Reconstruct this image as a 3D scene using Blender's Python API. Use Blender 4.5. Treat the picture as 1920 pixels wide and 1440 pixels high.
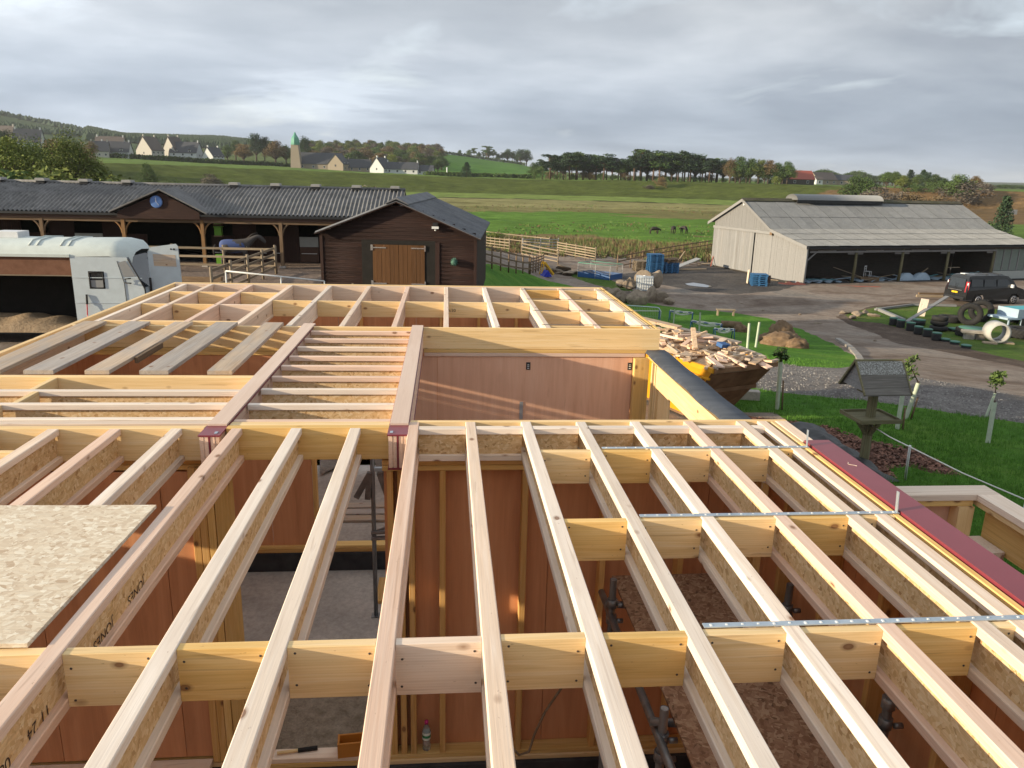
import bpy, bmesh, math, random
import numpy as np
from mathutils import Vector, Matrix, noise as mnoise
from mathutils.geometry import delaunay_2d_cdt
for o in list(bpy.data.objects): bpy.data.objects.remove(o)
S = bpy.context.scene
COL = S.collection
R = math.radians
# ------------------------------------------------------------------ camera
F, PIT, ROLL, YAW, CH = 1444.4, 0.2630, 0.0244, 0.0887, 1.707
cam = bpy.data.objects.new('camera', bpy.data.cameras.new('camera')); COL.objects.link(cam)
cam.data.sensor_width = 36.0; cam.data.lens = 36.0 * F / 1920
cam.data.clip_start = 0.05; cam.data.clip_end = 20000
cam.location = (0, 0, CH)
_c, _s = math.cos(YAW), math.sin(YAW); _cp, _sp = math.cos(PIT), math.sin(PIT)
fw = Vector((_s * _cp, _c * _cp, -_sp)); rt = Vector((_c, -_s, 0)); up = rt.cross(fw)
cr, sr = math.cos(ROLL), math.sin(ROLL)
X = rt * cr + up * sr; Y = -rt * sr + up * cr; Z = -fw
# photo is rolled so that the horizon falls to the right
cam.matrix_world = Matrix(((X.x, Y.x, Z.x, 0), (X.y, Y.y, Z.y, 0), (X.z, Y.z, Z.z, CH), (0, 0, 0, 1)))
S.camera = cam
# ------------------------------------------------------------------ light
EL, AZ = 12.5, 257.0          # sun low, behind and to the left
S.view_settings.view_transform = 'Standard'; S.view_settings.look = 'None'
S.view_settings.gamma = 1.0; S.view_settings.use_curve_mapping = False
S.view_settings.exposure = 0.74
W = bpy.data.worlds.new('World'); S.world = W; W.use_nodes = True
def world():
    n = W.node_tree.nodes; l = W.node_tree.links; n.clear()
    out = n.new('ShaderNodeOutputWorld'); bg = n.new('ShaderNodeBackground'); bg.inputs[1].default_value = 0.1
    sky = n.new('ShaderNodeTexSky'); sky.sky_type = 'NISHITA'; sky.sun_disc = False
    sky.sun_elevation = R(EL); sky.sun_rotation = R(AZ); sky.air_density = 1.0; sky.dust_density = 1.5
    tc = n.new('ShaderNodeTexCoord'); sep = n.new('ShaderNodeSeparateXYZ'); l.new(tc.outputs['Generated'], sep.inputs[0])
    def math_(op, a, b=None):
        m = n.new('ShaderNodeMath'); m.operation = op
        for i, v in enumerate((a, b)):
            if v is None: continue
            if isinstance(v, (int, float)): m.inputs[i].default_value = v
            else: l.new(v, m.inputs[i])
        return m.outputs[0]
    zz = math_('ADD', math_('MAXIMUM', sep.outputs[2], 0.0), 0.17)
    cx = math_('DIVIDE', sep.outputs[0], zz); cy = math_('DIVIDE', sep.outputs[1], zz)
    comb = n.new('ShaderNodeCombineXYZ'); l.new(cx, comb.inputs[0]); l.new(cy, comb.inputs[1])
    def noise(scale, det, rough, off, dist=0.0, sc=(1, 1, 1)):
        mp = n.new('ShaderNodeMapping'); mp.inputs['Location'].default_value = off; mp.inputs['Scale'].default_value = sc
        l.new(comb.outputs[0], mp.inputs[0])
        t = n.new('ShaderNodeTexNoise'); t.inputs['Scale'].default_value = scale; t.inputs['Detail'].default_value = det
        t.inputs['Roughness'].default_value = rough; t.inputs['Distortion'].default_value = dist
        l.new(mp.outputs[0], t.inputs[0]); return t.outputs[0]
    def ramp(v, pts):
        r = n.new('ShaderNodeValToRGB'); e = r.color_ramp.elements
        while len(e) < len(pts): e.new(0.5)
        for q, (p, c) in zip(e, pts): q.position = p; q.color = (c[0], c[1], c[2], 1)
        l.new(v, r.inputs[0]); return r.outputs[0]
    def mix(f, a, b, mode='MIX'):
        m = n.new('ShaderNodeMix'); m.data_type = 'RGBA'; m.blend_type = mode
        if isinstance(f, (int, float)): m.inputs[0].default_value = f
        else: l.new(f, m.inputs[0])
        for k, v in ((6, a), (7, b)):
            if isinstance(v, tuple): m.inputs[k].default_value = (*v, 1)
            else: l.new(v, m.inputs[k])
        return m.outputs[2]
    big = noise(0.85, 6, 0.52, (3.1, 1.7, 0), 0.25, (1.0, 1.1, 1))
    body = ramp(big, [(0.32, (2.85, 3.14, 3.52)), (0.45, (3.35, 3.62, 3.98)), (0.56, (3.95, 4.2, 4.52)), (0.70, (5.0, 5.2, 5.45))])
    fine = noise(2.0, 5, 0.5, (7, 2, 0), 0.2, (0.8, 1.1, 1))
    fr = ramp(fine, [(0.3, (0.90, 0.91, 0.92)), (0.7, (1.12, 1.11, 1.09))])
    cloud = mix(1.0, body, fr, 'MULTIPLY')
    # cloud thins towards the low horizon, where blue-grey air shows, and is bright towards the sun's side
    el = ramp(sep.outputs[2], [(0.0, (0.70, 0.80, 0.93)), (0.08, (0.80, 0.87, 0.96)), (0.22, (1, 1, 1)), (0.4, (1.12, 1.12, 1.1)), (1.0, (1.15, 1.15, 1.12))])
    cloud = mix(1.0, cloud, el, 'MULTIPLY')
    side = math_('ADD', math_('MULTIPLY', sep.outputs[0], -0.30), 1.0)
    sc_ = n.new('ShaderNodeCombineXYZ')
    for i in range(3): l.new(side, sc_.inputs[i])
    cloud = mix(1.0, cloud, sc_.outputs[0], 'MULTIPLY')
    gaps = ramp(noise(1.1, 5, 0.55, (5.3, 9.2, 0), 0.5), [(0.58, (0, 0, 0)), (0.75, (1, 1, 1))])
    skyb = mix(1.0, sky.outputs[0], (1.0, 1.0, 1.0), 'MULTIPLY')
    bright = mix(0.55, skyb, (7.5, 8.0, 8.6))
    gv = n.new('ShaderNodeRGBToBW'); l.new(gaps, gv.inputs[0])
    col = mix(math_('MULTIPLY', gv.outputs[0], 0.75), cloud, bright)
    # two bright breaks in the cloud, low over the church and high at the left
    yy = math_('MAXIMUM', sep.outputs[1], 0.05); tx = math_('DIVIDE', sep.outputs[0], yy); tz = math_('DIVIDE', sep.outputs[2], yy)
    nb = noise(3.2, 5, 0.6, (1.3, 2.2, 0), 0.6, (0.6, 1.5, 1))
    for (ax, az_, wx, wz, amt) in ((-0.15, 0.085, 0.15, 0.045, 0.22), (-0.50, 0.19, 0.14, 0.05, 0.45), (0.02, 0.235, 0.12, 0.03, 0.25)):
        a_ = math_('POWER', math_('ABSOLUTE', math_('DIVIDE', math_('SUBTRACT', tx, ax), wx)), 2.0); b_ = math_('POWER', math_('ABSOLUTE', math_('DIVIDE', math_('SUBTRACT', tz, az_), wz)), 2.0)
        f_ = math_('MAXIMUM', math_('SUBTRACT', 1.0, math_('ADD', a_, b_)), 0.0)
        k_ = n.new('ShaderNodeRGBToBW'); l.new(ramp(math_('ADD', math_('MULTIPLY', f_, 0.35), nb), [(0.60, (0, 0, 0)), (0.86, (1, 1, 1))]), k_.inputs[0])
        col = mix(math_('MULTIPLY', math_('MULTIPLY', k_.outputs[0], f_), amt * 1.6), col, (7.2, 7.9, 8.6))
    l.new(col, bg.inputs[0]); l.new(bg.outputs[0], out.inputs[0])
world()
sun = bpy.data.objects.new('sun', bpy.data.lights.new('sun', 'SUN')); COL.objects.link(sun)
sun.data.energy = 5.0; sun.data.angle = R(0.6); sun.data.color = (1.0, 0.82, 0.57)
sd = Vector((math.sin(R(AZ)) * math.cos(R(EL)), math.cos(R(AZ)) * math.cos(R(EL)), math.sin(R(EL))))
sun.rotation_euler = sd.to_track_quat('Z', 'Y').to_euler()

# ------------------------------------------------------------------ placing: where a pixel of the 1920x1440 photograph meets the place
def ray(u, v):
    return (X * ((u - 960) / F) + Y * (-(v - 720) / F) - Z)
def sstep(a, b, x):
    t = np.clip((x - a) / (b - a), 0, 1); return t * t * (3 - 2 * t)
KAZ = np.array([-60, -28, -21, -15, -11.5, -5, 0, 5, 8, 12, 18, 25, 31, 38, 75.0])
KD = [120, 290, 300, 372, 412, 560, 1000, 1500, 2500, 5000]
KZ = np.array([
    [-6.6] * 15, [-6.2] * 15, [-6.5] * 15, [-6.3] * 15,
    [3.5, 3.5, 3.4, 2.6, 2.2, 1.2, .5, .2, .4, .8, .9, .9, .6, .4, .4],
    [9, 9, 7.2, 5.2, 4.6, 2.6, 1.8, 1.8, 1.6, 1.7, 1.8, 1.7, 1.0, 1.0, 1.0],
    [38, 36, 28, 24, 26, 30, 27, 17, 9, 5, 4, 2, 1.5, 1.5, 1.5],
    [84, 80, 48, 50, 42, 36, 27, 17, 10, 7, 5, 3, 3, 4, 4],
    [80, 80, 50, 50, 40, 32, 20, 14, 10, 8, 6, 6, 8, 10, 10],
    [60, 60, 40, 40, 30, 30, 25, 25, 25, 25, 25, 27, 32, 34, 34]], float)
def terr(x, y):
    x = np.asarray(x, float); y = np.asarray(y, float)
    d = np.hypot(x, y); az = np.degrees(np.arctan2(x, y))
    s = sstep(0.5, 9, az) * (1 - sstep(80, 120, az))
    right = -3 - 3 * sstep(13, 50, d); left = -3 - 3.4 * sstep(50, 95, d)
    z = left * (1 - s) + right * s
    z = z + (-6.6 - z) * sstep(70, 118, d)
    out = z.copy()
    cols = [np.interp(az, KAZ, KZ[i]) for i in range(len(KD))]
    for i in range(len(KD) - 1):
        m = (d >= KD[i]) & (d < KD[i + 1])
        t = (d - KD[i]) / (KD[i + 1] - KD[i])
        if i in (3,): t = t * t * (3 - 2 * t)
        out = np.where(m, cols[i] * (1 - t) + cols[i + 1] * t, out)
    out = np.where(d >= KD[-1], cols[-1], out)
    return out
def gz(x, y): return float(terr(x, y))
def at(u, v, dmax=800):
    r = ray(u, v); r /= math.hypot(r.x, r.y); lo = 1.0; d = 1.0
    while d < dmax:
        if CH + r.z * d < gz(r.x * d, r.y * d): break
        lo = d; d *= 1.01
    hi = d
    for _ in range(18):
        m = (lo + hi) / 2
        if CH + r.z * m < gz(r.x * m, r.y * m): hi = m
        else: lo = m
    return Vector((r.x * hi, r.y * hi, gz(r.x * hi, r.y * hi)))
def ahead(u, v, d):
    r = ray(u, v); r /= math.hypot(r.x, r.y)
    return Vector((r.x * d, r.y * d, CH + r.z * d))
def onz(u, v, z):
    r = ray(u, v); t = (z - CH) / r.z; return Vector((r.x * t, r.y * t, z))

# ------------------------------------------------------------------ materials
MATS = {}
class NT:
    def __init__(s, name):
        s.m = bpy.data.materials.new(name); s.m.use_nodes = True
        s.n = s.m.node_tree.nodes; s.l = s.m.node_tree.links
        s.b = s.n['Principled BSDF']; MATS[name] = s.m
        s.tc = s.n.new('ShaderNodeTexCoord'); s.oi = s.n.new('ShaderNodeObjectInfo')
    def vec(s, scale=(1, 1, 1), rnd=True, space='Object', rot=(0, 0, 0)):
        mp = s.n.new('ShaderNodeMapping'); mp.inputs['Scale'].default_value = scale; mp.inputs['Rotation'].default_value = rot
        s.l.new(s.tc.outputs[space], mp.inputs[0])
        if rnd:
            c = s.n.new('ShaderNodeMath'); c.operation = 'MULTIPLY'; c.inputs[1].default_value = 37.0
            s.l.new(s.oi.outputs['Random'], c.inputs[0])
            cc = s.n.new('ShaderNodeCombineXYZ')
            for i in range(3): s.l.new(c.outputs[0], cc.inputs[i])
            s.l.new(cc.outputs[0], mp.inputs['Location'])
        return mp.outputs[0]
    def noise(s, v, scale, det=4, rough=0.55, dist=0.0, out=0):
        t = s.n.new('ShaderNodeTexNoise'); t.inputs['Scale'].default_value = scale; t.inputs['Detail'].default_value = det
        t.inputs['Roughness'].default_value = rough; t.inputs['Distortion'].default_value = dist
        s.l.new(v, t.inputs[0]); return t.outputs[out]
    def vor(s, v, scale, feat='F1', out='Distance', rand=1.0):
        t = s.n.new('ShaderNodeTexVoronoi'); t.feature = feat; t.inputs['Scale'].default_value = scale
        t.inputs['Randomness'].default_value = rand
        s.l.new(v, t.inputs[0]); return t.outputs[out]
    def ramp(s, v, pts, interp='LINEAR'):
        r = s.n.new('ShaderNodeValToRGB'); r.color_ramp.interpolation = interp; e = r.color_ramp.elements
        while len(e) < len(pts): e.new(0.5)
        for q, (p, c) in zip(e, pts):
            q.position = p
            if isinstance(c, (int, float)): c = (c, c, c)
            q.color = (*c, 1)
        s.l.new(v, r.inputs[0]); return r.outputs[0]
    def mix(s, f, a, b, mode='MIX'):
        m = s.n.new('ShaderNodeMix'); m.data_type = 'RGBA'; m.blend_type = mode
        if isinstance(f, (int, float)): m.inputs[0].default_value = f
        else: s.l.new(f, m.inputs[0])
        for k, v in ((6, a), (7, b)):
            if isinstance(v, tuple): m.inputs[k].default_value = (*v, 1)
            else: s.l.new(v, m.inputs[k])
        return m.outputs[2]
    def math(s, op, a, b=None):
        m = s.n.new('ShaderNodeMath'); m.operation = op
        for i, v in enumerate((a, b)):
            if v is None: continue
            if isinstance(v, (int, float)): m.inputs[i].default_value = v
            else: s.l.new(v, m.inputs[i])
        return m.outputs[0]
    def tint(s, col, amt):
        v = s.math('ADD', s.math('MULTIPLY', s.oi.outputs['Random'], 2 * amt), 1 - amt)
        c = s.n.new('ShaderNodeCombineXYZ')
        for i in range(3): s.l.new(v, c.inputs[i])
        return s.mix(1.0, col, c.outputs[0], 'MULTIPLY')
    def done(s, col=None, rough=0.8, bump=None, bd=0.01, bs=0.5, metal=0.0, spec=0.3):
        if col is not None:
            if isinstance(col, tuple): s.b.inputs['Base Color'].default_value = (*col, 1)
            else: s.l.new(col, s.b.inputs['Base Color'])
        if isinstance(rough, (int, float)): s.b.inputs['Roughness'].default_value = rough
        else: s.l.new(rough, s.b.inputs['Roughness'])
        s.b.inputs['Metallic'].default_value = metal
        s.b.inputs['Specular IOR Level'].default_value = spec
        if bump is not None:
            bp = s.n.new('ShaderNodeBump'); bp.inputs['Distance'].default_value = bd; bp.inputs['Strength'].default_value = bs
            s.l.new(bump, bp.inputs['Height']); s.l.new(bp.outputs[0], s.b.inputs['Normal'])
        return s.m
def wood(name, c0, c1, c2, knot=(0.20, 0.09, 0.04), kd=0.10, tint=0.13, rough=0.75, stain=0.0, gl=1.0):
    s = NT(name)
    v = s.vec((0.55 * gl, 14, 14)); g = s.noise(v, 2.2, 5, 0.6, 1.1)
    fine = s.noise(s.vec((2.0, 90, 90)), 2.0, 3, 0.6)
    col = s.ramp(g, [(0.28, c0), (0.5, c1), (0.72, c2)])
    col = s.mix(0.35, col, s.ramp(fine, [(0.3, 0.82), (0.7, 1.03)]), 'MULTIPLY')
    # annual rings: long thin darker lines
    w = s.n.new('ShaderNodeTexWave'); w.wave_type = 'BANDS'; w.bands_direction = 'Z'
    w.inputs['Scale'].default_value = 1.6; w.inputs['Distortion'].default_value = 5.0; w.inputs['Detail'].default_value = 2.0
    w.inputs['Detail Scale'].default_value = 0.8
    s.l.new(s.vec((0.7, 16, 16)), w.inputs[0])
    col = s.mix(0.30, col, s.ramp(w.outputs[0], [(0.0, (0.84, 0.74, 0.62)), (0.35, 1.0)]), 'MULTIPLY')
    # knots, sparse
    vk = s.vec((6, 10, 10)); d = s.vor(vk, 1.0); cc = s.vor(vk, 1.0, out='Color')
    sel = s.math('LESS_THAN', s.mixsep(cc), 0.22)
    kf = s.ramp(d, [(0.0, 0.75), (kd * 1.2, 0.9), (kd * 1.5, 0.45), (kd * 2.4, 0.0)])
    kfv = s.math('MULTIPLY', s.bw(kf), sel)
    col = s.mix(kfv, col, knot)
    cr_ = s.ramp(s.noise(s.vec((0.9, 26, 26)), 1.7, 2, 0.4, 0.6), [(0.66, 0.0), (0.70, 1.0)])
    col = s.mix(s.math('MULTIPLY', s.bw(cr_), 0.22), col, (knot[0], knot[1], knot[2]))
    sp_ = s.ramp(s.noise(s.vec((12, 30, 30)), 3.0, 2, 0.5), [(0.72, 0.0), (0.76, 1.0)])
    col = s.mix(s.math('MULTIPLY', s.bw(sp_), 0.35), col, knot)
    if stain:
        st = s.ramp(s.noise(s.vec((0.8, 3, 3)), 2.5, 4), [(0.45, 0.0), (0.7, 1.0)])
        col = s.mix(s.math('MULTIPLY', s.bw(st), stain), col, (0.36, 0.34, 0.33))
    col = s.tint(col, tint)
    return s.done(col, rough, s.math('ADD', fine, s.math('MULTIPLY', g, 0.6)), 0.002, 0.35)
def _sep(s, c):
    q = s.n.new('ShaderNodeSeparateColor'); s.l.new(c, q.inputs[0]); return q.outputs[0]
def _bw(s, c):
    q = s.n.new('ShaderNodeRGBToBW'); s.l.new(c, q.inputs[0]); return q.outputs[0]
NT.mixsep = _sep; NT.bw = _bw
def noisy(name, c0, c1, scale=6, det=5, rough=0.85, stretch=(1, 1, 1), bump=0.4, bd=0.01, c2=None, tint=0.08, space='Object', metal=0.0, spec=0.3, rnd=True, fine=None):
    s = NT(name); v = s.vec(stretch, rnd, space); nz = s.noise(v, scale, det, 0.6, 0.3)
    pts = [(0.3, c0), (0.7, c1)] if c2 is None else [(0.3, c0), (0.5, c1), (0.7, c2)]
    col = s.ramp(nz, pts)
    h = nz
    if fine:
        f = s.noise(v, fine, 3, 0.7); col = s.mix(0.5, col, s.ramp(f, [(0.3, 0.6), (0.7, 1.25)]), 'MULTIPLY'); h = s.math('ADD', nz, s.math('MULTIPLY', f, 0.5))
    if tint: col = s.tint(col, tint)
    return s.done(col, rough, h if bump else None, bd, bump or 0, metal, spec)
def osb(name, cs, tint=0.08, dark=(0.22, 0.12, 0.05)):
    s = NT(name)
    v0 = s.vec((1, 1, 1)); dn = s.noise(v0, 9.0, 2, 0.5, 0, 1)
    def lay(rot, sc, k):
        m0 = s.n.new('ShaderNodeMapping'); m0.inputs['Rotation'].default_value = rot; mp = s.n.new('ShaderNodeMapping'); mp.inputs['Scale'].default_value = sc
        add = s.n.new('ShaderNodeMix'); add.data_type = 'VECTOR'; add.inputs[0].default_value = 0.035
        s.l.new(v0, add.inputs[4]); s.l.new(dn, add.inputs[5]); s.l.new(add.outputs[1], m0.inputs[0]); s.l.new(m0.outputs[0], mp.inputs[0])
        c = s.vor(mp.outputs[0], 1.0, out='Color'); d = s.vor(mp.outputs[0], 1.0)
        return s.mixsep(c), d
    a, da = lay((0.0, 0.45, 0.45), (15, 52, 52), 1); b, db = lay((0.0, -0.9, -0.9), (17, 62, 62), 2)
    m = s.noise(v0, 20, 3, 0.5); sel = s.math('GREATER_THAN', m, 0.5)
    val = s.n.new('ShaderNodeMix'); val.data_type = 'FLOAT'; s.l.new(sel, val.inputs[0]); s.l.new(a, val.inputs[2]); s.l.new(b, val.inputs[3])
    col = s.ramp(val.outputs[0], [(0.0, dark), (0.08, cs[0]), (0.4, cs[1]), (0.75, cs[2]), (1.0, cs[3])])
    fine = s.noise(s.vec((6, 120, 120), rot=(0, .35, .35)), 1.5, 3)
    col = s.mix(0.4, col, s.ramp(fine, [(0.3, 0.65), (0.7, 1.1)]), 'MULTIPLY')
    col = s.tint(col, tint)
    return s.done(col, 0.7, s.math('ADD', val.outputs[0], fine), 0.003, 0.5)
def plain(name, c, rough=0.6, metal=0.0, spec=0.4):
    s = NT(name); return s.done(s.tint(s.mix(1.0, c, s.ramp(s.noise(s.vec(), 5, 4), [(0.3, 0.93), (0.7, 1.04)]), 'MULTIPLY'), 0.05), rough, None, metal=metal, spec=spec)
def plywood(name, c0, c1, c2, streak=0.5, tint=0.06):
    s = NT(name); g = s.noise(s.vec((0.5, 7, 7)), 1.6, 5, 0.6, 0.5); f = s.noise(s.vec((1.5, 60, 60)), 2, 3)
    col = s.ramp(g, [(0.25, c0), (0.5, c1), (0.75, c2)])
    col = s.mix(0.3, col, s.ramp(f, [(0.3, 0.85), (0.7, 1.06)]), 'MULTIPLY')
    st = s.ramp(s.noise(s.vec((0.8, 5, 5)), 2.3, 3, 0.5, 1.0), [(0.62, 0.0), (0.72, 1.0)])
    col = s.mix(s.math('MULTIPLY', s.bw(st), streak * 0.5), col, (c0[0] * 0.5, c0[1] * 0.42, c0[2] * 0.4))
    return s.done(s.tint(col, tint), 0.65, f, 0.001, 0.3)
wood('pine_pale', (0.69, 0.54, 0.42), (0.77, 0.62, 0.50), (0.82, 0.69, 0.58), stain=0.15)
wood('pine_pink', (0.67, 0.47, 0.36), (0.74, 0.54, 0.43), (0.79, 0.61, 0.50), stain=0.1)
wood('pine_white', (0.71, 0.60, 0.51), (0.79, 0.69, 0.60), (0.84, 0.75, 0.67), stain=0.15)
wood('pine_yellow', (0.71, 0.50, 0.24), (0.80, 0.585, 0.31), (0.84, 0.65, 0.40), tint=0.08)
wood('pine_gold', (0.64, 0.40, 0.13), (0.73, 0.48, 0.18), (0.79, 0.55, 0.25), tint=0.10)
wood('stud_wood', (0.56, 0.31, 0.09), (0.66, 0.39, 0.14), (0.72, 0.46, 0.20), tint=0.12)
wood('board_grey', (0.33, 0.29, 0.26), (0.46, 0.41, 0.37), (0.55, 0.49, 0.44), stain=0.8, tint=0.15)
wood('board_tan', (0.38, 0.29, 0.21), (0.50, 0.39, 0.29), (0.58, 0.47, 0.36), stain=0.7, tint=0.1)
wood('scrap_wood', (0.36, 0.24, 0.15), (0.55, 0.40, 0.27), (0.70, 0.55, 0.40), tint=0.3)
wood('fence_wood', (0.10, 0.065, 0.04), (0.17, 0.115, 0.07), (0.24, 0.17, 0.11), tint=0.2, kd=0.02)
wood('fence_light', (0.18, 0.14, 0.095), (0.26, 0.21, 0.15), (0.33, 0.28, 0.21), tint=0.2, kd=0.02)
wood('post_wood', (0.16, 0.085, 0.035), (0.25, 0.14, 0.06), (0.32, 0.19, 0.09), tint=0.1, kd=0.02)
wood('moss_wood', (0.10, 0.095, 0.05), (0.16, 0.15, 0.085), (0.24, 0.22, 0.14), tint=0.1, kd=0.02)
wood('roof_slat', (0.085, 0.08, 0.075), (0.14, 0.132, 0.122), (0.21, 0.20, 0.185), tint=0.2, kd=0.02)
wood('door_wood', (0.075, 0.034, 0.011), (0.11, 0.05, 0.017), (0.14, 0.068, 0.026), tint=0.1, kd=0.02, gl=.6)
wood('weatherboard', (0.022, 0.011, 0.009), (0.034, 0.016, 0.013), (0.046, 0.023, 0.018), tint=0.18, kd=0.02)
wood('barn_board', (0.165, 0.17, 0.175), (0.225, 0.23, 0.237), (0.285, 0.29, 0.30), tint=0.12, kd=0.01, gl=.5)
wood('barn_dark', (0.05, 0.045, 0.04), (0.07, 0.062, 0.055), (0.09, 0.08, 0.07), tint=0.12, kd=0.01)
osb('osb_web', [(0.58, 0.39, 0.19), (0.66, 0.46, 0.25), (0.71, 0.52, 0.30), (0.77, 0.60, 0.38)], dark=(0.42, 0.25, 0.11))
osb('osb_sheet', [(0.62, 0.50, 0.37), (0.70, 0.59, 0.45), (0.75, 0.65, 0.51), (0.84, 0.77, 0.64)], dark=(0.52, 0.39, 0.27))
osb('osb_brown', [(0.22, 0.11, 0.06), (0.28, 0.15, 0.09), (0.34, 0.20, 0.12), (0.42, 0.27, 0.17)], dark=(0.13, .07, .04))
plywood('ply_red', (0.50, 0.225, 0.11), (0.60, 0.28, 0.14), (0.66, 0.33, 0.175), streak=0.3)
plywood('ply_far', (0.62, 0.35, 0.235), (0.69, 0.41, 0.285), (0.74, 0.47, 0.34), streak=0.3)
plywood('ply_pink', (0.60, 0.45, 0.37), (0.66, 0.51, 0.42), (0.70, 0.56, 0.48), streak=0.15)
plain('steel_red', (0.21, 0.038, 0.055), 0.35, 0.0, 0.5)
noisy('felt', (0.035, 0.042, 0.055), (0.07, 0.08, 0.10), 3, bump=0.3, stretch=(0.4, 3, 3), rough=0.6)
noisy('galv', (0.36, 0.43, 0.50), (0.50, 0.57, 0.64), 12, bump=None, rough=0.38, metal=0.6)
noisy('tube_steel', (0.16, 0.165, 0.17), (0.34, 0.34, 0.35), 9, bump=0.3, rough=0.42, metal=0.7, stretch=(1, 1, .3))
noisy('dull_steel', (0.14, 0.12, 0.11), (0.24, 0.22, 0.21), 9, bump=0.3, rough=0.6, metal=0.5)
noisy('concrete', (0.30, 0.275, 0.25), (0.46, 0.42, 0.385), 1.4, 7, rough=0.9, bump=0.3, rnd=False, fine=16)
noisy('dark_kerb', (0.025, 0.027, 0.032), (0.06, 0.06, 0.065), 4, rough=0.8)
noisy('sand', (0.18, 0.14, 0.10), (0.34, 0.28, 0.215), 10, 7, bump=1.0, bd=0.03, rough=0.95, rnd=False, fine=45)
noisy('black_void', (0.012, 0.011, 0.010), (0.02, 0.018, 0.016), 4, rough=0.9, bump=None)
plain('dark_metal', (0.03, 0.032, 0.036), 0.5, 0.3)
plain('white_paint', (0.70, 0.72, 0.72), 0.45)
# ------------------------------------------------------------------ building helpers
def tag(o, label=None, cat=None, group=None, kind=None):
    if label: o['label'] = label
    if cat: o['category'] = cat
    if group: o['group'] = group
    if kind: o['kind'] = kind
    return o
def T(name, label, cat, loc=(0, 0, 0), rz=0.0, group=None):
    o = bpy.data.objects.new(name, None); COL.objects.link(o); o.empty_display_size = 0.1
    o.location = loc; o.rotation_euler = (0, 0, rz)
    return tag(o, label, cat, group)
def E(name, parent):
    o = bpy.data.objects.new(name, None); COL.objects.link(o); o.parent = parent; o.empty_display_size = 0.05; return o
def put(name, me, parent=None, loc=(0, 0, 0), rot=(0, 0, 0), sc=None):
    o = bpy.data.objects.new(name, me); COL.objects.link(o); o.parent = parent
    o.location = loc; o.rotation_euler = rot
    if sc is not None: o.scale = (sc, sc, sc) if isinstance(sc, (int, float)) else sc
    return o
def as_mats(m):
    if isinstance(m, (list, tuple)): return [MATS[k] for k in m]
    return [MATS[m]]
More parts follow.
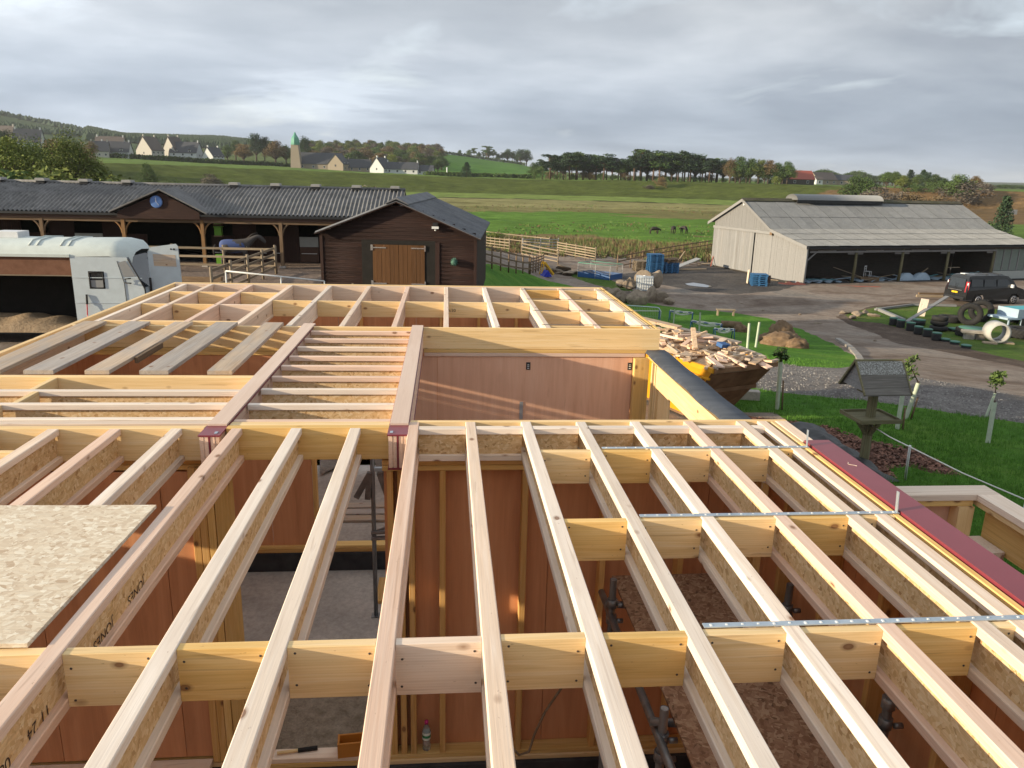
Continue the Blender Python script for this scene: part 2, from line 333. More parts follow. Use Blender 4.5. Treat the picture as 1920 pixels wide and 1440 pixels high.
class MB:
    def __init__(s): s.v = []; s.f = []; s.mi = []; s.sm = []
    def add(s, vs, fs, mi=0, smooth=False, M=None):
        b = len(s.v)
        if M is not None: vs = [M @ Vector(p) for p in vs]
        s.v += [tuple(p) for p in vs]; s.f += [tuple(b + i for i in f) for f in fs]
        s.mi += [mi] * len(fs); s.sm += [smooth] * len(fs); return s
    def box(s, x0, x1, y0, y1, z0, z1, mi=0, M=None):
        vs = [(x, y, z) for z in (z0, z1) for y in (y0, y1) for x in (x0, x1)]
        return s.add(vs, [(0, 2, 3, 1), (4, 5, 7, 6), (0, 1, 5, 4), (2, 6, 7, 3), (0, 4, 6, 2), (1, 3, 7, 5)], mi, False, M)
    def beam(s, a, b, w, h, mi=0, upv=(0, 0, 1)):
        a = Vector(a); b = Vector(b); d = b - a; L = d.length; d.normalize()
        u = Vector(upv)
        if abs(d.dot(u)) > 0.98: u = Vector((1, 0, 0))
        sx = d.cross(u).normalized(); uz = sx.cross(d)
        M = Matrix(((d.x, sx.x, uz.x, a.x), (d.y, sx.y, uz.y, a.y), (d.z, sx.z, uz.z, a.z), (0, 0, 0, 1)))
        return s.box(0, L, -w / 2, w / 2, -h / 2, h / 2, mi, M)
    def tube(s, pts, r, n=8, mi=0, cap=True, closed=False):
        pts = [Vector(p) for p in pts]; rings = []; N = len(pts)
        rr = r if isinstance(r, (list, tuple)) else [r] * N
        ref = None; vs = []
        for i, p in enumerate(pts):
            if closed: d = pts[(i + 1) % N] - pts[i - 1]
            else: d = pts[min(i + 1, N - 1)] - pts[max(i - 1, 0)]
            d.normalize()
            if ref is None: ref = Vector((0, 0, 1)) if abs(d.z) < 0.9 else Vector((1, 0, 0))
            a = d.cross(ref).normalized(); ref = a.cross(d); 
            for k in range(n):
                t = 2 * math.pi * k / n; vs.append(p + a * (math.cos(t) * rr[i]) + ref * (math.sin(t) * rr[i]))
        fs = []
        for i in range(N if closed else N - 1):
            j = (i + 1) % N
            for k in range(n):
                fs.append((i * n + k, i * n + (k + 1) % n, j * n + (k + 1) % n, j * n + k))
        s.add(vs, fs, mi, True)
        if cap and not closed:
            b = len(s.v) - len(vs)
            s.f += [tuple(b + k for k in range(n))[::-1], tuple(b + (N - 1) * n + k for k in range(n))]; s.mi += [mi] * 2; s.sm += [False] * 2
        return s
    def lathe(s, prof, n=24, mi=0, M=None, cap0=True, cap1=True, smooth=True):
        vs = [(r * math.cos(2 * math.pi * k / n), r * math.sin(2 * math.pi * k / n), z) for r, z in prof for k in range(n)]
        fs = [(i * n + k, i * n + (k + 1) % n, (i + 1) * n + (k + 1) % n, (i + 1) * n + k) for i in range(len(prof) - 1) for k in range(n)]
        s.add(vs, fs, mi, smooth, M); b = len(s.v) - len(vs)
        if cap0: s.f.append(tuple(b + k for k in range(n))[::-1]); s.mi.append(mi); s.sm.append(False)
        if cap1: s.f.append(tuple(b + (len(prof) - 1) * n + k for k in range(n))); s.mi.append(mi); s.sm.append(False)
        return s
    def prism(s, poly, y0, y1, mi=0, M=None):   # poly in xz, extruded along y
        n = len(poly); vs = [(x, y0, z) for x, z in poly] + [(x, y1, z) for x, z in poly]
        fs = [tuple(range(n)), tuple(range(2 * n - 1, n - 1, -1))] + [(i, i + n, (i + 1) % n + n, (i + 1) % n) for i in range(n)]
        return s.add(vs, fs, mi, False, M)
    def mesh(s, name, mat):
        me = bpy.data.meshes.new(name); me.from_pydata(s.v, [], s.f)
        for m in as_mats(mat): me.materials.append(m)
        me.polygons.foreach_set('material_index', s.mi); me.polygons.foreach_set('use_smooth', s.sm)
        me.update(); return me
    def obj(s, name, mat, parent=None, loc=(0, 0, 0), rot=(0, 0, 0)):
        return put(name, s.mesh(name, mat), parent, loc, rot)
_tim = {}
def timber_mesh(L, w, h, mat, bev):
    k = (round(L, 3), round(w, 3), round(h, 3), mat, bev)
    if k not in _tim:
        hx, hy, hz = L / 2, w / 2, h / 2; b = min(bev, hy * .5, hz * .5)
        pr = [(-hy + b, -hz), (hy - b, -hz), (hy, -hz + b), (hy, hz - b), (hy - b, hz), (-hy + b, hz), (-hy, hz - b), (-hy, -hz + b)]
        vs = [(x, p, q) for x in (-hx, hx) for p, q in pr]
        fs = [tuple(range(8))[::-1], tuple(range(8, 16))] + [(i, (i + 1) % 8, (i + 1) % 8 + 8, i + 8) for i in range(8)]
        me = bpy.data.meshes.new('timber'); me.from_pydata(vs, [], fs); me.materials.append(MATS[mat]); me.update(); _tim[k] = me
    return _tim[k]
def P(name, parent, mat, x0, x1, y0, y1, z0, z1, grain=None, bev=0.003, org=(0, 0, 0), rz=0.0):
    """a straight timber, board or sheet between two corners, its grain along its longest side"""
    dx, dy, dz = abs(x1 - x0), abs(y1 - y0), abs(z1 - z0)
    c = ((x0 + x1) / 2 - org[0], (y0 + y1) / 2 - org[1], (z0 + z1) / 2 - org[2])
    if grain is None: grain = 'xyz'[[dx, dy, dz].index(max(dx, dy, dz))]
    if grain == 'x': me, rot = timber_mesh(dx, dy, dz, mat, bev), (0, 0, rz)
    elif grain == 'y': me, rot = timber_mesh(dy, dx, dz, mat, bev), (0, 0, R(90) + rz)
    else: me, rot = timber_mesh(dz, dy, dx, mat, bev), (0, R(-90), 0)
    return put(name, me, parent, c, rot)
rnd = random.Random(7)

# ------------------------------------------------------------------ the ground
def region(px): return [tuple(at(u, v)[:2]) for u, v in px]
lawn_mid = region([(1138, 545), (1170, 560), (1232, 573), (1300, 580), (1380, 588), (1440, 597), (1500, 618), (1560, 643), (1600, 668), (1609, 688), (1565, 693), (1500, 686), (1430, 676), (1395, 672), (1330, 690), (1240, 700), (1180, 640)])
lawn_low = region([(1290, 735), (1340, 728), (1400, 727), (1500, 740), (1620, 750), (1750, 768), (1850, 782), (1925, 796), (2080, 830), (2200, 1000), (2350, 1450), (1900, 1500), (1700, 1000), (1560, 830), (1450, 775), (1330, 770)])
island = region([(1582, 592), (1602, 584), (1640, 577), (1709, 572), (1778, 574), (1837, 576), (1960, 590), (2100, 640), (2100, 720), (1925, 678), (1869, 666), (1823, 655), (1766, 634), (1700, 618), (1650, 606), (1600, 602)])
verge = region([(1566, 594), (1582, 588), (1602, 584), (1640, 573), (1709, 568), (1778, 570), (1837, 572), (1960, 584), (2140, 640), (2140, 745), (1925, 692), (1869, 680), (1789, 663), (1743, 655), (1686, 644), (1640, 626), (1590, 607)])
mulch = region([(1380, 778), (1440, 786), (1483, 789), (1567, 803), (1615, 823), (1670, 834), (1712, 841), (1760, 866), (1799, 890), (1747, 885), (1705, 871), (1664, 878), (1684, 900), (1643, 892), (1600, 872), (1520, 830), (1440, 800)])
gravel = region([(1395, 672), (1430, 676), (1500, 686), (1565, 693), (1609, 688), (1680, 700), (1800, 722), (1925, 745), (2080, 790), (2080, 830), (1925, 796), (1850, 782), (1750, 768), (1620, 750), (1500, 740), (1400, 727), (1290, 735), (1240, 700), (1330, 690)])
lawn_back = region([(880, 470), (893, 493), (930, 496), (980, 508), (1010, 521), (1050, 531), (1085, 540), (1110, 552), (1040, 575), (900, 575), (870, 560)])
apron = region([(1140, 515), (1200, 510), (1300, 500), (1345, 490), (1420, 510), (1505, 532), (1460, 545), (1380, 552), (1300, 545), (1220, 530), (1150, 522)])
green_strip = region([(1068, 515), (1090, 512), (1135, 522), (1170, 533), (1190, 545), (1150, 545), (1120, 535), (1085, 525)])
yard_pale = [(-30, 33.2), (-8, 33.6), (-4.6, 33.8), (-4.6, 43.8), (-30, 43.8)]
REG = [('lawn', lawn_mid, 'lawn'), ('grass_verge', mulch, 'bark'), ('lawn', lawn_low, 'lawn'), ('grass_verge', island, 'lawn_rough'), ('verge', verge, 'verge_mud'), ('gravel_path', gravel, 'gravel'), ('lawn', lawn_back, 'lawn'), ('yard_apron', apron, 'tarmac'), ('grass_verge', green_strip, 'lawn_rough'), ('stable_yard', yard_pale, 'yard_concrete')]
def inside(poly, x, y):
    n = len(poly); c = np.zeros(x.shape, bool); j = n - 1
    for i in range(n):
        xi, yi = poly[i]; xj, yj = poly[j]
        m = ((yi > y) != (yj > y)) & (x < (xj - xi) * (y - yi) / (yj - yi + 1e-12) + xi); c ^= m; j = i
    return c
def grass_like(name, a, b, c, fine, tint=0.0):
    s = NT(name); v = s.vec((1, 1, 1), False)
    big = s.noise(v, 0.35, 5, 0.6, 0.4); mid = s.noise(v, 3.0, 5, 0.65, 0.5); f = s.noise(s.vec((1, 1, 1), False), fine, 4, 0.75)
    col = s.ramp(big, [(0.3, a), (0.5, b), (0.7, c)])
    col = s.mix(0.75, col, s.ramp(mid, [(0.3, 0.6), (0.7, 1.25)]), 'MULTIPLY')
    col = s.mix(0.8, col, s.ramp(f, [(0.3, 0.45), (0.7, 1.45)]), 'MULTIPLY')
    return s.done(col, 0.9, s.math('ADD', s.math('MULTIPLY', mid, 1.5), f), 0.06, 1.0, spec=0.15)
grass_like('lawn', (0.055, 0.165, 0.016), (0.09, 0.225, 0.022), (0.14, 0.27, 0.035), 38)
grass_like('lawn_rough', (0.06, 0.10, 0.02), (0.08, 0.15, 0.02), (0.15, 0.16, 0.05), 22)
grass_like('bark', (0.09, 0.042, 0.03), (0.16, 0.08, 0.058), (0.22, 0.12, 0.09), 28)
grass_like('verge_mud', (0.07, 0.048, 0.038), (0.11, 0.08, 0.062), (0.16, 0.125, 0.10), 14)
grass_like('gravel', (0.13, 0.115, 0.11), (0.19, 0.175, 0.168), (0.24, 0.225, 0.215), 18)
grass_like('tarmac', (0.06, 0.055, 0.055), (0.085, 0.078, 0.075), (0.13, 0.115, 0.105), 9)
grass_like('yard_concrete', (0.15, 0.115, 0.095), (0.20, 0.155, 0.13), (0.24, 0.19, 0.16), 10)
def dirt():
    s = NT('dirt'); v = s.vec((1, 1, 1), False); sv = s.vec((0.7, 1.1, 1), False, rot=(0, 0, R(-25)))
    big = s.noise(sv, 0.30, 6, 0.62, 0.8); f = s.noise(v, 22, 5, 0.75); m = s.noise(v, 2.4, 6, 0.65, 0.4)
    col = s.ramp(big, [(0.28, (0.10, 0.068, 0.052)), (0.42, (0.20, 0.155, 0.125)), (0.58, (0.27, 0.225, 0.19)), (0.72, (0.19, 0.175, 0.16))])
    col = s.mix(0.7, col, s.ramp(m, [(0.3, 0.62), (0.65, 1.2)]), 'MULTIPLY')
    col = s.mix(0.6, col, s.ramp(f, [(0.3, 0.55), (0.7, 1.3)]), 'MULTIPLY')
    s.done(col, 0.92, s.math('ADD', f, s.math('MULTIPLY', m, 2)), 0.03, 0.8, spec=0.15)
dirt()
def near_ground():
    x0, x1, y0, y1 = -34.0, 62.0, -12.0, 84.0
    pts = [(x0, y0), (x1, y0), (x1, y1), (x0, y1)]; edges = [(0, 1), (1, 2), (2, 3), (3, 0)]
    r = random.Random(3)
    # subdivided, slightly ragged region outlines
    regs = []
    for name, poly, mat in REG:
        q = []
        for i in range(len(poly)):
            a = Vector(poly[i]); b = Vector(poly[(i + 1) % len(poly)]); n = max(1, min(40, int((b - a).length / 0.35)))
            for k in range(n):
                p = a.lerp(b, k / n); amp = 0.05 if k else 0
                nz = mnoise.noise(Vector((p.x * 0.9, p.y * 0.9, 3.3))) * 0.22
                q.append((min(x1 - .1, p.x + nz + r.uniform(-amp, amp)), max(y0 + .1, p.y + nz + r.uniform(-amp, amp))))
        regs.append((name, q, mat)); b = len(pts); pts += q; edges += [(b + i, b + (i + 1) % len(q)) for i in range(len(q))]
    step = 0.9; y = y0 + .5
    while y < y1:
        x = x0 + .5
        while x < x1: pts.append((x + r.uniform(-.2, .2), y + r.uniform(-.2, .2))); x += step
        y += step
    vs, es, fs, *_ = delaunay_2d_cdt([Vector(p) for p in pts], edges, [], 0, 1e-4)
    V = np.array([tuple(v) for v in vs]); Fa = np.array([f for f in fs if len(f) == 3])
    z = terr(V[:, 0], V[:, 1]); cen = V[Fa].mean(1)
    bump = np.array([mnoise.noise(Vector((a * .35, b * .35, 0))) for a, b in V]) * 0.06
    z = z + bump * sstep(9, 16, np.hypot(V[:, 0], V[:, 1] - 5))
    # no ground inside the new building's footprint: the slab stands there
    fp = (cen[:, 0] > -4.9) & (cen[:, 0] < 2.4) & (cen[:, 1] > -0.3) & (cen[:, 1] < 12.3)
    own = np.full(len(Fa), -1)
    for i, (name, q, mat) in enumerate(regs):
        m = inside(q, cen[:, 0], cen[:, 1]); own[m & (own < 0)] = i
    own[fp] = -9
    for i in range(-1, len(regs)):
        f = Fa[own == i]
        if not len(f): continue
        used, inv = np.unique(f, return_inverse=True); f = inv.reshape(-1, 3)
        name, mat = ('dirt_track', 'dirt') if i < 0 else (regs[i][0], regs[i][2])
        co = np.column_stack([V[used], z[used]]); me = bpy.data.meshes.new(name)
        me.from_pydata(co.tolist(), [], f.tolist()); me.materials.append(MATS[mat]); me.update()
        # faces up
        if me.polygons[0].normal.z < 0: me.flip_normals()
        me.polygons.foreach_set('use_smooth', [True] * len(me.polygons))
        tag(put(name, me), kind='structure')
near_ground()
# fields, banks and hills out to the horizon
def field_mat():
    s = NT('fields'); at_ = s.n.new('ShaderNodeAttribute'); at_.attribute_name = 'col'
    v = s.vec((1, 1, 1), False); a = s.noise(v, 0.05, 6, 0.62, 0.6); b = s.noise(s.vec((0.35, 1.3, 1), False), 0.45, 5, 0.65, 0.5); c = s.noise(v, 3.0, 4, 0.7)
    col = s.mix(0.8, at_.outputs[0], s.ramp(a, [(0.3, (0.7, 0.72, 0.6)), (0.7, (1.3, 1.25, 1.3))]), 'MULTIPLY')
    col = s.mix(0.75, col, s.ramp(b, [(0.3, 0.55), (0.7, 1.35)]), 'MULTIPLY')
    col = s.mix(0.5, col, s.ramp(c, [(0.3, 0.6), (0.7, 1.3)]), 'MULTIPLY')
    s.done(col, 0.95, s.math('ADD', s.math('MULTIPLY', b, 3), c), 0.35, 0.8, spec=0.1)
field_mat()
def far_ground():
    az = np.concatenate([np.arange(-180, -48, 4), np.arange(-48, 60, 0.3), np.arange(60, 180.1, 4)])
    d = np.concatenate([np.array([.5, 20, 40, 50, 60]), np.arange(66, 290, 2.0), np.arange(290, 440, 1.5), np.geomspace(440, 1600, 90), np.geomspace(1650, 9000, 30)])
    A, D = np.meshgrid(np.radians(az), d); Xg, Yg = D * np.sin(A), D * np.cos(A)
    Zg = terr(Xg, Yg); azd = np.degrees(A)
    nz = lambda sx, sy, k: np.array([mnoise.noise(Vector((p * sx, q * sy, k))) for p, q in zip(Xg.ravel(), Yg.ravel())]).reshape(Xg.shape)
    n1 = nz(.012, .03, 1.0); n2 = nz(.05, .12, 4.0); n3 = nz(.25, .25, 9.0)
    # the near sheet covers this one: keep it below there
    cover = (Xg > -33.5) & (Xg < 61.5) & (Yg > -11.5) & (Yg < 83.5)
    Zg = Zg + n2 * 0.35 * sstep(86, 110, D) + n3 * 0.30 * sstep(92, 110, D)
    # terraces on the bank
    bank = ((D > 374) & (D < 412)); Zg = np.where(bank, Zg + 0.35 * np.sin(D * 1.1 + n1 * 6), Zg)
    Zg = np.where(cover, Zg - 0.6, Zg)
    C = np.zeros(Xg.shape + (3,))
    def setc(mask, c): C[mask] = c
    g1 = (0.12, 0.20, 0.04); g2 = (0.10, 0.20, 0.03)
    dn = D + n1 * 40 + n2 * 14
    setc(D > 0, g2)
    setc((dn > 40) & (dn < 104) & (azd > -3), (0.17, 0.13, 0.06))
    setc((dn > 70) & (dn < 90) & (azd > 5), (0.12, 0.10, 0.05))
    setc((dn >= 104) & (dn < 172), g2)
    setc((dn >= 172) & (dn < 238), (0.175, 0.165, 0.065))
    setc((dn >= 238) & (dn < 292), (0.24, 0.23, 0.10))
    setc((D >= 288) & (D < 302), (0.07, 0.075, 0.025))
    setc((D >= 302) & (D < 374), (0.165, 0.23, 0.055))
    setc((D >= 372) & (D < 414), (0.075, 0.10, 0.022))
    setc((D >= 412) & (D < 600), (0.12, 0.19, 0.04))
    setc((D >= 560) & (azd > -1.6) & (azd < 7.5), (0.075, 0.18, 0.025))
    setc((D >= 560) & (azd <= -1.6), (0.085, 0.12, 0.035))
    setc((D >= 600) & (azd <= -17), (0.05, 0.085, 0.03))
    setc((D >= 600) & (azd >= 7.5), (0.09, 0.13, 0.035))
    setc((D >= 1500), (0.05, 0.075, 0.035))
    moor = (azd > 27.5 + n1 * 3) & (D > 120) & (D < 425); setc(moor, (0.16, 0.105, 0.05))
    setc((azd > 33) & (D > 150) & (D < 215), (0.10, 0.17, 0.035))
    na, nd = len(az), len(d); idx = np.arange(na * nd).reshape(nd, na)
    Fq = np.stack([idx[:-1, :-1], idx[:-1, 1:], idx[1:, 1:], idx[1:, :-1]], -1).reshape(-1, 4)
    me = bpy.data.meshes.new('fields'); me.from_pydata(np.stack([Xg, Yg, Zg], -1).reshape(-1, 3).tolist(), [], Fq.tolist())
    ca = me.color_attributes.new('col', 'FLOAT_COLOR', 'POINT'); ca.data.foreach_set('color', np.concatenate([C, np.ones(C.shape[:2] + (1,))], -1).ravel())
    me.materials.append(MATS['fields']); me.polygons.foreach_set('use_smooth', [True] * len(me.polygons)); me.update()
    if me.polygons[0].normal.z < 0: me.flip_normals()
    tag(put('fields', me), kind='structure')
far_ground()

# ------------------------------------------------------------------ the timber frame building
ZF = -3.05
BO = (-1.0, 6.0, ZF)
bld = T('timber_frame_building', 'unfinished flat-roofed timber frame building with open pale joists in the foreground', 'building', BO)
def b(name, mat, *a, **k): return P(name, k.pop('parent', bld), mat, *a, org=BO, **k)
pales = ['pine_pale', 'pine_pink', 'pine_white', 'pine_pale', 'pine_white']
def ijoist(axis, c, a0, a1, ztop=0.0, w=0.072, h=0.24, mat='pine_pale', fl=0.045):
    """an I-joist: two timber flanges with an OSB web let in between"""
    e = E('joist', bld)
    def q(nm, m, c0, c1, z0, z1):
        if axis == 'y': return b(nm, m, c0, c1, a0, a1, z0, z1, parent=e, bev=0.004 if nm != 'web' else 0.0005, grain='y')
        return b(nm, m, a0, a1, c0, c1, z0, z1, parent=e, bev=0.004 if nm != 'web' else 0.0005, grain='x')
    q('top_flange', mat, c - w / 2, c + w / 2, ztop - fl, ztop)
    q('web', 'osb_web', c - .005, c + .005, ztop - h + fl - .004, ztop - fl + .004)
    q('bottom_flange', mat, c - w / 2, c + w / 2, ztop - h, ztop - h + fl)
    return e
XR = lambda i: -0.589 + 0.4 * i          # right edge of front joist i
jm = {1: 'pine_pink', 5: 'pine_white', 6: 'pine_pink', 4: 'pine_white', 3: 'pine_white', 2: 'pine_pale', 0: 'pine_white', -2: 'pine_pink', -4: 'pine_pink', 7: 'pine_pale'}
JX = []
for i in range(-10, 8):
    y1 = 5.272 if i >= 1 else 5.146
    ijoist('y', XR(i) - .036, 0.1, y1 + rnd.uniform(-.004, .004), mat=jm.get(i, pales[i % 5])); JX.append(XR(i))
ijoist('y', 2.335, 0.1, 5.272, mat='pine_pale'); JX.append(2.371)
# blocking rows in the front section
plain('ink2', (0.06, 0.045, 0.04), 0.6); SCR = []; scr = MB()
def blocks(yc, idxs, mats, z1=-0.004, h=0.222, th=0.045):
    for i in idxs:
        xa = JX[i] + .0015; xb = (JX[i + 1] - .0735) if i + 1 < len(JX) else 2.398
        yy = yc + rnd.uniform(-.006, .006); zt = z1 + rnd.uniform(-.004, .001)
        SCR.extend([(xa + .025, yy - th / 2 - .0005, zt), (xb - .025, yy - th / 2 - .0005, zt)])
        b('blocking', mats[i % len(mats)], xa, xb, yy - th / 2, yy + th / 2, zt - h, zt, grain='x', bev=0.002)
ylw = ['pine_yellow', 'pine_yellow', 'pine_gold', 'pine_yellow', 'pine_pale', 'pine_yellow', 'pine_gold']
blocks(2.595, range(0, 19), ylw)
blocks(3.632, range(13, 19), ['pine_yellow', 'pine_gold', 'pine_yellow'])
blocks(4.675, range(13, 19), ['pine_yellow', 'pine_yellow', 'pine_gold'])
blocks(4.73, range(0, 5), ['pine_yellow'])
for (sx, sy, sz) in SCR:
    for k in (0, 1): scr.lathe([(.0055, 0), (.0045, .0012), (0, .0014)], 6, 0, Matrix.Translation((sx - BO[0] + rnd.uniform(-.004, .004), sy - BO[1], sz - (.045 + .13 * k) + rnd.uniform(-.02, .02) - BO[2])) @ Matrix.Rotation(R(90), 4, 'X'), True, False)
tag(scr.obj('screw_heads', 'ink2', bld), kind='stuff')
# far-end header and noggings of the front section
b('header', 'pine_yellow', -0.25, 2.53, 5.275, 5.315, -0.245, 0.0)
for i in range(11, 19):
    xa, xb = JX[i] + .002, (JX[i + 1] - .074) if i + 1 < len(JX) else 2.398
    if xb - xa < .03: continue
    e = E('nogging', bld)
    b('flange', 'pine_white', xa, xb, 5.12, 5.185, -.046, -.002, parent=e, grain='x'); b('web', 'osb_web', xa, xb, 5.146, 5.158, -.2, -.044, parent=e, grain='x', bev=.001)
    b('flange', 'pine_white', xa, xb, 5.12, 5.185, -.242, -.197, parent=e, grain='x')
b('header', 'pine_gold', -1.497, -0.395, 5.15, 5.21, -.235, 0.0); b('header', 'pine_yellow', -4.98, -1.645, 5.15, 5.21, -.235, 0.0)
# right hand rim and the red steel beam beside it
e = E('rim_joist', bld)
b('flange', 'pine_pale', 2.44, 2.53, 4.82, 5.275, -.045, 0, parent=e, grain='y'); b('web', 'osb_web', 2.48, 2.49, 4.82, 5.275, -.2, -.045, parent=e, grain='y', bev=.001); b('flange', 'pine_pale', 2.44, 2.53, 4.82, 5.275, -.245, -.2, parent=e, grain='y')
b('rim_board', 'pine_gold', 2.402, 2.436, 0.1, 4.81, -.245, -.002)
b('rim_board', 'pine_yellow', 2.402, 2.436, 4.815, 5.27, -.245, -.004)
m = MB(); m.box(2.447, 2.62, 0.0, 4.81, -.012, 0.012).box(2.528, 2.54, 0.0, 4.81, -.2, -.012).box(2.447, 2.62, 0.0, 4.81, -.212, -.2)
m.v = [(x - BO[0], y - BO[1], z - BO[2]) for x, y, z in m.v]
sb = m.obj('steel_beam', 'steel_red', bld); tag(sb, 'red painted steel beam along the right edge')
m = MB()      # pencil squiggle on the beam
m.tube([(2.52 + .012 * math.cos(t * 3) + t * .012, 4.38 - t * .03, .0135) for t in np.linspace(0, 2.2, 14)], .0012, 4)
m.v = [(x - BO[0], y - BO[1], z - BO[2]) for x, y, z in m.v]; m.obj('chalk_mark', 'pine_white', bld)
# galvanised restraint straps with their upturned ends
for x0, x1, y in ((1.015, 2.44, 3.655), (1.02, 2.425, 4.70), (1.02, 2.62, 2.63)):
    e = E('restraint_strap', bld); m = MB()
    m.box(x0, x1, y - .015, y + .015, 0.001, 0.005)
    k = x0 + .03
    while k < x1: m.box(k - .004, k + .004, y - .004 + rnd.uniform(-.006, .006), y + .004, .0045, .0075, 1); k += .065
    m.v = [(p[0] - BO[0], p[1] - BO[1], p[2] - BO[2]) for p in m.v]; m.obj('flat_bar', ['galv', 'white_paint'], e)
    if x1 < 2.5:
        m = MB(); m.box(-.015, .015, -.002, .002, 0, .115); m.obj('upturned_end', 'galv', e, (x1 - .012 - BO[0], y - BO[1], .003 - BO[2]), (0, R(9), R(80)))
# ply-topped steel beams running away
for x0, x1, yb, lab in ((-1.635, -1.505, 8.95, 'left'), (-.39, -.262, 8.88, 'right')):
    e = E('plated_beam', bld); xm = (x0 + x1) / 2
    b('ply_cap', 'ply_pink', x0, x1, 5.20, yb, .000, .014, parent=e, grain='y', bev=.001)
    m = MB(); m.box(x0 - .006, x1 + .006, 5.00, yb, -.012, -.001).box(xm - .005, xm + .005, 5.00, yb, -.245, -.012).box(x0 - .006, x1 + .006, 5.0, yb, -.257, -.245)
    m.v = [(p[0] - BO[0], p[1] - BO[1], p[2] - BO[2]) for p in m.v]; m.obj('steel_section', 'steel_red', e)
    for s_, pm in ((x0, 'pine_pink'), (xm + .0065, 'pine_pink')):
        b('packer', pm, s_ + .001, s_ + .028, 5.004, yb - .01, -.243, -.014, parent=e, grain='y')
        b('packer', pm, s_ + .03, s_ + .0565, 5.006, yb - .01, -.243, -.014, parent=e, grain='y')
    m = MB(); m.box(0, .02, 0, .04, 0, .003); m.obj('tape_end', 'galv', e, (x0 + (.09 if lab == 'left' else .01) - BO[0], 5.03 - BO[1], .000 - BO[2]))
# short joists between the two plated beams
for y in (5.35, 5.757, 6.187, 6.59, 6.985, 7.365, 7.785, 8.19, 8.605):
    ijoist('x', y, -1.495, -.395, -.008, .052, mat=rnd.choice(['pine_white', 'pine_pale', 'pine_pink']))
b('header', 'pine_yellow', -1.495, -.395, 5.225, 5.30, -.24, -.004)
# joists left of the left plated beam
b('header', 'pine_pale', -4.95, -1.645, 5.255, 5.325, -.24, -.002)
for y in (5.385, 5.75, 6.12): ijoist('x', y, -4.95, -1.645, -.002, .058, mat='pine_white')
b('header', 'pine_yellow', -4.2, -1.645, 6.52, 6.59, -.24, 0.0)
for x0, y0, y1, x2 in ((-3.30, 5.42, 5.718, 0), (-3.22, 5.782, 6.088, 0), (-3.28, 6.152, 6.517, 0)):
    b('blocking', 'pine_yellow', x0, x0 + .045, y0, y1, -.23, -.004, grain='y')
b('rim_board', 'pine_yellow', -4.20, -4.145, 5.2, 12.30, -.245, 0.0); b('rim_board', 'pine_pale', -4.06, -4.01, 6.6, 8.78, -.245, 0.0)
# far section: deep solid joists with blocking between
b('header', 'pine_yellow', -4.14, 2.53, 8.80, 8.845, -.25, 0.0); b('header', 'pine_pale', -4.14, 2.43, 12.19, 12.235, -.24, -.003); b('rim_board', 'pine_yellow', -4.2, 2.53, 12.305, 12.35, -.24, 0.0)
FX = [-1.7665 + .6 * i for i in range(-3, 7)]     # right edges
FX = [-3.96] + FX[0:] + [2.43]
for k, x in enumerate(FX):
    mm = ['pine_white', 'pine_pale', 'pine_pink', 'pine_pale'][k % 4]
    e = E('joist', bld)
    b('top_flange', mm, x - .062, x, 8.85, 12.185, -.05, 0, parent=e, grain='y'); b('web_board', mm, x - .055, x - .007, 8.85, 12.185, -.2, -.0505, parent=e, grain='y', bev=.001)
    b('bottom_flange', mm, x - .062, x, 8.85, 12.185, -.24, -.2005, parent=e, grain='y')
b('rim_board', 'pine_yellow', 2.445, 2.475, 8.85, 12.3, -.24, -.003); b('rim_board', 'pine_gold', 2.495, 2.53, 8.85, 12.3, -.24, 0.0)
for k in range(len(FX) - 1):
    xa, xb = FX[k] + .002, FX[k + 1] - .064
    rows = (11.42, 10.34, 9.14) if xa < -2.4 else ((10.72,) if xa < 1.2 else (11.98, 10.98, 10.0, 9.0))
    for y in rows:
        b('blocking', ['pine_yellow', 'pine_yellow', 'pine_gold', 'pine_yellow'][rnd.randrange(4)] if xa > -2.4 else ['pine_yellow', 'pine_pale'][rnd.randrange(2)], xa, xb, y - .022, y + .022, -.225, -.006, grain='x')
for y in (12.0, 11.0, 10.02, 9.02):
    m = MB(); m.box(1.15 - BO[0], 2.49 - BO[0], y + .01 - BO[1], y + .035 - BO[1], .001 - BO[2], .004 - BO[2]); m.obj('restraint_strap', 'dull_steel', bld)
# stud walls
def plates(x0, x1, y0, y1, zb=-2.77):
    g = 'x' if (x1 - x0) > (y1 - y0) else 'y'
    b('top_plate', 'stud_wood', x0, x1, y0, y1, -.29, -.252, grain=g); b('top_plate', 'pine_gold', x0, x1, y0, y1, -.332, -.293, grain=g)
    b('sole_plate', 'pine_gold', x0, x1, y0, y1, zb, zb + .04, grain=g); b('sole_plate', 'pine_yellow', x0 - .002, x1 + .002, y0 - .012, y1, zb - .042, zb - .002, grain=g)
    b('kerb', 'dark_kerb', x0 - .01, x1 + .01, y0 - .04, y1 + .03, ZF + .001, zb - .044, grain=g)
plates(-.45, 2.36, 5.17, 5.285); 
for x in (-.42, -.345, -.27, -.045, .555, 1.155, 1.755, 2.30): b('stud', 'stud_wood', x, x + .045, 5.172, 5.283, -2.728, -.334)
for x0, x1 in ((-.44, .775), (.78, 1.99), (1.995, 2.36)): b('wall_panel', 'ply_red', x0, x1, 5.287, 5.298, -2.76, -.26, grain='z', bev=.001)
plates(-4.13, -1.62, 5.22, 5.335)
for x0, x1 in ((-4.13, -2.91), (-2.905, -2.0), (-1.995, -1.80)): b('wall_panel', 'ply_red', x0, x1, 5.205, 5.217, -2.70, -.34, grain='z', bev=.001)
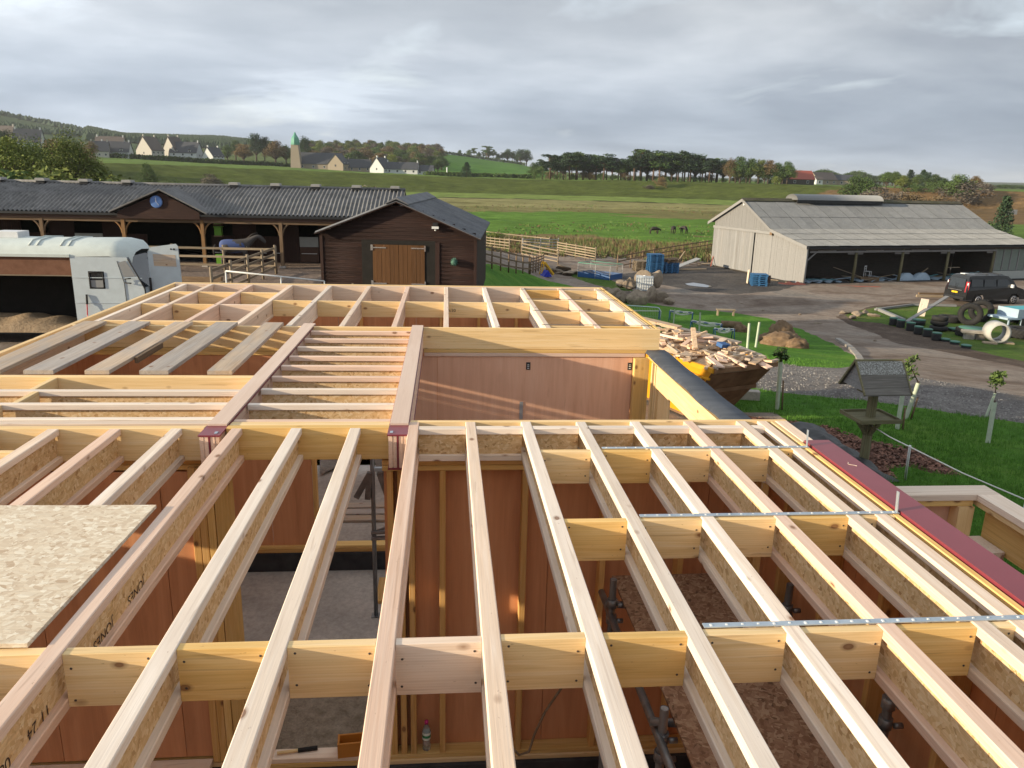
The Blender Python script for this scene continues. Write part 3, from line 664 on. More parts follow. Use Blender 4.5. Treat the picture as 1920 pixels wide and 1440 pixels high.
for x in (-1.79, -1.735, -1.68, -1.622, -1.575): b('post', 'stud_wood' if x < -1.7 else 'pine_gold', x, x + .052, 5.17, 5.30, -2.728, -.30)
b('sole_plate', 'pine_pale', -1.52, -.46, 5.17, 5.285, -2.77, -2.73); b('sole_plate', 'pine_gold', -1.52, -.46, 5.165, 5.285, -2.813, -2.772); b('kerb', 'dark_kerb', -1.6, -.46, 5.13, 5.31, ZF + .001, -2.815)
b('seam_light_stop', 'ply_red', -.45, 2.4, 5.300, 5.31, -2.76, -.25, grain='z', bev=.0005); b('seam_light_stop', 'ply_red', -4.13, -1.80, 5.34, 5.35, -2.7, -.3, grain='z', bev=.0005)  # unseen backing boards added to stop light through the panel seams
b('sole_plate', 'pine_pale', -4.1, -1.8, 5.09, 5.2, -2.77, -2.72)
# wall at the far side of the middle section
b('top_plate', 'pine_gold', -4.13, 2.40, 8.79, 8.90, -.292, -.254); b('top_plate', 'pine_pink', -.25, 2.36, 8.782, 8.90, -.334, -.294); b('top_plate', 'pine_gold', -4.13, -.4, 8.79, 8.90, -.334, -.294)
for x0, x1 in ((-4.13, -3.10), (-3.095, -2.10), (-2.095, -1.60)): b('wall_panel', 'ply_red', x0, x1, 8.80, 8.812, -2.72, -.34, grain='z', bev=.001)
for x0, x1 in ((-.40, -.10), (-.096, 2.22)): b('wall_panel', 'ply_far', x0, x1, 8.80, 8.812, -2.72, -.338, grain='z', bev=.001)
for x in (-1.595, -.455): b('stud', 'stud_wood', x, x + .045, 8.79, 8.90, -2.728, -.336)
b('sole_plate', 'pine_gold', -4.13, 2.36, 8.77, 8.90, -2.765, -2.725); b('sole_plate', 'stud_wood', -4.13, 2.36, 8.765, 8.90, -2.81, -2.768); b('kerb', 'dark_kerb', -4.15, 2.38, 8.74, 8.92, ZF + .001, -2.812)
for zz, xx in ((-.40, .97), (-.40, 2.19)):
    m = MB(); m.box(-.025, .025, -.003, 0, -.045, .045); o_ = m.obj('date_label', 'dark_metal', bld, (xx - BO[0], 8.797 - BO[1], zz - .05 - BO[2]))
    m = MB(); m.box(-.012, .012, -.0015, 0, -.004, .004).box(-.012, .012, -.0015, 0, -.03, -.022).box(-.01, .01, -.0015, 0, .016, .022); m.obj('label_print', 'white_paint', bld, (xx - BO[0], 8.7938 - BO[1], zz - .05 - BO[2]))
m = MB(); m.box(-.02, .02, -.004, 0, -.11, .11); m.obj('strap_end', 'galv', bld, (.90 - BO[0], 8.796 - BO[1], -1.0 - BO[2]), (0, 0, 0))
# far wall, side walls
for x0 in np.arange(-4.13, 2.3, 1.22): b('wall_panel', 'ply_red', x0, min(x0 + 1.215, 2.4), 12.20, 12.212, -2.72, -.26, grain='z', bev=.001)
for y0 in np.arange(5.4, 12.1, 1.22): b('wall_panel', 'ply_red', -4.15, -4.138, y0, min(y0 + 1.215, 12.2), -2.72, -.26, grain='z', bev=.001)
for y0 in np.arange(.3, 5.2, 1.22): b('wall_panel', 'ply_red', 2.44, 2.452, y0, min(y0 + 1.215, 5.25), -2.72, -.26, grain='z', bev=.001)
for y0 in np.arange(9.0, 12.1, 1.22): b('wall_panel', 'ply_red', 2.42, 2.432, y0, min(y0 + 1.215, 12.19), -2.72, -.26, grain='z', bev=.001)
for y in np.arange(.5, 5.2, .6): b('stud', 'stud_wood', 2.33, 2.438, y, y + .045, -2.728, -.334)
for x in (-3.4, -2.2, -1.35, -.7, -.1, .5, 1.1, 1.7): b('stud', 'stud_wood', x, x + .045, 12.09, 12.198, -2.728, -.26)
for y0, y1 in ((.2, 5.16), (9.0, 12.19)): b('top_plate', 'pine_gold', 2.32, 2.438, y0, y1, -.292, -.25); b('sole_plate', 'pine_gold', 2.32, 2.438, y0, y1, -2.77, -2.73); b('kerb', 'dark_kerb', 2.3, 2.45, y0, y1, ZF + .001, -2.772)
# side wall of the open middle bay, its plate wrapped in grey felt
m = MB(); ys = np.linspace(5.32, 8.80, 22); vs = []
for k, y in enumerate(ys):
    dz = -.25 - .006 * math.sin(k * .9); 
    vs += [(2.355 + .010 * math.sin(k * 1.3), y, dz - .035), (2.385, y, dz), (2.50, y, dz + .004 * math.sin(k * 2.1)), (2.60, y, dz + .003), (2.625 + .01 * math.sin(k * .8), y, dz - .05)]
m.add([(p[0] - BO[0], p[1] - BO[1], p[2] - BO[2]) for p in vs], [(k * 5 + j, k * 5 + j + 1, k * 5 + j + 6, k * 5 + j + 5) for k in range(21) for j in range(4)], 0, True)
tag(m.obj('felt_strip', 'felt', bld), 'dark grey felt laid over the low side wall')
b('side_header', 'pine_yellow', 2.38, 2.425, 5.32, 8.30, -.56, -.32); b('side_header', 'pine_gold', 2.55, 2.595, 5.32, 8.75, -.50, -.32)
b('top_plate', 'pine_gold', 2.40, 2.59, 5.32, 8.79, -.345, -.325)
b('post', 'pine_gold', 2.225, 2.40, 8.70, 8.79, -2.73, -.34)
for y in (8.56, 8.42, 8.34): b('stud', 'pine_yellow', 2.40, 2.53, y, y + .04, -2.73, -.35)
b('side_panel', 'pine_yellow', 2.425, 2.437, 7.88, 8.335, -2.7, -.60, grain='z'); b('sill', 'pine_yellow', 2.40, 2.53, 7.84, 8.335, -.598, -.562)
b('side_panel', 'ply_far', 2.54, 2.552, 7.9, 8.33, -.56, -.35, grain='z'); b('sole_plate', 'pine_gold', 2.40, 2.53, 5.32, 8.79, -2.77, -2.731); b('kerb', 'dark_kerb', 2.38, 2.55, 5.32, 8.79, ZF + .001, -2.772)
b('stud', 'stud_wood', 2.40, 2.53, 5.4, 5.445, -2.73, -.56)
# unseen near and left walls, added to keep sun off the inner ply
for x0 in np.arange(-5.1, 2.3, 1.22): b('wall_panel', 'ply_red', x0, min(x0 + 1.215, 2.4), -.30, -.288, -2.72, -.26, grain='z', bev=.001)
for y0 in np.arange(-.28, 5.1, 1.22): b('wall_panel', 'ply_red', -5.12, -5.108, y0, min(y0 + 1.215, 5.2), -2.72, -.26, grain='z', bev=.001)
b('rim_board', 'pine_yellow', -5.12, 2.44, -.05, 0.0, -.245, -.002)
# concrete slab
s_ = b('floor_slab', 'concrete', -5.15, 2.55, -.3, 12.35, ZF - .12, ZF, bev=.001)
# low extension on the right: wall head with box corner
zt = -.27; XO = 3.70
def ext():
    b('wall_head', 'pine_pale', 2.66, XO, 4.50, 4.66, zt - .045, zt); b('wall_head', 'pine_gold', 2.66, 3.53, 4.515, 4.645, zt - .09, zt - .047)
    b('wall_head', 'pine_pale', 3.54, XO, 1.5, 4.498, zt - .045, zt); b('wall_head', 'pine_yellow', 3.555, XO - .015, 1.5, 4.645, zt - .09, zt - .047)
    b('wall_panel', 'ply_far', 2.66, 3.54, 4.60, 4.612, -2.7, zt - .092, grain='z', bev=.001)
    b('post', 'pine_yellow', 3.43, 3.54, 4.50, 4.598, -2.7, zt - .092)
    b('box_header', 'pine_gold', 3.62, 3.665, 1.5, 4.50, zt - .34, zt - .092); b('block', 'pine_pale', 3.43, 3.61, 4.25, 4.495, -1.1, zt - .30)
    b('sole_plate', 'pine_gold', 2.66, XO, 4.50, 4.63, -2.80, -2.74)
    for y in (1.55, 3.3): b('stud', 'stud_wood', 3.56, 3.68, y, y + .045, -2.74, zt - .34)
    b('kerb', 'dark_kerb', 2.66, XO, 4.46, 4.66, -3.0, -2.802); b('kerb', 'dark_kerb', 3.53, XO, 1.5, 4.45, -3.0, -2.802); b('sole_plate', 'pine_gold', 3.55, XO, 1.5, 4.46, -2.80, -2.74)
ext()
# print on timbers
def text(body, size, loc, rot, parent, mat='ink', name='stamp'):
    c = bpy.data.curves.new(name, 'FONT'); c.body = body; c.size = size; c.extrude = 0; c.materials.append(MATS[mat])
    o = put(name, c, parent, loc, rot); dg = bpy.context.evaluated_depsgraph_get(); me = bpy.data.meshes.new_from_object(o.evaluated_get(dg))
    bpy.data.objects.remove(o); return put(name, me, parent, loc, rot)
plain('ink', (0.05, 0.03, 0.025), 0.8)
# the stamps run along the right faces of the webs, upside down to the camera
rot_ = Matrix(((0, 0, 1), (-1, 0, 0), (0, -1, 0))).to_euler()
for s0, yy in (('JONES', 3.05), ('JONES', 3.40), ('11 24', 2.50), ('08:50', 2.24), ('11', 1.96)):
    text(s0, .068, (XR(-2) - .036 + .0065 - BO[0], yy - BO[1], -.155 - BO[2]), rot_, bld)
text('A/30', .06, (.02 - BO[0], 10.695 - BO[1], -.14 - BO[2]), (R(90), 0, 0), bld)
# ---- things resting on or in the building
osb = P('osb_sheet', None, 'osb_sheet', -3.95, -1.51, 2.63, 3.86, .001, .019, grain='x', bev=.001); osb.rotation_euler.z = R(-1.2)
tag(osb, 'loose pale OSB sheet lying across the joists at the left edge of the roof', 'board')
bds = [(-4.0, -3.76, 'board_tan', 'tan scaffold board nearest the left edge of the roof opening'), (-3.55, -3.31, 'board_grey', 'palest grey-blue scaffold board bridging the roof opening'), (-3.05, -2.85, 'board_tan', 'narrowest scaffold board over the opening, with an offcut against its side'), (-2.60, -2.36, 'board_grey', 'fourth scaffold board from the left over the roof opening'), (-2.05, -1.84, 'board_tan', 'stained tan scaffold board closest to the ply-capped beam')]
for k, (x0, x1, mt, lab) in enumerate(bds):
    o = P('scaffold_board', None, mt, x0, x1, 6.60, 8.86, .002, .038, grain='y', bev=.004); o.rotation_euler.z += R([1.5, .3, 0, -.2, .4][k])
    tag(o, lab, 'board', 'scaffold boards bridging the roof opening')
off = P('timber_offcut', None, 'fence_wood', -2.83, -2.80, 7.1, 7.75, -.02, .036, grain='y'); tag(off, 'short dark offcut lying against the side of the third board', 'offcut')
# ------------------------------------------------------------------ more materials
def roofing(name, c0, c1, moss, k=0.6):
    s = NT(name); v = s.vec((1, 1, 1), True); a = s.noise(v, 0.9, 6, 0.65); f = s.noise(v, 14, 4, 0.7)
    col = s.ramp(a, [(0.3, c0), (0.7, c1)]); col = s.mix(0.6, col, s.ramp(f, [(0.3, 0.6), (0.7, 1.25)]), 'MULTIPLY')
    mm = s.ramp(s.noise(v, 2.4, 5, 0.7), [(0.5, 0.0), (0.68, 1.0)]); col = s.mix(s.math('MULTIPLY', s.bw(mm), k), col, moss)
    return s.done(s.tint(col, 0.05), 0.9, f, 0.01, 0.5)
roofing('roof_stable', (0.13, 0.13, 0.135), (0.22, 0.22, 0.225), (0.06, 0.062, 0.06))
roofing('roof_shed', (0.12, 0.125, 0.14), (0.19, 0.20, 0.22), (0.20, 0.20, 0.19), 0.5)
roofing('roof_barn', (0.17, 0.18, 0.19), (0.23, 0.24, 0.25), (0.20, 0.205, 0.20), 0.4)
roofing('roof_moss', (0.06, 0.06, 0.04), (0.13, 0.12, 0.09), (0.09, 0.10, 0.03))
plain('vent_grey', (0.30, 0.30, 0.30), 0.7); plain('vent_metal', (0.22, 0.23, 0.24), 0.5)
plain('lorry_white', (0.44, 0.51, 0.56), 0.35, 0.0, 0.5); plain('lorry_cream', (0.50, 0.56, 0.55), 0.45)
plain('glass_dark', (0.02, 0.025, 0.03), 0.08, 0.0, 0.8); plain('rubber', (0.018, 0.018, 0.019), 0.85); plain('black_plastic', (0.02, 0.021, 0.024), 0.45)
plain('blue_paint', (0.02, 0.09, 0.26), 0.55); plain('clock_blue', (0.10, 0.20, 0.48), 0.4); plain('pale_door', (0.36, 0.39, 0.38), 0.6)
plain('brown_panel', (0.075, 0.038, 0.024), 0.6); plain('lime_green', (0.14, 0.35, 0.03), 0.5); plain('rope_white', (0.7, 0.7, 0.68), 0.7)
plain('white_plastic', (0.62, 0.64, 0.66), 0.4); plain('rug_blue', (0.06, 0.09, 0.22), 0.9); plain('horse_grey', (0.055, 0.05, 0.05), 0.8); plain('horse_dark', (0.025, 0.02, 0.018), 0.7)
plain('yellow_paint', (0.62, 0.30, 0.01), 0.45); noisy('rusty', (0.13, 0.07, 0.035), (0.19, 0.105, 0.055), 3, bump=0.4, rough=0.75, c2=(0.25, 0.15, 0.085))
plain('van_grey', (0.035, 0.038, 0.042), 0.22, 0.5, 0.6); plain('alloy', (0.5, 0.5, 0.52), 0.35, 0.7); plain('lamp_red', (0.45, 0.02, 0.03), 0.25); plain('plate_yellow', (0.7, 0.45, 0.02), 0.5)
plain('chrome', (0.6, 0.6, 0.62), 0.15, 0.8); plain('light_glass', (0.7, 0.75, 0.78), 0.15)
plain('teal_sheet', (0.10, 0.28, 0.33), 0.5); plain('sheet_pale', (0.32, 0.42, 0.52), 0.5); plain('brick_red', (0.30, 0.09, 0.06), 0.9); plain('glass_green', (0.16, 0.20, 0.19), 0.25)
noisy('straw', (0.20, 0.14, 0.085), (0.33, 0.25, 0.165), 14, bump=0.8, bd=0.03, rnd=False)
noisy('ply_lining', (0.13, 0.06, 0.035), (0.19, 0.095, 0.06), 5)
def loc2(o, org): o.v = [(p[0] - org[0], p[1] - org[1], p[2] - org[2]) for p in o.v]; return o
def corrugated(name, mat, parent, x0, x1, prof, pitch, amp, seg=4, th=0.0, org=(0, 0, 0)):
    """corrugated sheet: waves along x, slope profile prof = [(y, z), ...]"""
    n = int((x1 - x0) / pitch * seg); vs = []; 
    for k in range(n + 1):
        x = x0 + (x1 - x0) * k / n; w = amp * math.cos(2 * math.pi * k / seg)
        for y, z in prof: vs.append((x - org[0], y - org[1], z + w - org[2]))
    q = len(prof); m = MB(); m.add(vs, [(k * q + j, (k + 1) * q + j, (k + 1) * q + j + 1, k * q + j + 1) for k in range(n) for j in range(q - 1)], 0, False)
    return m.obj(name, mat, parent)
# ------------------------------------------------------------------ stable block
SO = (-14, 40, -3)
stb = T('stable_block', 'long low stable block with dark corrugated roof and open front', 'stable', SO)
def sp(name, mat, *a, **k): return P(name, k.pop('parent', stb), mat, *a, org=SO, **k)
corrugated('roof', 'roof_stable', stb, -27, -2.2, [(39.55, -.40), (41.5, .33), (43.4, .84)], .205, .05, 6, org=SO)
corrugated('roof', 'roof_stable', stb, -27, -2.2, [(43.4, .84), (47.2, -.40)], .205, .03, 4, org=SO)
m = loc2(MB().tube([(-27, 43.4, .87), (-2.2, 43.4, .87)], .09, 8), SO); m.obj('ridge_cap', 'roof_stable', stb)
for x in (-25.2, -23.07, -20.95, -18.8, -16.65, -11.2, -9.05, -6.95, -4.8, -2.75):
    e = E('ridge_vent', stb); m = MB(); m.prism([(-.25, 0), (.25, 0), (.22, .13), (-.22, .13)], -.3, .3); m.obj('cap', 'vent_grey', e, (x - SO[0], 43.35 - SO[1], .93 - SO[2]))
    m = MB().box(-.2, .2, -.25, .25, -.12, 0); m.obj('neck', 'dark_metal', e, (x - SO[0], 43.35 - SO[1], .93 - SO[2]))
sp('gutter', 'dark_metal', -27, -2.2, 39.44, 39.56, -.55, -.44); sp('fascia', 'brown_panel', -27, -2.2, 39.60, 39.64, -.72, -.50)
for k, x in enumerate((-26.9, -23.2, -19.48, -15.68, -11.94, -8.17, -4.4)):
    mt = 'post_wood' if x in (-15.68, -11.94) else 'fence_wood'
    sp('post', mt, x - .08, x + .08, 39.65, 39.81, -3, -.72)
    for sg in (-1, 1):
        m = MB(); pts = [(x + sg * (.62 - .54 * math.sin(t)), 39.73, -.78 - .62 * (1 - math.cos(t))) for t in np.linspace(0, math.pi / 2, 6)]
        m.tube(pts, .045, 5); loc2(m, SO).obj('brace', mt, stb)
    m = loc2(MB().box(x - .14, x + .14, 39.6, 39.86, -3, -2.9), SO); m.obj('post_base', 'concrete', stb)
sp('eaves_beam', 'fence_wood', -27, -2.2, 39.67, 39.79, -.86, -.725)
# gabled entrance with the clock
m = MB(); m.prism([(-15.85, -.68), (-11.95, -.68), (-11.95, -.35), (-13.67, .56), (-15.75, -.35)], 39.42, 39.47); loc2(m, SO).obj('gable_wall', 'weatherboard', stb)
m = MB()
for a_, b_ in (((-16.1, -.40), (-13.67, .68)), ((-13.67, .68), (-11.55, -.42))):
    dx, dz = b_[0] - a_[0], b_[1] - a_[1]; m.prism([a_, b_, (b_[0], b_[1] + .07), (a_[0], a_[1] + .07)], 39.2, 41.9)
loc2(m, SO).obj('gable_roof', 'roof_stable', stb)
e = E('wall_clock', stb); m = MB().lathe([(.0, .0), (.29, 0), (.29, .05), (.25, .06), (0, .06)], 24, cap0=False, cap1=False)
m.obj('dial', 'clock_blue', e, (-13.91 - SO[0], 39.41 - SO[1], .13 - SO[2]), (R(90), 0, 0))
m = MB().box(-.012, .012, -.005, 0, 0, .2).beam((0, -.0025, 0), (.13, -.0025, -.16), .02, .01); m.obj('hands', 'white_paint', e, (-13.91 - SO[0], 39.34 - SO[1], .13 - SO[2]))
# dim interior: stall fronts, doors
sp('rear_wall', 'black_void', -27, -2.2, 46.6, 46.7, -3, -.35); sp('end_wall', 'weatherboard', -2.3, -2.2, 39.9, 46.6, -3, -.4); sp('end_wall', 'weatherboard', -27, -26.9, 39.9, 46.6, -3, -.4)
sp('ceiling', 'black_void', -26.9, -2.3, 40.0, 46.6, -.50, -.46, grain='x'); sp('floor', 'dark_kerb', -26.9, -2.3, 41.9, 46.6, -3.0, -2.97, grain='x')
xs = [-26.9, -25.4, -24.2, -22.6, -21.6, -20.2, -19.0, -17.6, -16.4, -15.4, -12.2, -11.0, -9.9, -8.6, -7.7, -6.7, -5.5, -4.2, -2.3]
for k in range(len(xs) - 1):
    x0, x1 = xs[k], xs[k + 1]
    if x0 == -15.4: continue
    if k % 2: sp('stall_wall', 'weatherboard', x0, x1, 41.9, 41.96, -3, -.5, grain='z'); continue
    top = -1.62
    e = E('stable_door', stb)
    sp('lower_half', 'weatherboard' if k not in (14,) else 'brown_panel', x0 + .02, x1 - .02, 41.88, 41.93, -2.95, -2.15 if k in (14, 2, 6) else top, parent=e, grain='z')
    if k in (14, 2, 6): sp('kick_board', 'pale_door', x0 + .02, x1 - .02, 41.87, 41.93, -2.14, top, parent=e, grain='x')
    if k == 10: sp('upper_half', 'weatherboard', x1 + .1, x1 + 1.0, 41.2, 41.24, -1.5, -.7)
    m = MB().box(x0 + .1, x0 + .5, 41.855, 41.87, -2.5, -2.47).box(x1 - .5, x1 - .1, 41.855, 41.87, -2.5, -2.47); loc2(m, SO).obj('strap_hinge', 'white_paint', e)
m = loc2(MB().box(-11.6, -11.25, 40.4, 40.75, -2.5, -1.2), SO); 
for q, (z0, z1) in enumerate(((-2.98, -2.45), (-1.5, -1.05), (-.95, -.62))):
    mm = MB().box(-.17, .17, -.15, .15, 0, z1 - z0 - .05).box(-.2, .2, -.18, .18, z1 - z0 - .05, z1 - z0)
    o = mm.obj('feed_bin', 'lime_green', None, (-11.42, 40.55, z0)); tag(o, ['lime green bin on the stable yard floor', 'middle lime green box hanging by the stable post', 'topmost lime green box under the stable eaves'][q], 'bin', 'lime green boxes by the stable post')
m = MB().box(-.2, .2, -.19, .19, 0, .06); o = put('shelf_bracket', m.mesh('shelf_bracket', 'fence_wood'), stb, (-11.42 - SO[0], 40.55 - SO[1], -1.56 - SO[2])); put('shelf_bracket', o.data, stb, (-11.42 - SO[0], 40.55 - SO[1], -1.01 - SO[2]))
# ------------------------------------------------------------------ brown shed
SHR = R(-5.08); shd = T('brown_shed', 'dark brown weatherboarded shed with tan double doors and a grey ribbed roof', 'shed', (-4.41, 28.0, -3), SHR)
W0, H0, HA = 5.5, 2.6, 3.70
n = 0
for k in range(26):
    z0 = k * .145; z1 = z0 + .150
    if z0 > HA - .08: break
    if z0 < H0: xa, xb = 0, W0
    else: t = (z0 - H0) / (HA - H0); xa, xb = t * 2.73, W0 - t * (W0 - 2.73)
    segs = [(xa, xb)] if z0 > 2.30 else [(xa, 1.45), (4.05, xb)]
    for a_, b_ in segs:
        m = MB(); m.add([(a_, -.004, z0), (b_, -.004, z0), (b_, -.018, z0 + .004), (a_, -.018, z0 + .004), (a_, .0, z1), (b_, .0, z1), (a_, .02, z1), (b_, .02, z1), (a_, .02, z0), (b_, .02, z0)], [(0, 1, 3, 2), (2, 3, 5, 4), (4, 5, 7, 6), (0, 2, 4, 6, 8), (1, 9, 7, 5, 3)])
        m.obj('board', 'weatherboard', shd)
P('side_wall', shd, 'weatherboard', 0.0, .05, .03, 9, 0, 2.62, grain='y'); P('side_wall', shd, 'weatherboard', W0 - .05, W0, .03, 9, 0, 2.55, grain='y')
P('corner_trim', shd, 'weatherboard', -.02, .08, -.035, -.005, 0, 2.55); P('corner_trim', shd, 'weatherboard', W0 - .08, W0 + .02, -.035, -.005, 0, 2.5)
P('door_frame', shd, 'black_void', 1.45, 1.84, -.03, .02, 0, 2.33); P('door_frame', shd, 'black_void', 3.68, 4.05, -.03, .02, 0, 2.33); P('door_frame', shd, 'black_void', 1.45, 4.05, -.032, .02, 2.29, 2.44)
P('trim', shd, 'weatherboard', 4.05, 4.2, -.036, -.006, 0, 2.40)
for x0, x1 in ((1.84, 2.755), (2.765, 3.68)):
    e = E('door', shd)
    n_ = 6; w_ = (x1 - x0) / n_
    for q in range(n_): P('plank', e, 'door_wood', x0 + q * w_ + .003, x0 + (q + 1) * w_ - .003, -.05 - .004 * (q % 2), -.01, .02, 2.285, grain='z')
    hx = x0 if x0 < 2 else x1; sg = 1 if x0 < 2 else -1
    for hz in (.92, 2.18):
        m = MB().box(min(hx, hx + sg * .48), max(hx, hx + sg * .48), -.075, -.06, hz - .02, hz + .02).box(hx - .04 - sg * .03, hx + .02 - sg * .01, -.075, -.055, hz - .1, hz + .1); m.obj('tee_hinge', 'chrome', e)
def rib_roof(xa, za, xb, zb):
    m = MB(); L = math.hypot(xb - xa, zb - za); 
    ys = [(-.28, 0)]; y = -.28
    while y < 9.2: ys += [(y + .10, 0), (y + .14, .045), (y + .2, .045), (y + .24, 0)]; y += .333
    ys.append((9.3, 0)); vs = []
    for yy, h in ys: vs += [(xa, yy, za + h), (xb, yy, zb + h)]
    for yy, h in ys: vs += [(xa, yy, za + h - .02), (xb, yy, zb + h - .02)]
    q = len(ys); m.add(vs, [(2 * k, 2 * k + 1, 2 * k + 3, 2 * k + 2) for k in range(q - 1)] + [(2 * q + 2 * k, 2 * q + 2 * k + 2, 2 * q + 2 * k + 3, 2 * q + 2 * k + 1) for k in range(q - 1)] + [(0, 1, 2 * q + 1, 2 * q)]); return m
rib_roof(-.14, 2.66, 2.73, 3.80).obj('roof', 'roof_shed', shd); rib_roof(2.73, 3.80, 5.66, 2.58).obj('roof', 'roof_shed', shd)
m = MB(); m.prism([(2.35, 3.69), (2.73, 3.86), (3.15, 3.67), (3.15, 3.71), (2.73, 3.93), (2.35, 3.73)], -.3, 9.2); m.obj('ridge_cap', 'roof_shed', shd)
m = MB(); m.prism([(-.14, 2.60), (2.73, 3.74), (5.66, 2.52), (5.66, 2.58), (2.73, 3.80), (-.14, 2.66)], -.27, -.23); m.obj('barge_board', 'weatherboard', shd)
P('gable_back', shd, 'weatherboard', .1, 5.4, 8.9, 9.0, 0, 2.6, grain='x')
e = E('floodlight', shd); MB().box(-.09, .09, -.12, -.02, .04, .16).obj('bracket', 'dark_metal', e, (4.06, 0, 2.93)); MB().box(-.12, .12, -.16, -.03, -.05, .03).obj('lamp', 'white_paint', e, (4.06, 0, 2.93)); MB().lathe([(.0, -.03), (.03, -.02), (.035, .01), (0, .03)], 8, cap0=False, cap1=False).obj('sensor', 'white_paint', e, (4.06, -.09, 2.83))
m = MB(); r_ = random.Random(4)
for k in range(60):
    a_, b_ = r_.uniform(0, 6.28), r_.uniform(-1.2, 1.4); p = Vector((math.cos(a_) * math.cos(b_), math.sin(a_) * math.cos(b_), math.sin(b_))) * .13
    q_ = Vector((r_.uniform(-1, 1), r_.uniform(-1, 1), r_.uniform(-1, 1))) * .05; w_ = q_.cross(p).normalized() * .02; m.add([p - q_, p + w_, p + q_, p - w_], [(0, 1, 2, 3)])
m.lathe([(0, -.12), (.08, -.08), (.12, 0), (.08, .08), (0, .12)], 10, 1, cap0=False, cap1=False)
MATS.get('leaf_teal') or noisy('leaf_teal', (0.04, 0.10, 0.08), (0.10, 0.22, 0.17), 20, bump=None)
o = m.obj('hanging_basket', ['leaf_teal', 'leaf_teal'], None, (-4.41 + 4.72 * .996 - .1 * .089, 28 - 4.72 * .0886 - .12, -1.26)); tag(o, 'round teal hanging plant ball on the shed wall right of the doors', 'hanging basket')
o = P('garden_post', None, 'fence_light', -3.28, -3.22, 27.2, 27.26, -3, -2.02); tag(o, 'short weathered post standing before the shed left of its doors', 'post')
# ------------------------------------------------------------------ grey barn
BR = math.atan2(.243, .97); brn = T('grey_barn', 'weathered grey barn with corrugated roof, sliding door and open-fronted bays', 'barn', (28.23, 58.94, -6.0), BR)
Lb = 24.6
def zr(y):  # roof surface height above barn floor
    return float(np.interp(y, [-.25, 4.45, 8.8, 13.85], [2.98, 3.98, 6.28, 4.02]))
# cladding of the gable, vertical boards joined at their edges
def cladding(x, y0, y1, zb, th, name, mat, step=.16, zt=None):
    m = MB(); r_ = random.Random(int(y0 * 10)); y = y0
    while y < y1 - .02:
        w = min(step * r_.uniform(.85, 1.15), y1 - y); o_ = r_.uniform(0, .012); za, zc = (zr(y), zr(y + w)) if zt is None else (zt, zt)
        za -= .12; zc -= .12
        m.add([(x - th - o_, y + .004, zb), (x - th - o_, y + w - .004, zb), (x - th - o_, y + w - .004, zc), (x - th - o_, y + .004, za), (x, y + .004, zb), (x, y + w - .004, zb), (x, y + w - .004, zc), (x, y + .004, za)], [(1, 0, 3, 2), (0, 4, 7, 3), (5, 1, 2, 6), (3, 7, 6, 2), (4, 5, 6, 7)]); y += w
    return tag(m.obj(name, mat, brn), kind='stuff')
cladding(0, 0.0, 4.42, 0.02, .03, 'cladding_boards', 'barn_board'); cladding(.0, 4.46, 13.0, 3.55, .03, 'cladding_boards', 'barn_board', .14)
cladding(.02, 4.46, 6.75, 0.05, .03, 'cladding_boards', 'barn_board', .17, 3.75)
e = E('sliding_door', brn)
for k in range(20):
    y = 6.8 + k * .31; P('board', e, 'barn_board', -.115, -.075, y + .004, y + .306, .12, 3.62, grain='z', bev=.002)
P('door_rail', brn, 'barn_board', -.2, -.06, 4.6, 13.0, 3.55, 3.78, grain='y'); P('corner_post', brn, 'barn_board', -.06, .08, -.08, .06, 0, 2.95); P('corner_post', brn, 'barn_board', -.05, .05, 4.40, 4.47, 0, 3.8)
P('rail_block', brn, 'fence_wood', -.25, -.02, 4.25, 4.55, 3.5, 3.85, grain='z'); MB().box(-.14, -.02, -.09, .09, -.1, .1).obj('security_light', 'white_paint', brn, (0, 8.7, 5.85))
MB().tube([(-.1, -.12, 0), (-.1, -.12, 2.8)], .04, 8).obj('downpipe', 'vent_metal', brn)
for a_, b_ in (((-.25, 2.86), (4.45, 3.86)), ((4.45, 3.86), (8.8, 6.16)), ((8.8, 6.16), (13.85, 3.9))):
    m = MB(); m.add([(-.30, a_[0], a_[1] - .1), (-.30, b_[0], b_[1] - .1), (-.30, b_[0], b_[1] + .16), (-.30, a_[0], a_[1] + .16), (-.25, a_[0], a_[1] - .1), (-.25, b_[0], b_[1] - .1), (-.25, b_[0], b_[1] + .16), (-.25, a_[0], a_[1] + .16)], [(0, 3, 2, 1), (4, 5, 6, 7), (0, 1, 5, 4), (3, 7, 6, 2), (0, 4, 7, 3), (1, 2, 6, 5)]); m.obj('barge_board', 'barn_board', brn)
# roof in overlapping corrugated sheets, each its own piece
strips = [(-.28, 1.55), (1.45, 3.1), (3.0, 4.55), (4.40, 6.2), (6.1, 8.85)]
for si, (ya, yb) in enumerate(strips):
    w, pitch, seg = 1.03, .147, 4; nn = 28; vs = []
    for k in range(nn + 1):
        wv = .026 * math.cos(2 * math.pi * k / seg)
        for yy, lift in ((ya, .035), (yb, .0)): vs.append((w * k / nn, yy, zr(yy) + wv + lift))
    m = MB(); m.add(vs, [(2 * k, 2 * k + 2, 2 * k + 3, 2 * k + 1) for k in range(nn)]); me = m.mesh('roof_sheet', 'roof_barn')
    for k in range(24):
        o = put('roof_sheet', me, brn, (-.32 + k * 1.04, 0, (.012 if k % 2 else 0) + rnd.uniform(0, .006)))
corrugated('rear_roof', 'roof_barn', brn, -.3, Lb, [(8.75, 6.28), (13.9, 4.0)], .147, .026, 4)
m = MB(); m.prism([(-.3, 0), (.3, 0), (.05, .16), (-.05, .16)], 0, 1); 
m = MB(); kx = -.3
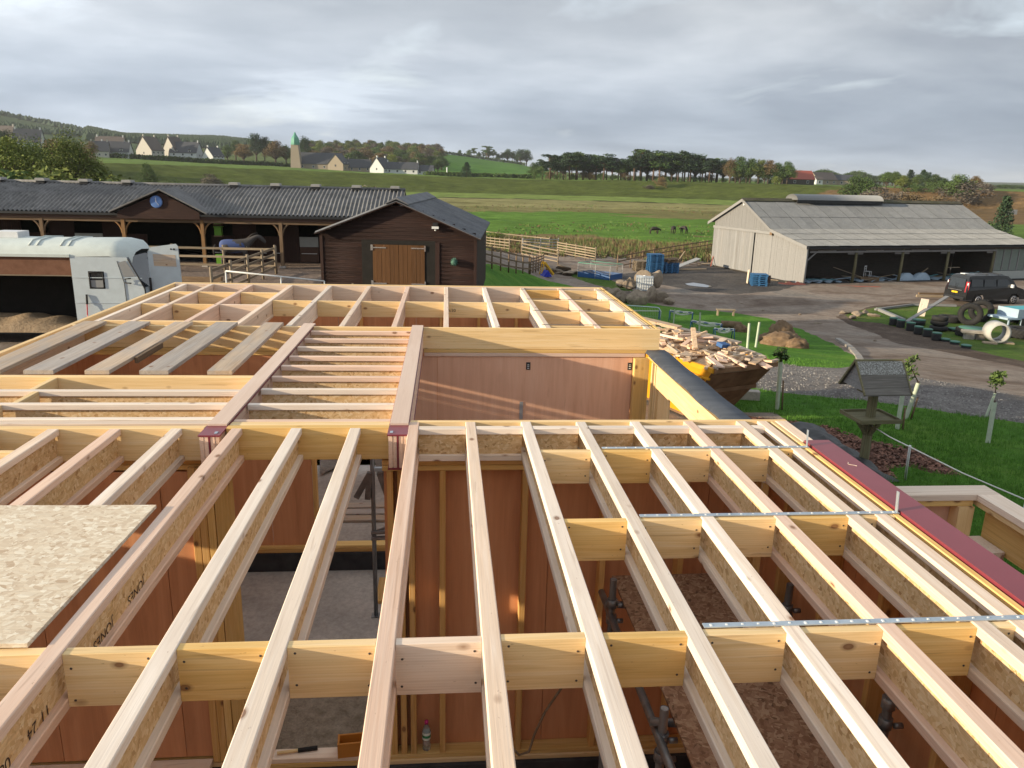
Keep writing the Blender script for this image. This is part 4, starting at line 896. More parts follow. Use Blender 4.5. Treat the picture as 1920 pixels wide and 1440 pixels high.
while kx < Lb: m.add([(kx, 8.45, 6.14), (kx + .14, 8.45, 6.14), (kx + .14, 8.8, 6.40), (kx, 8.8, 6.40), (kx, 9.15, 6.20), (kx + .14, 9.15, 6.20)], [(0, 1, 2, 3), (3, 2, 5, 4)]); m.box(kx + .05, kx + .13, 8.42, 8.5, 6.09, 6.2); kx += .16
tag(m.obj('ridge_tiles', 'roof_moss', brn), kind='stuff')
m = MB(); vs = [];
for k in range(2):
    for t in np.linspace(0, math.pi, 9): vs.append((4.9 + k * 9.6 - (0.0), 8.8 - .85 * math.cos(t), 6.30 + .50 * math.sin(t)))
m.add(vs, [(j, j + 1, j + 10, j + 9) for j in range(8)] + [tuple(range(9)), tuple(range(17, 8, -1))], 0, True); m.box(4.95, 14.45, 8.0, 8.05, 6.0, 6.34, 1); m.obj('ridge_ventilator', ['vent_metal', 'dark_metal'], brn)
# open front
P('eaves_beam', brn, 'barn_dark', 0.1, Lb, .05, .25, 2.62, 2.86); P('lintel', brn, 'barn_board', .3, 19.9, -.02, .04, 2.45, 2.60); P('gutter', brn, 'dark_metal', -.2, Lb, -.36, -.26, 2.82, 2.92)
for x in (4.94, 9.73, 14.66, 19.84):
    m = MB().tube([(x - .08, .12, 0), (x + rnd.uniform(-.05, .05), .12, 1.3), (x, .12, 2.7)], [.13, .12, .10], 10); m.obj('post', 'moss_wood', brn)
    P('header_block', brn, 'barn_board', x - .75, x + .75, .18, .24, 2.28, 2.44)
MB().beam((.15, 0, 1.9), (.95, 0, 2.55), .09, .09).obj('knee_brace', 'barn_board', brn)
for x in (2.4, 7.2, 12.0): P('strip_light', brn, 'white_paint', x - .85, x + .85, .5, .62, 2.48, 2.58)
m = MB()
for k in range(int(20 / .22)): x = .05 + k * .22; m.box(x, x + .21, 4.3, 4.33 + .01 * (k % 3), 0.02, 3.6)
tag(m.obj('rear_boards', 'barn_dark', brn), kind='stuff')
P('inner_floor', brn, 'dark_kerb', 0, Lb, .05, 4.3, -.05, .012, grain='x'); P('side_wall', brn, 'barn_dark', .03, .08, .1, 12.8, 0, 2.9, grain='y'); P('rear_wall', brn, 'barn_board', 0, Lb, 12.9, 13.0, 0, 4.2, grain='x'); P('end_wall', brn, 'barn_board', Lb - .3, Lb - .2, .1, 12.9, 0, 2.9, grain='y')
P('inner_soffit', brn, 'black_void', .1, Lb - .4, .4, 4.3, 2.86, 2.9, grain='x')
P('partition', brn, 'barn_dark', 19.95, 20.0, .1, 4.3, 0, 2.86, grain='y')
for k in range(5): 
    e = E('glazed_bay', brn); x = 20.05 + k * .9; P('glass_pane', e, 'glass_green', x + .05, x + .85, .13, .15, .75, 2.6, grain='x'); P('mullion', e, 'barn_board', x - .03, x + .05, .08, .2, .6, 2.62)
P('base_panel', brn, 'pale_door', 20.0, Lb - .3, .05, .12, 0.02, .72, grain='x')
# things lying in the barn
def bl(x, y, z): c, s = math.cos(BR), math.sin(BR); return (28.23 + x * c - y * s, 58.94 + x * s + y * c, -6 + z)
for k in range(16):
    x = 1.0 + k * 1.15 + rnd.uniform(-.2, .2); L = rnd.uniform(1.6, 3.4); o = P('sheet_offcut', None, rnd.choice(['teal_sheet', 'sheet_pale', 'teal_sheet', 'fence_light']), -L / 2, L / 2, -.12, .12, -.02, .02, grain='x'); o.location = bl(x, rnd.uniform(.5, 1.4), rnd.uniform(.07, .4)); o.rotation_euler = (rnd.uniform(-.3, .3), rnd.uniform(-.18, .22), BR + rnd.uniform(-.2, .2))
    tag(o, 'thin plank or sheet strip lying low in the open barn bays', 'sheet', 'planks and sheets lying in the barn')
for x, w in ((2.2, 3.8), (7.3, 4.0), (15.8, 4.0)):
    m = MB(); n_ = 26; vs = []
    for k in range(n_ + 1):
        for yy in (0, 1.2): vs.append((w * (k / n_ - .5), yy, .16 + .1 * math.sin(k * .9 + x) * (1 if yy == 0 else .4) - .12 * (yy == 0)))
    m.add(vs, [(2 * k, 2 * k + 2, 2 * k + 3, 2 * k + 1) for k in range(n_)], 0, True); o = m.obj('polythene_sheet', 'sheet_pale', None, bl(x, .35, .02), (0, 0, BR)); tag(o, {2.2: 'pale blue sheet on the floor of the leftmost barn bay', 7.3: 'pale blue sheet on the floor of the second barn bay', 15.8: 'pale blue sheet on the floor of the fourth barn bay'}[x], 'plastic sheet', 'blue sheets in the barn')
m = MB(); n_ = 40; vs = []
for k in range(n_ + 1):
    x = 3.4 * k / n_; h = .62 * abs(math.sin(math.pi * x / 1.7)) ** .7 + .05
    vs += [(x, 0, .02), (x, .0, h), (x, .5, h * .9)]
m.add(vs, [(3 * k + j, 3 * k + 3 + j, 3 * k + 4 + j, 3 * k + 1 + j) for k in range(n_) for j in range(2)], 0, True); o = m.obj('tunnel_cover', 'sheet_pale', None, bl(10.1, .45, 0), (0, 0, BR)); tag(o, 'pale blue humped sheet leaning between the second and third barn posts', 'plastic sheet')
def chair():
    t = T('garden_chair', 'white plastic garden chair standing among the planks in the barn', 'chair', bl(7.2, 1.0, .35), BR + .5)
    P('seat', t, 'white_plastic', -.24, .24, -.24, .24, .42, .45, grain='x')
    for x in (-.22, .22):
        for y in (-.22, .22): P('leg', t, 'white_plastic', x - .02, x + .02, y - .02, y + .02, 0, .42)
    for x in (-.22, .22): P('back_post', t, 'white_plastic', x - .02, x + .02, .2, .24, .45, .9)
    P('backrest', t, 'white_plastic', -.22, .22, .2, .24, .78, .9, grain='x'); P('backrest', t, 'white_plastic', -.22, .22, .2, .24, .6, .66, grain='x')
chair(); o = P('timber_platform', None, 'fence_wood', -.8, .8, -.5, .5, 0, .34, grain='x'); o.location = bl(7.2, 1.0, .17); tag(o, 'low timber platform under the white chair in the barn', 'platform')
for q, (x, z, L, a_, lab) in enumerate(((5.1, .75, 3.2, .28, 'long pale plank sloping past the first barn post'), (12.9, .6, 1.4, -.6, 'short tan plank tilted behind the third barn post'), (16.2, 1.0, 1.6, 0.0, 'pale rail of timber at the back of the fourth barn bay'))):
    o = P('leaning_plank', None, 'fence_light', -L / 2, L / 2, -.08, .08, -.02, .02); o.location = bl(x, .9, z); o.rotation_euler = (0, a_, BR); tag(o, lab, 'plank')
# ------------------------------------------------------------------ white lorry at the left
LO = (-10, 21.5, -3)
lor = T('white_van', 'large white van with its side open and dark inside, loaded with shavings', 'van', LO)
def lp(name, mat, *a, **k): return P(name, k.pop('parent', lor), mat, *a, org=LO, **k)
def roofsec(x0, x1, inset=0.0):
    return None
m = MB(); prof = [(21.5, -.62), (21.52, -.50), (21.62, -.36), (21.85, -.24), (22.5, -.19), (23.1, -.24), (23.35, -.36), (23.45, -.62)]
xsr = [-15.0, -9.9, -8.95, -8.62, -8.42]; dz = [0, 0, .02, -.05, -.28]; vs = []
for k, x in enumerate(xsr):
    for y, z in prof: vs.append((x, y + (0 if k < 4 else (.12 if y < 22.4 else -.12)), z + dz[k]))
q = len(prof); m.add(vs, [(k * q + j, (k + 1) * q + j, (k + 1) * q + j + 1, k * q + j + 1) for k in range(len(xsr) - 1) for j in range(q - 1)], 0, True)
loc2(m, LO).obj('roof', 'lorry_cream', lor)
for x in (-13.8, -13.55, -12.4, -12.2, -11.0, -10.8, -10.2, -10.0): loc2(MB().tube([(x, y, z + .012) for y, z in prof[2:6]], .022, 5), LO).obj('roof_rib', 'lorry_cream', lor)
loc2(MB().box(-12.2, -11.55, 22.2, 22.8, -.21, -.05), LO).obj('roof_hatch', 'white_plastic', lor)
lp('gutter', 'lorry_cream', -15, -9.95, 21.47, 21.52, -.64, -.56)
# body side right of the opening, cut for its window
m = MB(); n_ = 20
def side(z): return -9.95, np.interp(z, [-2.6, -1.43, -.62], [-8.05, -8.12, -8.5])
zs = [-2.7, -1.47, -1.0, -.62]
for k in range(3):
    z0, z1 = zs[k], zs[k + 1]; xr0, xr1 = side(z0)[1], side(z1)[1]
    if k == 1: m.add([(-9.95, 21.5, z0), (-9.53, 21.5, z0), (-9.53, 21.5, z1), (-9.95, 21.5, z1), (-9.12, 21.5, z0), (xr0, 21.5, z0), (xr1, 21.5, z1), (-9.12, 21.5, z1)], [(0, 1, 2, 3), (4, 5, 6, 7)])
    else: m.add([(-9.95, 21.5, z0), (xr0, 21.5, z0), (xr1, 21.5, z1), (-9.95, 21.5, z1)], [(0, 1, 2, 3)])
m.add([(-9.95, 21.5, -2.7), (-9.95, 21.5, -.62), (-9.95, 21.56, -.62), (-9.95, 21.56, -2.7)], [(0, 1, 2, 3)])
loc2(m, LO).obj('side_panel', 'lorry_white', lor)
e = E('side_window', lor); loc2(MB().box(-9.52, -9.13, 21.52, 21.53, -1.46, -1.01), LO).obj('pane', 'glass_dark', e)
loc2(MB().tube([(-9.50, 21.495, -1.44), (-9.50, 21.495, -1.03), (-9.15, 21.495, -1.03), (-9.15, 21.495, -1.44)], .022, 6, closed=True), LO).obj('rubber_surround', 'rubber', e)
loc2(MB().box(-9.5, -9.15, 21.505, 21.518, -1.44, -1.24), LO).obj('frosted_half', 'vent_metal', e)
# windscreen end
m = MB(); m.add([(-8.5, 21.5, -.62), (-8.12, 21.5, -1.43), (-8.12, 23.45, -1.43), (-8.5, 23.45, -.62)], [(0, 1, 2, 3)]); loc2(m, LO).obj('windscreen', 'glass_dark', lor)
loc2(MB().add([(-8.12, 21.5, -1.43), (-8.05, 21.5, -2.7), (-8.05, 23.45, -2.7), (-8.12, 23.45, -1.43)], [(0, 1, 2, 3)]), LO).obj('bonnet_face', 'lorry_white', lor)
loc2(MB().tube([(-8.47, 21.49, -.66), (-8.1, 21.49, -1.43), (-8.04, 21.49, -2.6)], .018, 6), LO).obj('door_seal', 'rubber', lor)
loc2(MB().tube([(-8.75, 21.49, -.72), (-8.62, 21.49, -1.3), (-8.6, 21.49, -2.6)], .008, 4), LO).obj('door_seam', 'rubber', lor)
loc2(MB().add([(-8.72, 21.488, -.76), (-8.53, 21.488, -.70), (-8.3, 21.488, -1.12), (-8.62, 21.488, -1.14)], [(0, 3, 2, 1)]), LO).obj('cab_window', 'vent_metal', lor)
loc2(MB().tube([(-8.42, 21.44, -1.17), (-8.57, 21.44, -1.19), (-8.57, 21.44, -1.29), (-8.42, 21.44, -1.30)], .018, 6), LO).obj('door_handle', 'rubber', lor)
for z in (-1.18, -1.86): loc2(MB().box(-9.95, -8.15, 21.488, 21.499, z, z + .02), LO).obj('body_crease', 'lorry_white', lor)
brm = T('broom', 'broom with red handle and dark head leaning on the white van', 'broom', (-9.62, 21.42, -3)); MB().tube([(0, -.12, 0.3), (0, .02, 1.16)], .014, 6).obj('handle', 'lamp_red', brm); MB().tube([(0, .02, 1.12), (0, .05, 1.38)], .026, 6).obj('head', 'rubber', brm)
# the open bay
lp('lining', 'ply_lining', -15, -9.97, 21.56, 21.60, -1.12, -.62); lp('lining_rail', 'fence_light', -15, -9.97, 21.54, 21.60, -1.15, -1.12)
lp('inner_wall', 'black_void', -15, -9.97, 23.38, 23.42, -2.7, -.6); lp('bulkhead', 'black_void', -9.96, -9.93, 21.58, 23.4, -2.7, -.62); lp('ceiling', 'black_void', -15, -9.97, 21.61, 23.4, -.64, -.62, grain='x'); lp('floor', 'dark_metal', -15, -9.9, 21.5, 23.45, -2.72, -2.62, grain='x'); lp('rear_panel', 'black_void', -15.0, -14.96, 21.5, 23.4, -2.7, -.6)
lp('far_side', 'lorry_white', -15, -8.2, 23.43, 23.46, -2.7, -.62, grain='x')
for x in (-13.8, -8.75):
    for y in (21.62, 23.3):
        e = E('wheel', lor); MB().lathe([(.2, -.1), (.3, -.1), (.335, -.06), (.335, .06), (.3, .1), (.2, .1)], 24).obj('tyre', 'rubber', e, (x - LO[0], y - LO[1], .335), (R(90), 0, 0)); MB().lathe([(0, -.05), (.2, -.07), (.21, .07), (0, .05)], 20, cap0=False, cap1=False).obj('rim', 'dull_steel', e, (x - LO[0], y - LO[1], .335), (R(90), 0, 0))
def heap(name, mat, x0, x1, y0, y1, z0, h, lab, cat, seed=1, n=(30, 12)):
    m = MB(); vs = []
    for j in range(n[1] + 1):
        for i in range(n[0] + 1):
            u, v = i / n[0], j / n[1]; e_ = min(1, 4 * min(u, 1 - u)) * min(1, 3 * min(v, 1 - v)); e_ = e_ ** .6
            vs.append((x0 + (x1 - x0) * u, y0 + (y1 - y0) * v, z0 + h * e_ * (.7 + .5 * mnoise.noise(Vector((u * 6, v * 3, seed)))) - (0.05 if e_ == 0 else 0)))
    q = n[0] + 1; m.add(vs, [(j * q + i, j * q + i + 1, (j + 1) * q + i + 1, (j + 1) * q + i) for j in range(n[1]) for i in range(n[0])], 0, True)
    o = m.obj(name, mat); tag(o, lab, cat); return o
heap('shavings_heap', 'straw', -13.7, -10.0, 21.45, 23.2, -2.62, .36, 'heap of pale wood shavings inside the open side of the white van', 'shavings')
# open cab door seen beyond the cab
dr = T('open_van_door', 'white van door standing open with a grey paned window beyond the cab', 'van door', (-8.09, 21.9, -3), R(2)); 
m = MB(); m.add([(0, 0, .6), (.85, 0, .55), (.80, 0, 2.65), (.74, 0, 2.72), (.08, 0, 2.62), (.0, 0, 2.5)], [(0, 1, 2, 3, 4, 5)]); m.add([(0, .05, .6), (.85, .05, .55), (.80, .05, 2.65), (.74, .05, 2.72), (.08, .05, 2.62), (.0, .05, 2.5)], [(5, 4, 3, 2, 1, 0)]); m.add([(.85, 0, .55), (.85, .05, .55), (.80, .05, 2.65), (.80, 0, 2.65)], [(0, 1, 2, 3)]); m.obj('door_skin', 'lorry_white', dr)
MB().add([(.14, -.005, 2.12), (.73, -.005, 2.1), (.72, -.005, 2.42), (.13, -.005, 2.44)], [(0, 1, 2, 3)]).obj('window', 'board_tan', dr)
MB().tube([(.02, -.04, .9), (.02, -.06, 1.8)], .03, 6).obj('hinge_gear', 'rubber', dr)
for x in (.62, .7): MB().lathe([(0, 0), (.022, 0), (.022, .02), (0, .02)], 10, cap0=False, cap1=False).obj('catch', 'rubber', dr, (x, -.005, 2.58), (R(90), 0, 0))
# ------------------------------------------------------------------ rail fences
def rail_fence(a, c, h, nrail, mat, label, group=None, gap=2.4, r=.055, zoff=0, sag=0.0, cat='fence', railh=.10):
    a = Vector(a); c = Vector(c); L = (c - a).length; n = max(1, round(L / gap)); org = Vector((a.x, a.y, gz(a.x, a.y)))
    t = T('rail_fence', label, cat, org, 0, group); tops = []
    for i in range(n + 1):
        p = a.lerp(c, i / n); z = gz(p.x, p.y) + zoff; b_ = MB().tube([(0, 0, -.1), (rnd.uniform(-.02, .02), 0, h + .1)], r, 6); b_.obj('post', mat, t, Vector((p.x, p.y, z)) - org); tops.append(Vector((p.x, p.y, z)))
    for i in range(n):
        for k in range(nrail):
            hh = h - .06 - k * (h - .2) / max(1, nrail - .4); m = MB(); off = Vector((0, 0, hh)); d_ = (tops[i + 1] - tops[i]).normalized(); nrm = Vector((d_.y, -d_.x, 0)) * (r + .01)
            m.beam(tops[i] - org + off + nrm, tops[i + 1] - org + off + nrm, .035, railh); m.obj('rail', mat, t)
    return t
rail_fence((-15.2, 37.8), (-8.0, 37.4), 1.2, 3, 'fence_light', 'brown three-rail fence standing in front of the stable arches', gap=2.35)
rail_fence((-8.0, 37.3), (-8.35, 28.4), 1.25, 4, 'fence_light', 'four-rail fence running towards the camera from the stable corner', gap=2.1)
rail_fence((-14.4, 33.0), (-9.2, 32.6), .35, 1, 'fence_wood', 'low dark timber edge board between the van door and the fence', gap=2.6, railh=.3)
def pen(pa, pb, h, nr, mat, lab, gap=2.2):
    a = at(*pa); b_ = at(*pb); rail_fence((a.x, a.y), (b_.x, b_.y), h, nr, mat, lab, gap=gap)
pen((885, 500), (992, 514), 1.3, 3, 'fence_wood', 'dark three-rail fence running right from the brown shed')
pen((994, 514), (1018, 504), 1.2, 5, 'fence_wood', 'short dark five-rail fence turning back by the yellow slide', 1.6)
pen((978, 482), (1046, 497), 1.35, 4, 'fence_light', 'pale four-rail pen fence behind the yellow slide', 1.7)
pen((1045, 478), (1116, 492), 1.35, 5, 'fence_light', 'pale grey five-rail pen fence above the blue mesh cage', 2.2)
pen((980, 470), (1046, 470), 1.3, 4, 'vent_grey', 'grey metal rail pen at the back of the paddock', 1.8)
pen((896, 462), (955, 472), 1.3, 4, 'fence_light', 'weathered pen fence directly right of the shed roof', 1.6)
pen((890, 447), (1030, 466), 1.2, 2, 'fence_light', 'thin post and wire line behind the pens', 3.0)
pen((1157, 508), (1338, 470), 1.3, 3, 'fence_wood', 'dark post and rail fence behind the blue pallets', 3.2)
# handrail and horse
t = T('handrail', 'white painted metal handrail on the path before the stable fence', 'handrail', (-7.1, 26.6, -3))
hp = [ahead(423, 508, 27.2), ahead(608, 527, 27.2)]; 
for p in hp + [hp[0].lerp(hp[1], .55)]: MB().tube([(p.x + 7.1, p.y - 26.6, 0), (p.x + 7.1, p.y - 26.6, p.z + 3)], .025, 6).obj('post', 'white_paint', t)
MB().tube([(p.x + 7.1, p.y - 26.6, p.z + 3) for p in hp], .028, 6).obj('rail', 'white_paint', t)
def skin(name, verts, edges, rad, mat, parent=None, loc=(0, 0, 0), rz=0, sub=2, root=0):
    me = bpy.data.meshes.new(name); me.from_pydata(verts, edges, []); o = put(name, me, parent, loc, (0, 0, rz))
    md = o.modifiers.new('s', 'SKIN'); ss = o.modifiers.new('u', 'SUBSURF'); ss.levels = sub; ss.render_levels = sub
    for i, r_ in enumerate(rad): v_ = me.skin_vertices[0].data[i]; v_.radius = r_ if isinstance(r_, tuple) else (r_, r_); v_.use_root = (i == root)
    dg = bpy.context.evaluated_depsgraph_get(); ev = bpy.data.meshes.new_from_object(o.evaluated_get(dg)); o.modifiers.clear(); o.data = ev
    ev.materials.clear(); ev.materials.append(MATS[mat])
    for p in ev.polygons: p.use_smooth = True
    return o
def horse():
    t = T('horse', 'grey horse in a blue rug standing behind the stable fence, head to the right', 'horse', (-10.2, 38.9, -3), R(8))
    V = [(0, 0, 1.12), (-.45, 0, 1.15), (-.72, 0, 1.12), (.42, 0, 1.18), (.62, 0, 1.32), (.85, 0, 1.50), (1.08, 0, 1.62), (1.22, 0, 1.50), (1.42, 0, 1.28)]
    Eg = [(0, 1), (1, 2), (0, 3), (3, 4), (4, 5), (5, 6), (6, 7), (7, 8)]; rd = [.31, .30, .22, .28, .2, .15, .12, .12, .07]
    def leg(x, y, hind):
        b_ = len(V); src = 1 if hind else 3
        if hind: pts = [(x, y, .95), (x + .08, y, .75), (x - .10, y, .48), (x - .06, y, .12), (x, y, .04)]; rr = [.14, .11, .06, .05, .06]
        else: pts = [(x, y, .92), (x + .02, y, .62), (x, y, .46), (x, y, .12), (x + .04, y, .04)]; rr = [.12, .08, .06, .045, .055]
        for p, r_ in zip(pts, rr): V.append(p); rd.append(r_)
        Eg.append((src, b_)); Eg.extend([(b_ + i, b_ + i + 1) for i in range(4)])
    leg(-.55, .16, 1); leg(-.55, -.16, 1); leg(.42, .15, 0); leg(.42, -.15, 0)
    skin('body', V, Eg, rd, 'horse_grey', t)
    skin('rug', [(-.78, 0, 1.1), (-.45, 0, 1.13), (0, 0, 1.10), (.36, 0, 1.14), (.5, 0, 1.2)], [(0, 1), (1, 2), (2, 3), (3, 4)], [(.24, .30), (.33, .37), (.33, .37), (.31, .34), (.25, .24)], 'rug_blue', t)
    for s_ in (-.06, .06): MB().add([(0, -.03, 0), (0, .03, 0), (.02, 0, .14)], [(0, 1, 2), (2, 1, 0)]).obj('ear', 'horse_dark', t, (1.06, s_, 1.71))
    MB().tube([(.55, 0, 1.5), (.8, 0, 1.68), (1.05, 0, 1.76)], [.03, .05, .03], 6).obj('mane', 'horse_dark', t); MB().tube([(-.93, 0, 1.2), (-1.02, 0, 1.0), (-1.0, 0, .5)], [.04, .06, .02], 6).obj('tail', 'horse_dark', t); MB().tube([(.52, -.2, 1.1), (.60, -.1, 1.3), (.62, .1, 1.4)], .03, 6).obj('rug_collar', 'rope_white', t)
horse()
# ------------------------------------------------------------------ parked van by the barn
def van():
    t = T('parked_van', 'dark grey van with yellow rear plate parked facing right before the barn', 'van', (36.0, 50.35, -6), R(8.5))
    # side profile, x forward; half width profile by height
    prof = [(-1.02, .32), (-1.05, .55), (-1.03, .95), (-.90, 1.60), (-.80, 1.86), (-.55, 1.95), (1.9, 1.97), (2.35, 1.90), (2.75, 1.62), (3.15, 1.20), (3.75, 1.02), (3.93, .80), (3.95, .35)]
    def hw(z): return float(np.interp(z, [0, .35, .9, 1.2, 1.75, 1.97], [.93, .98, .98, .95, .83, .68]))
    m = MB(); vs = []; cols = 7
    for x, z in prof:
        w = hw(z)
        for k in range(cols): u = -1 + 2 * k / (cols - 1); vs.append((x + (-.04 if x < 0 else .05) * (1 - u * u) - (0 if x < 3 else .12 * u * u), w * u, z + (.03 * (1 - u * u) if z > 1.8 else 0)))
    q = cols; N = len(prof); fs = [(i * q + k, i * q + k + 1, (i + 1) * q + k + 1, (i + 1) * q + k) for i in range(N - 1) for k in range(q - 1)]
    m.add(vs, fs, 0, True)
    for sgn, k in ((1, 0), (-1, q - 1)):
        side = [vs[i * q + k] for i in range(N)]; c0 = [(p[0], p[1], p[2]) for p in side]
        # wheel arches cut into the lower sill line
        low = []
        for cx in (2.93, 0.0):
            for a_ in np.linspace(0, math.pi, 9): low.append((cx + .42 * math.cos(a_), hw(.4) * (-1 if k == 0 else 1), .33 + .42 * math.sin(a_)))
        poly = c0 + low; m.add(poly, [tuple(range(len(poly))) if k else tuple(range(len(poly)))[::-1]], 0, False)
    m.obj('body', 'van_grey', t)
    # glass
    for sy in (-1, 1):
        for x0, x1 in ((-.72, .25), (.33, 1.3), (1.40, 2.35)):
            y0, y1 = (hw(1.22) + .004) * sy, (hw(1.72) + .004) * sy; xe = x1 if x1 < 2 else 2.05
            pts = [(x0, y0, 1.22), (x1 + (.25 if x1 > 2 else 0), y0, 1.22), (xe + (.22 if x1 > 2 else 0), y1, 1.70), (x0 + .05, y1, 1.70)]
            MB().add(pts, [(0, 1, 2, 3) if sy < 0 else (3, 2, 1, 0)]).obj('side_window', 'glass_dark', t)
    MB().add([(-.995, -.72, 1.14), (-.995, .72, 1.14), (-.90, .64, 1.72), (-.90, -.64, 1.72)], [(3, 2, 1, 0)]).obj('rear_window', 'glass_dark', t, (-.05, 0, 0))
    MB().add([(3.12, -.72, 1.24), (3.12, .72, 1.24), (2.46, .62, 1.86), (2.46, -.62, 1.86)], [(0, 1, 2, 3)]).obj('windscreen', 'glass_dark', t, (.05, 0, .02))
    for sy in (-1, 1):
        MB().add([(-1.03, sy * .80, .85), (-.9, sy * .97, .85), (-.80, sy * .90, 1.55), (-.93, sy * .74, 1.55)], [(0, 1, 2, 3) if sy > 0 else (3, 2, 1, 0)]).obj('tail_light', 'lamp_red', t, (-.05, sy * .015, 0))
        MB().box(-.03, .03, -.04, .04, .0, .3).obj('tail_light_lens', 'light_glass', t, (-.93, sy * .88, 1.18)); e = E('mirror', t); MB().box(-.05, .05, -.1, .1, 0, .22).obj('housing', 'white_plastic', e, (2.55, sy * 1.05, 1.15))
        MB().box(-.2, .12, -.1, .1, -.08, .08).obj('headlight', 'light_glass', t, (3.78, sy * .72, .92))
    MB().box(-.01, .01, -.26, .26, -.06, .06).obj('number_plate', 'plate_yellow', t, (-1.11, .0, .78)); P('rear_bumper', t, 'black_plastic', -1.16, -1.0, -.9, .9, .32, .5, grain='y', bev=.03); MB().box(0, .02, -.6, .6, 0, .03).obj('chrome_strip', 'chrome', t, (-1.12, 0, .93)); MB().box(-.25, .1, -.2, .2, 0, .05).obj('roof_lamp', 'white_plastic', t, (-.45, 0, 1.99))
    MB().box(0, .02, -.72, -.7, 0, .9).obj('door_seam', 'black_plastic', t, (-1.12, .71, .5))
    for x in (0, 2.93):
        for y in (-.86, .86):
            e = E('wheel', t); MB().lathe([(.22, -.11), (.30, -.11), (.335, -.07), (.335, .07), (.30, .11), (.22, .11)], 28).obj('tyre', 'rubber', e, (x, y, .335), (R(90), 0, 0))
            m = MB()
            for k in range(5): a_ = k * 2 * math.pi / 5; m.beam((0, 0, 0), (.21 * math.cos(a_), .21 * math.sin(a_), 0), .05, .03)
            m.lathe([(.19, -.02), (.225, -.02), (.225, .02), (.19, .02)], 24, cap0=False, cap1=False); m.obj('rim', 'alloy', e, (x, y + math.copysign(.10, y), .335), (R(90), 0, 0))
    for x0 in (.9, 1.9): MB().tube([(x0, -.6, 2.03), (x0, .6, 2.03)], .02, 6).obj('roof_bar', 'black_plastic', t)
    MB().tube([(-.3, -.62, 2.02), (2.0, -.62, 2.02)], .02, 6).obj('roof_bar', 'black_plastic', t); MB().tube([(-.3, .62, 2.02), (2.0, .62, 2.02)], .02, 6).obj('roof_bar', 'black_plastic', t)
van()
for q, (a_, b_, lab) in enumerate((((1722, 553), (1800, 554), 'long dark timber baulk lying behind the grey van'), ((1718, 557), (1795, 559), 'tan timber baulk nearest the camera behind the grey van'))):
    p0, p1 = at(*a_), at(*b_); m = MB().beam((0, 0, .1), (p1 - p0) + Vector((0, 0, .1)), .18, .16); tag(m.obj('timber_baulk', ['fence_wood', 'fence_light'][q], None, p0), lab, 'timber')
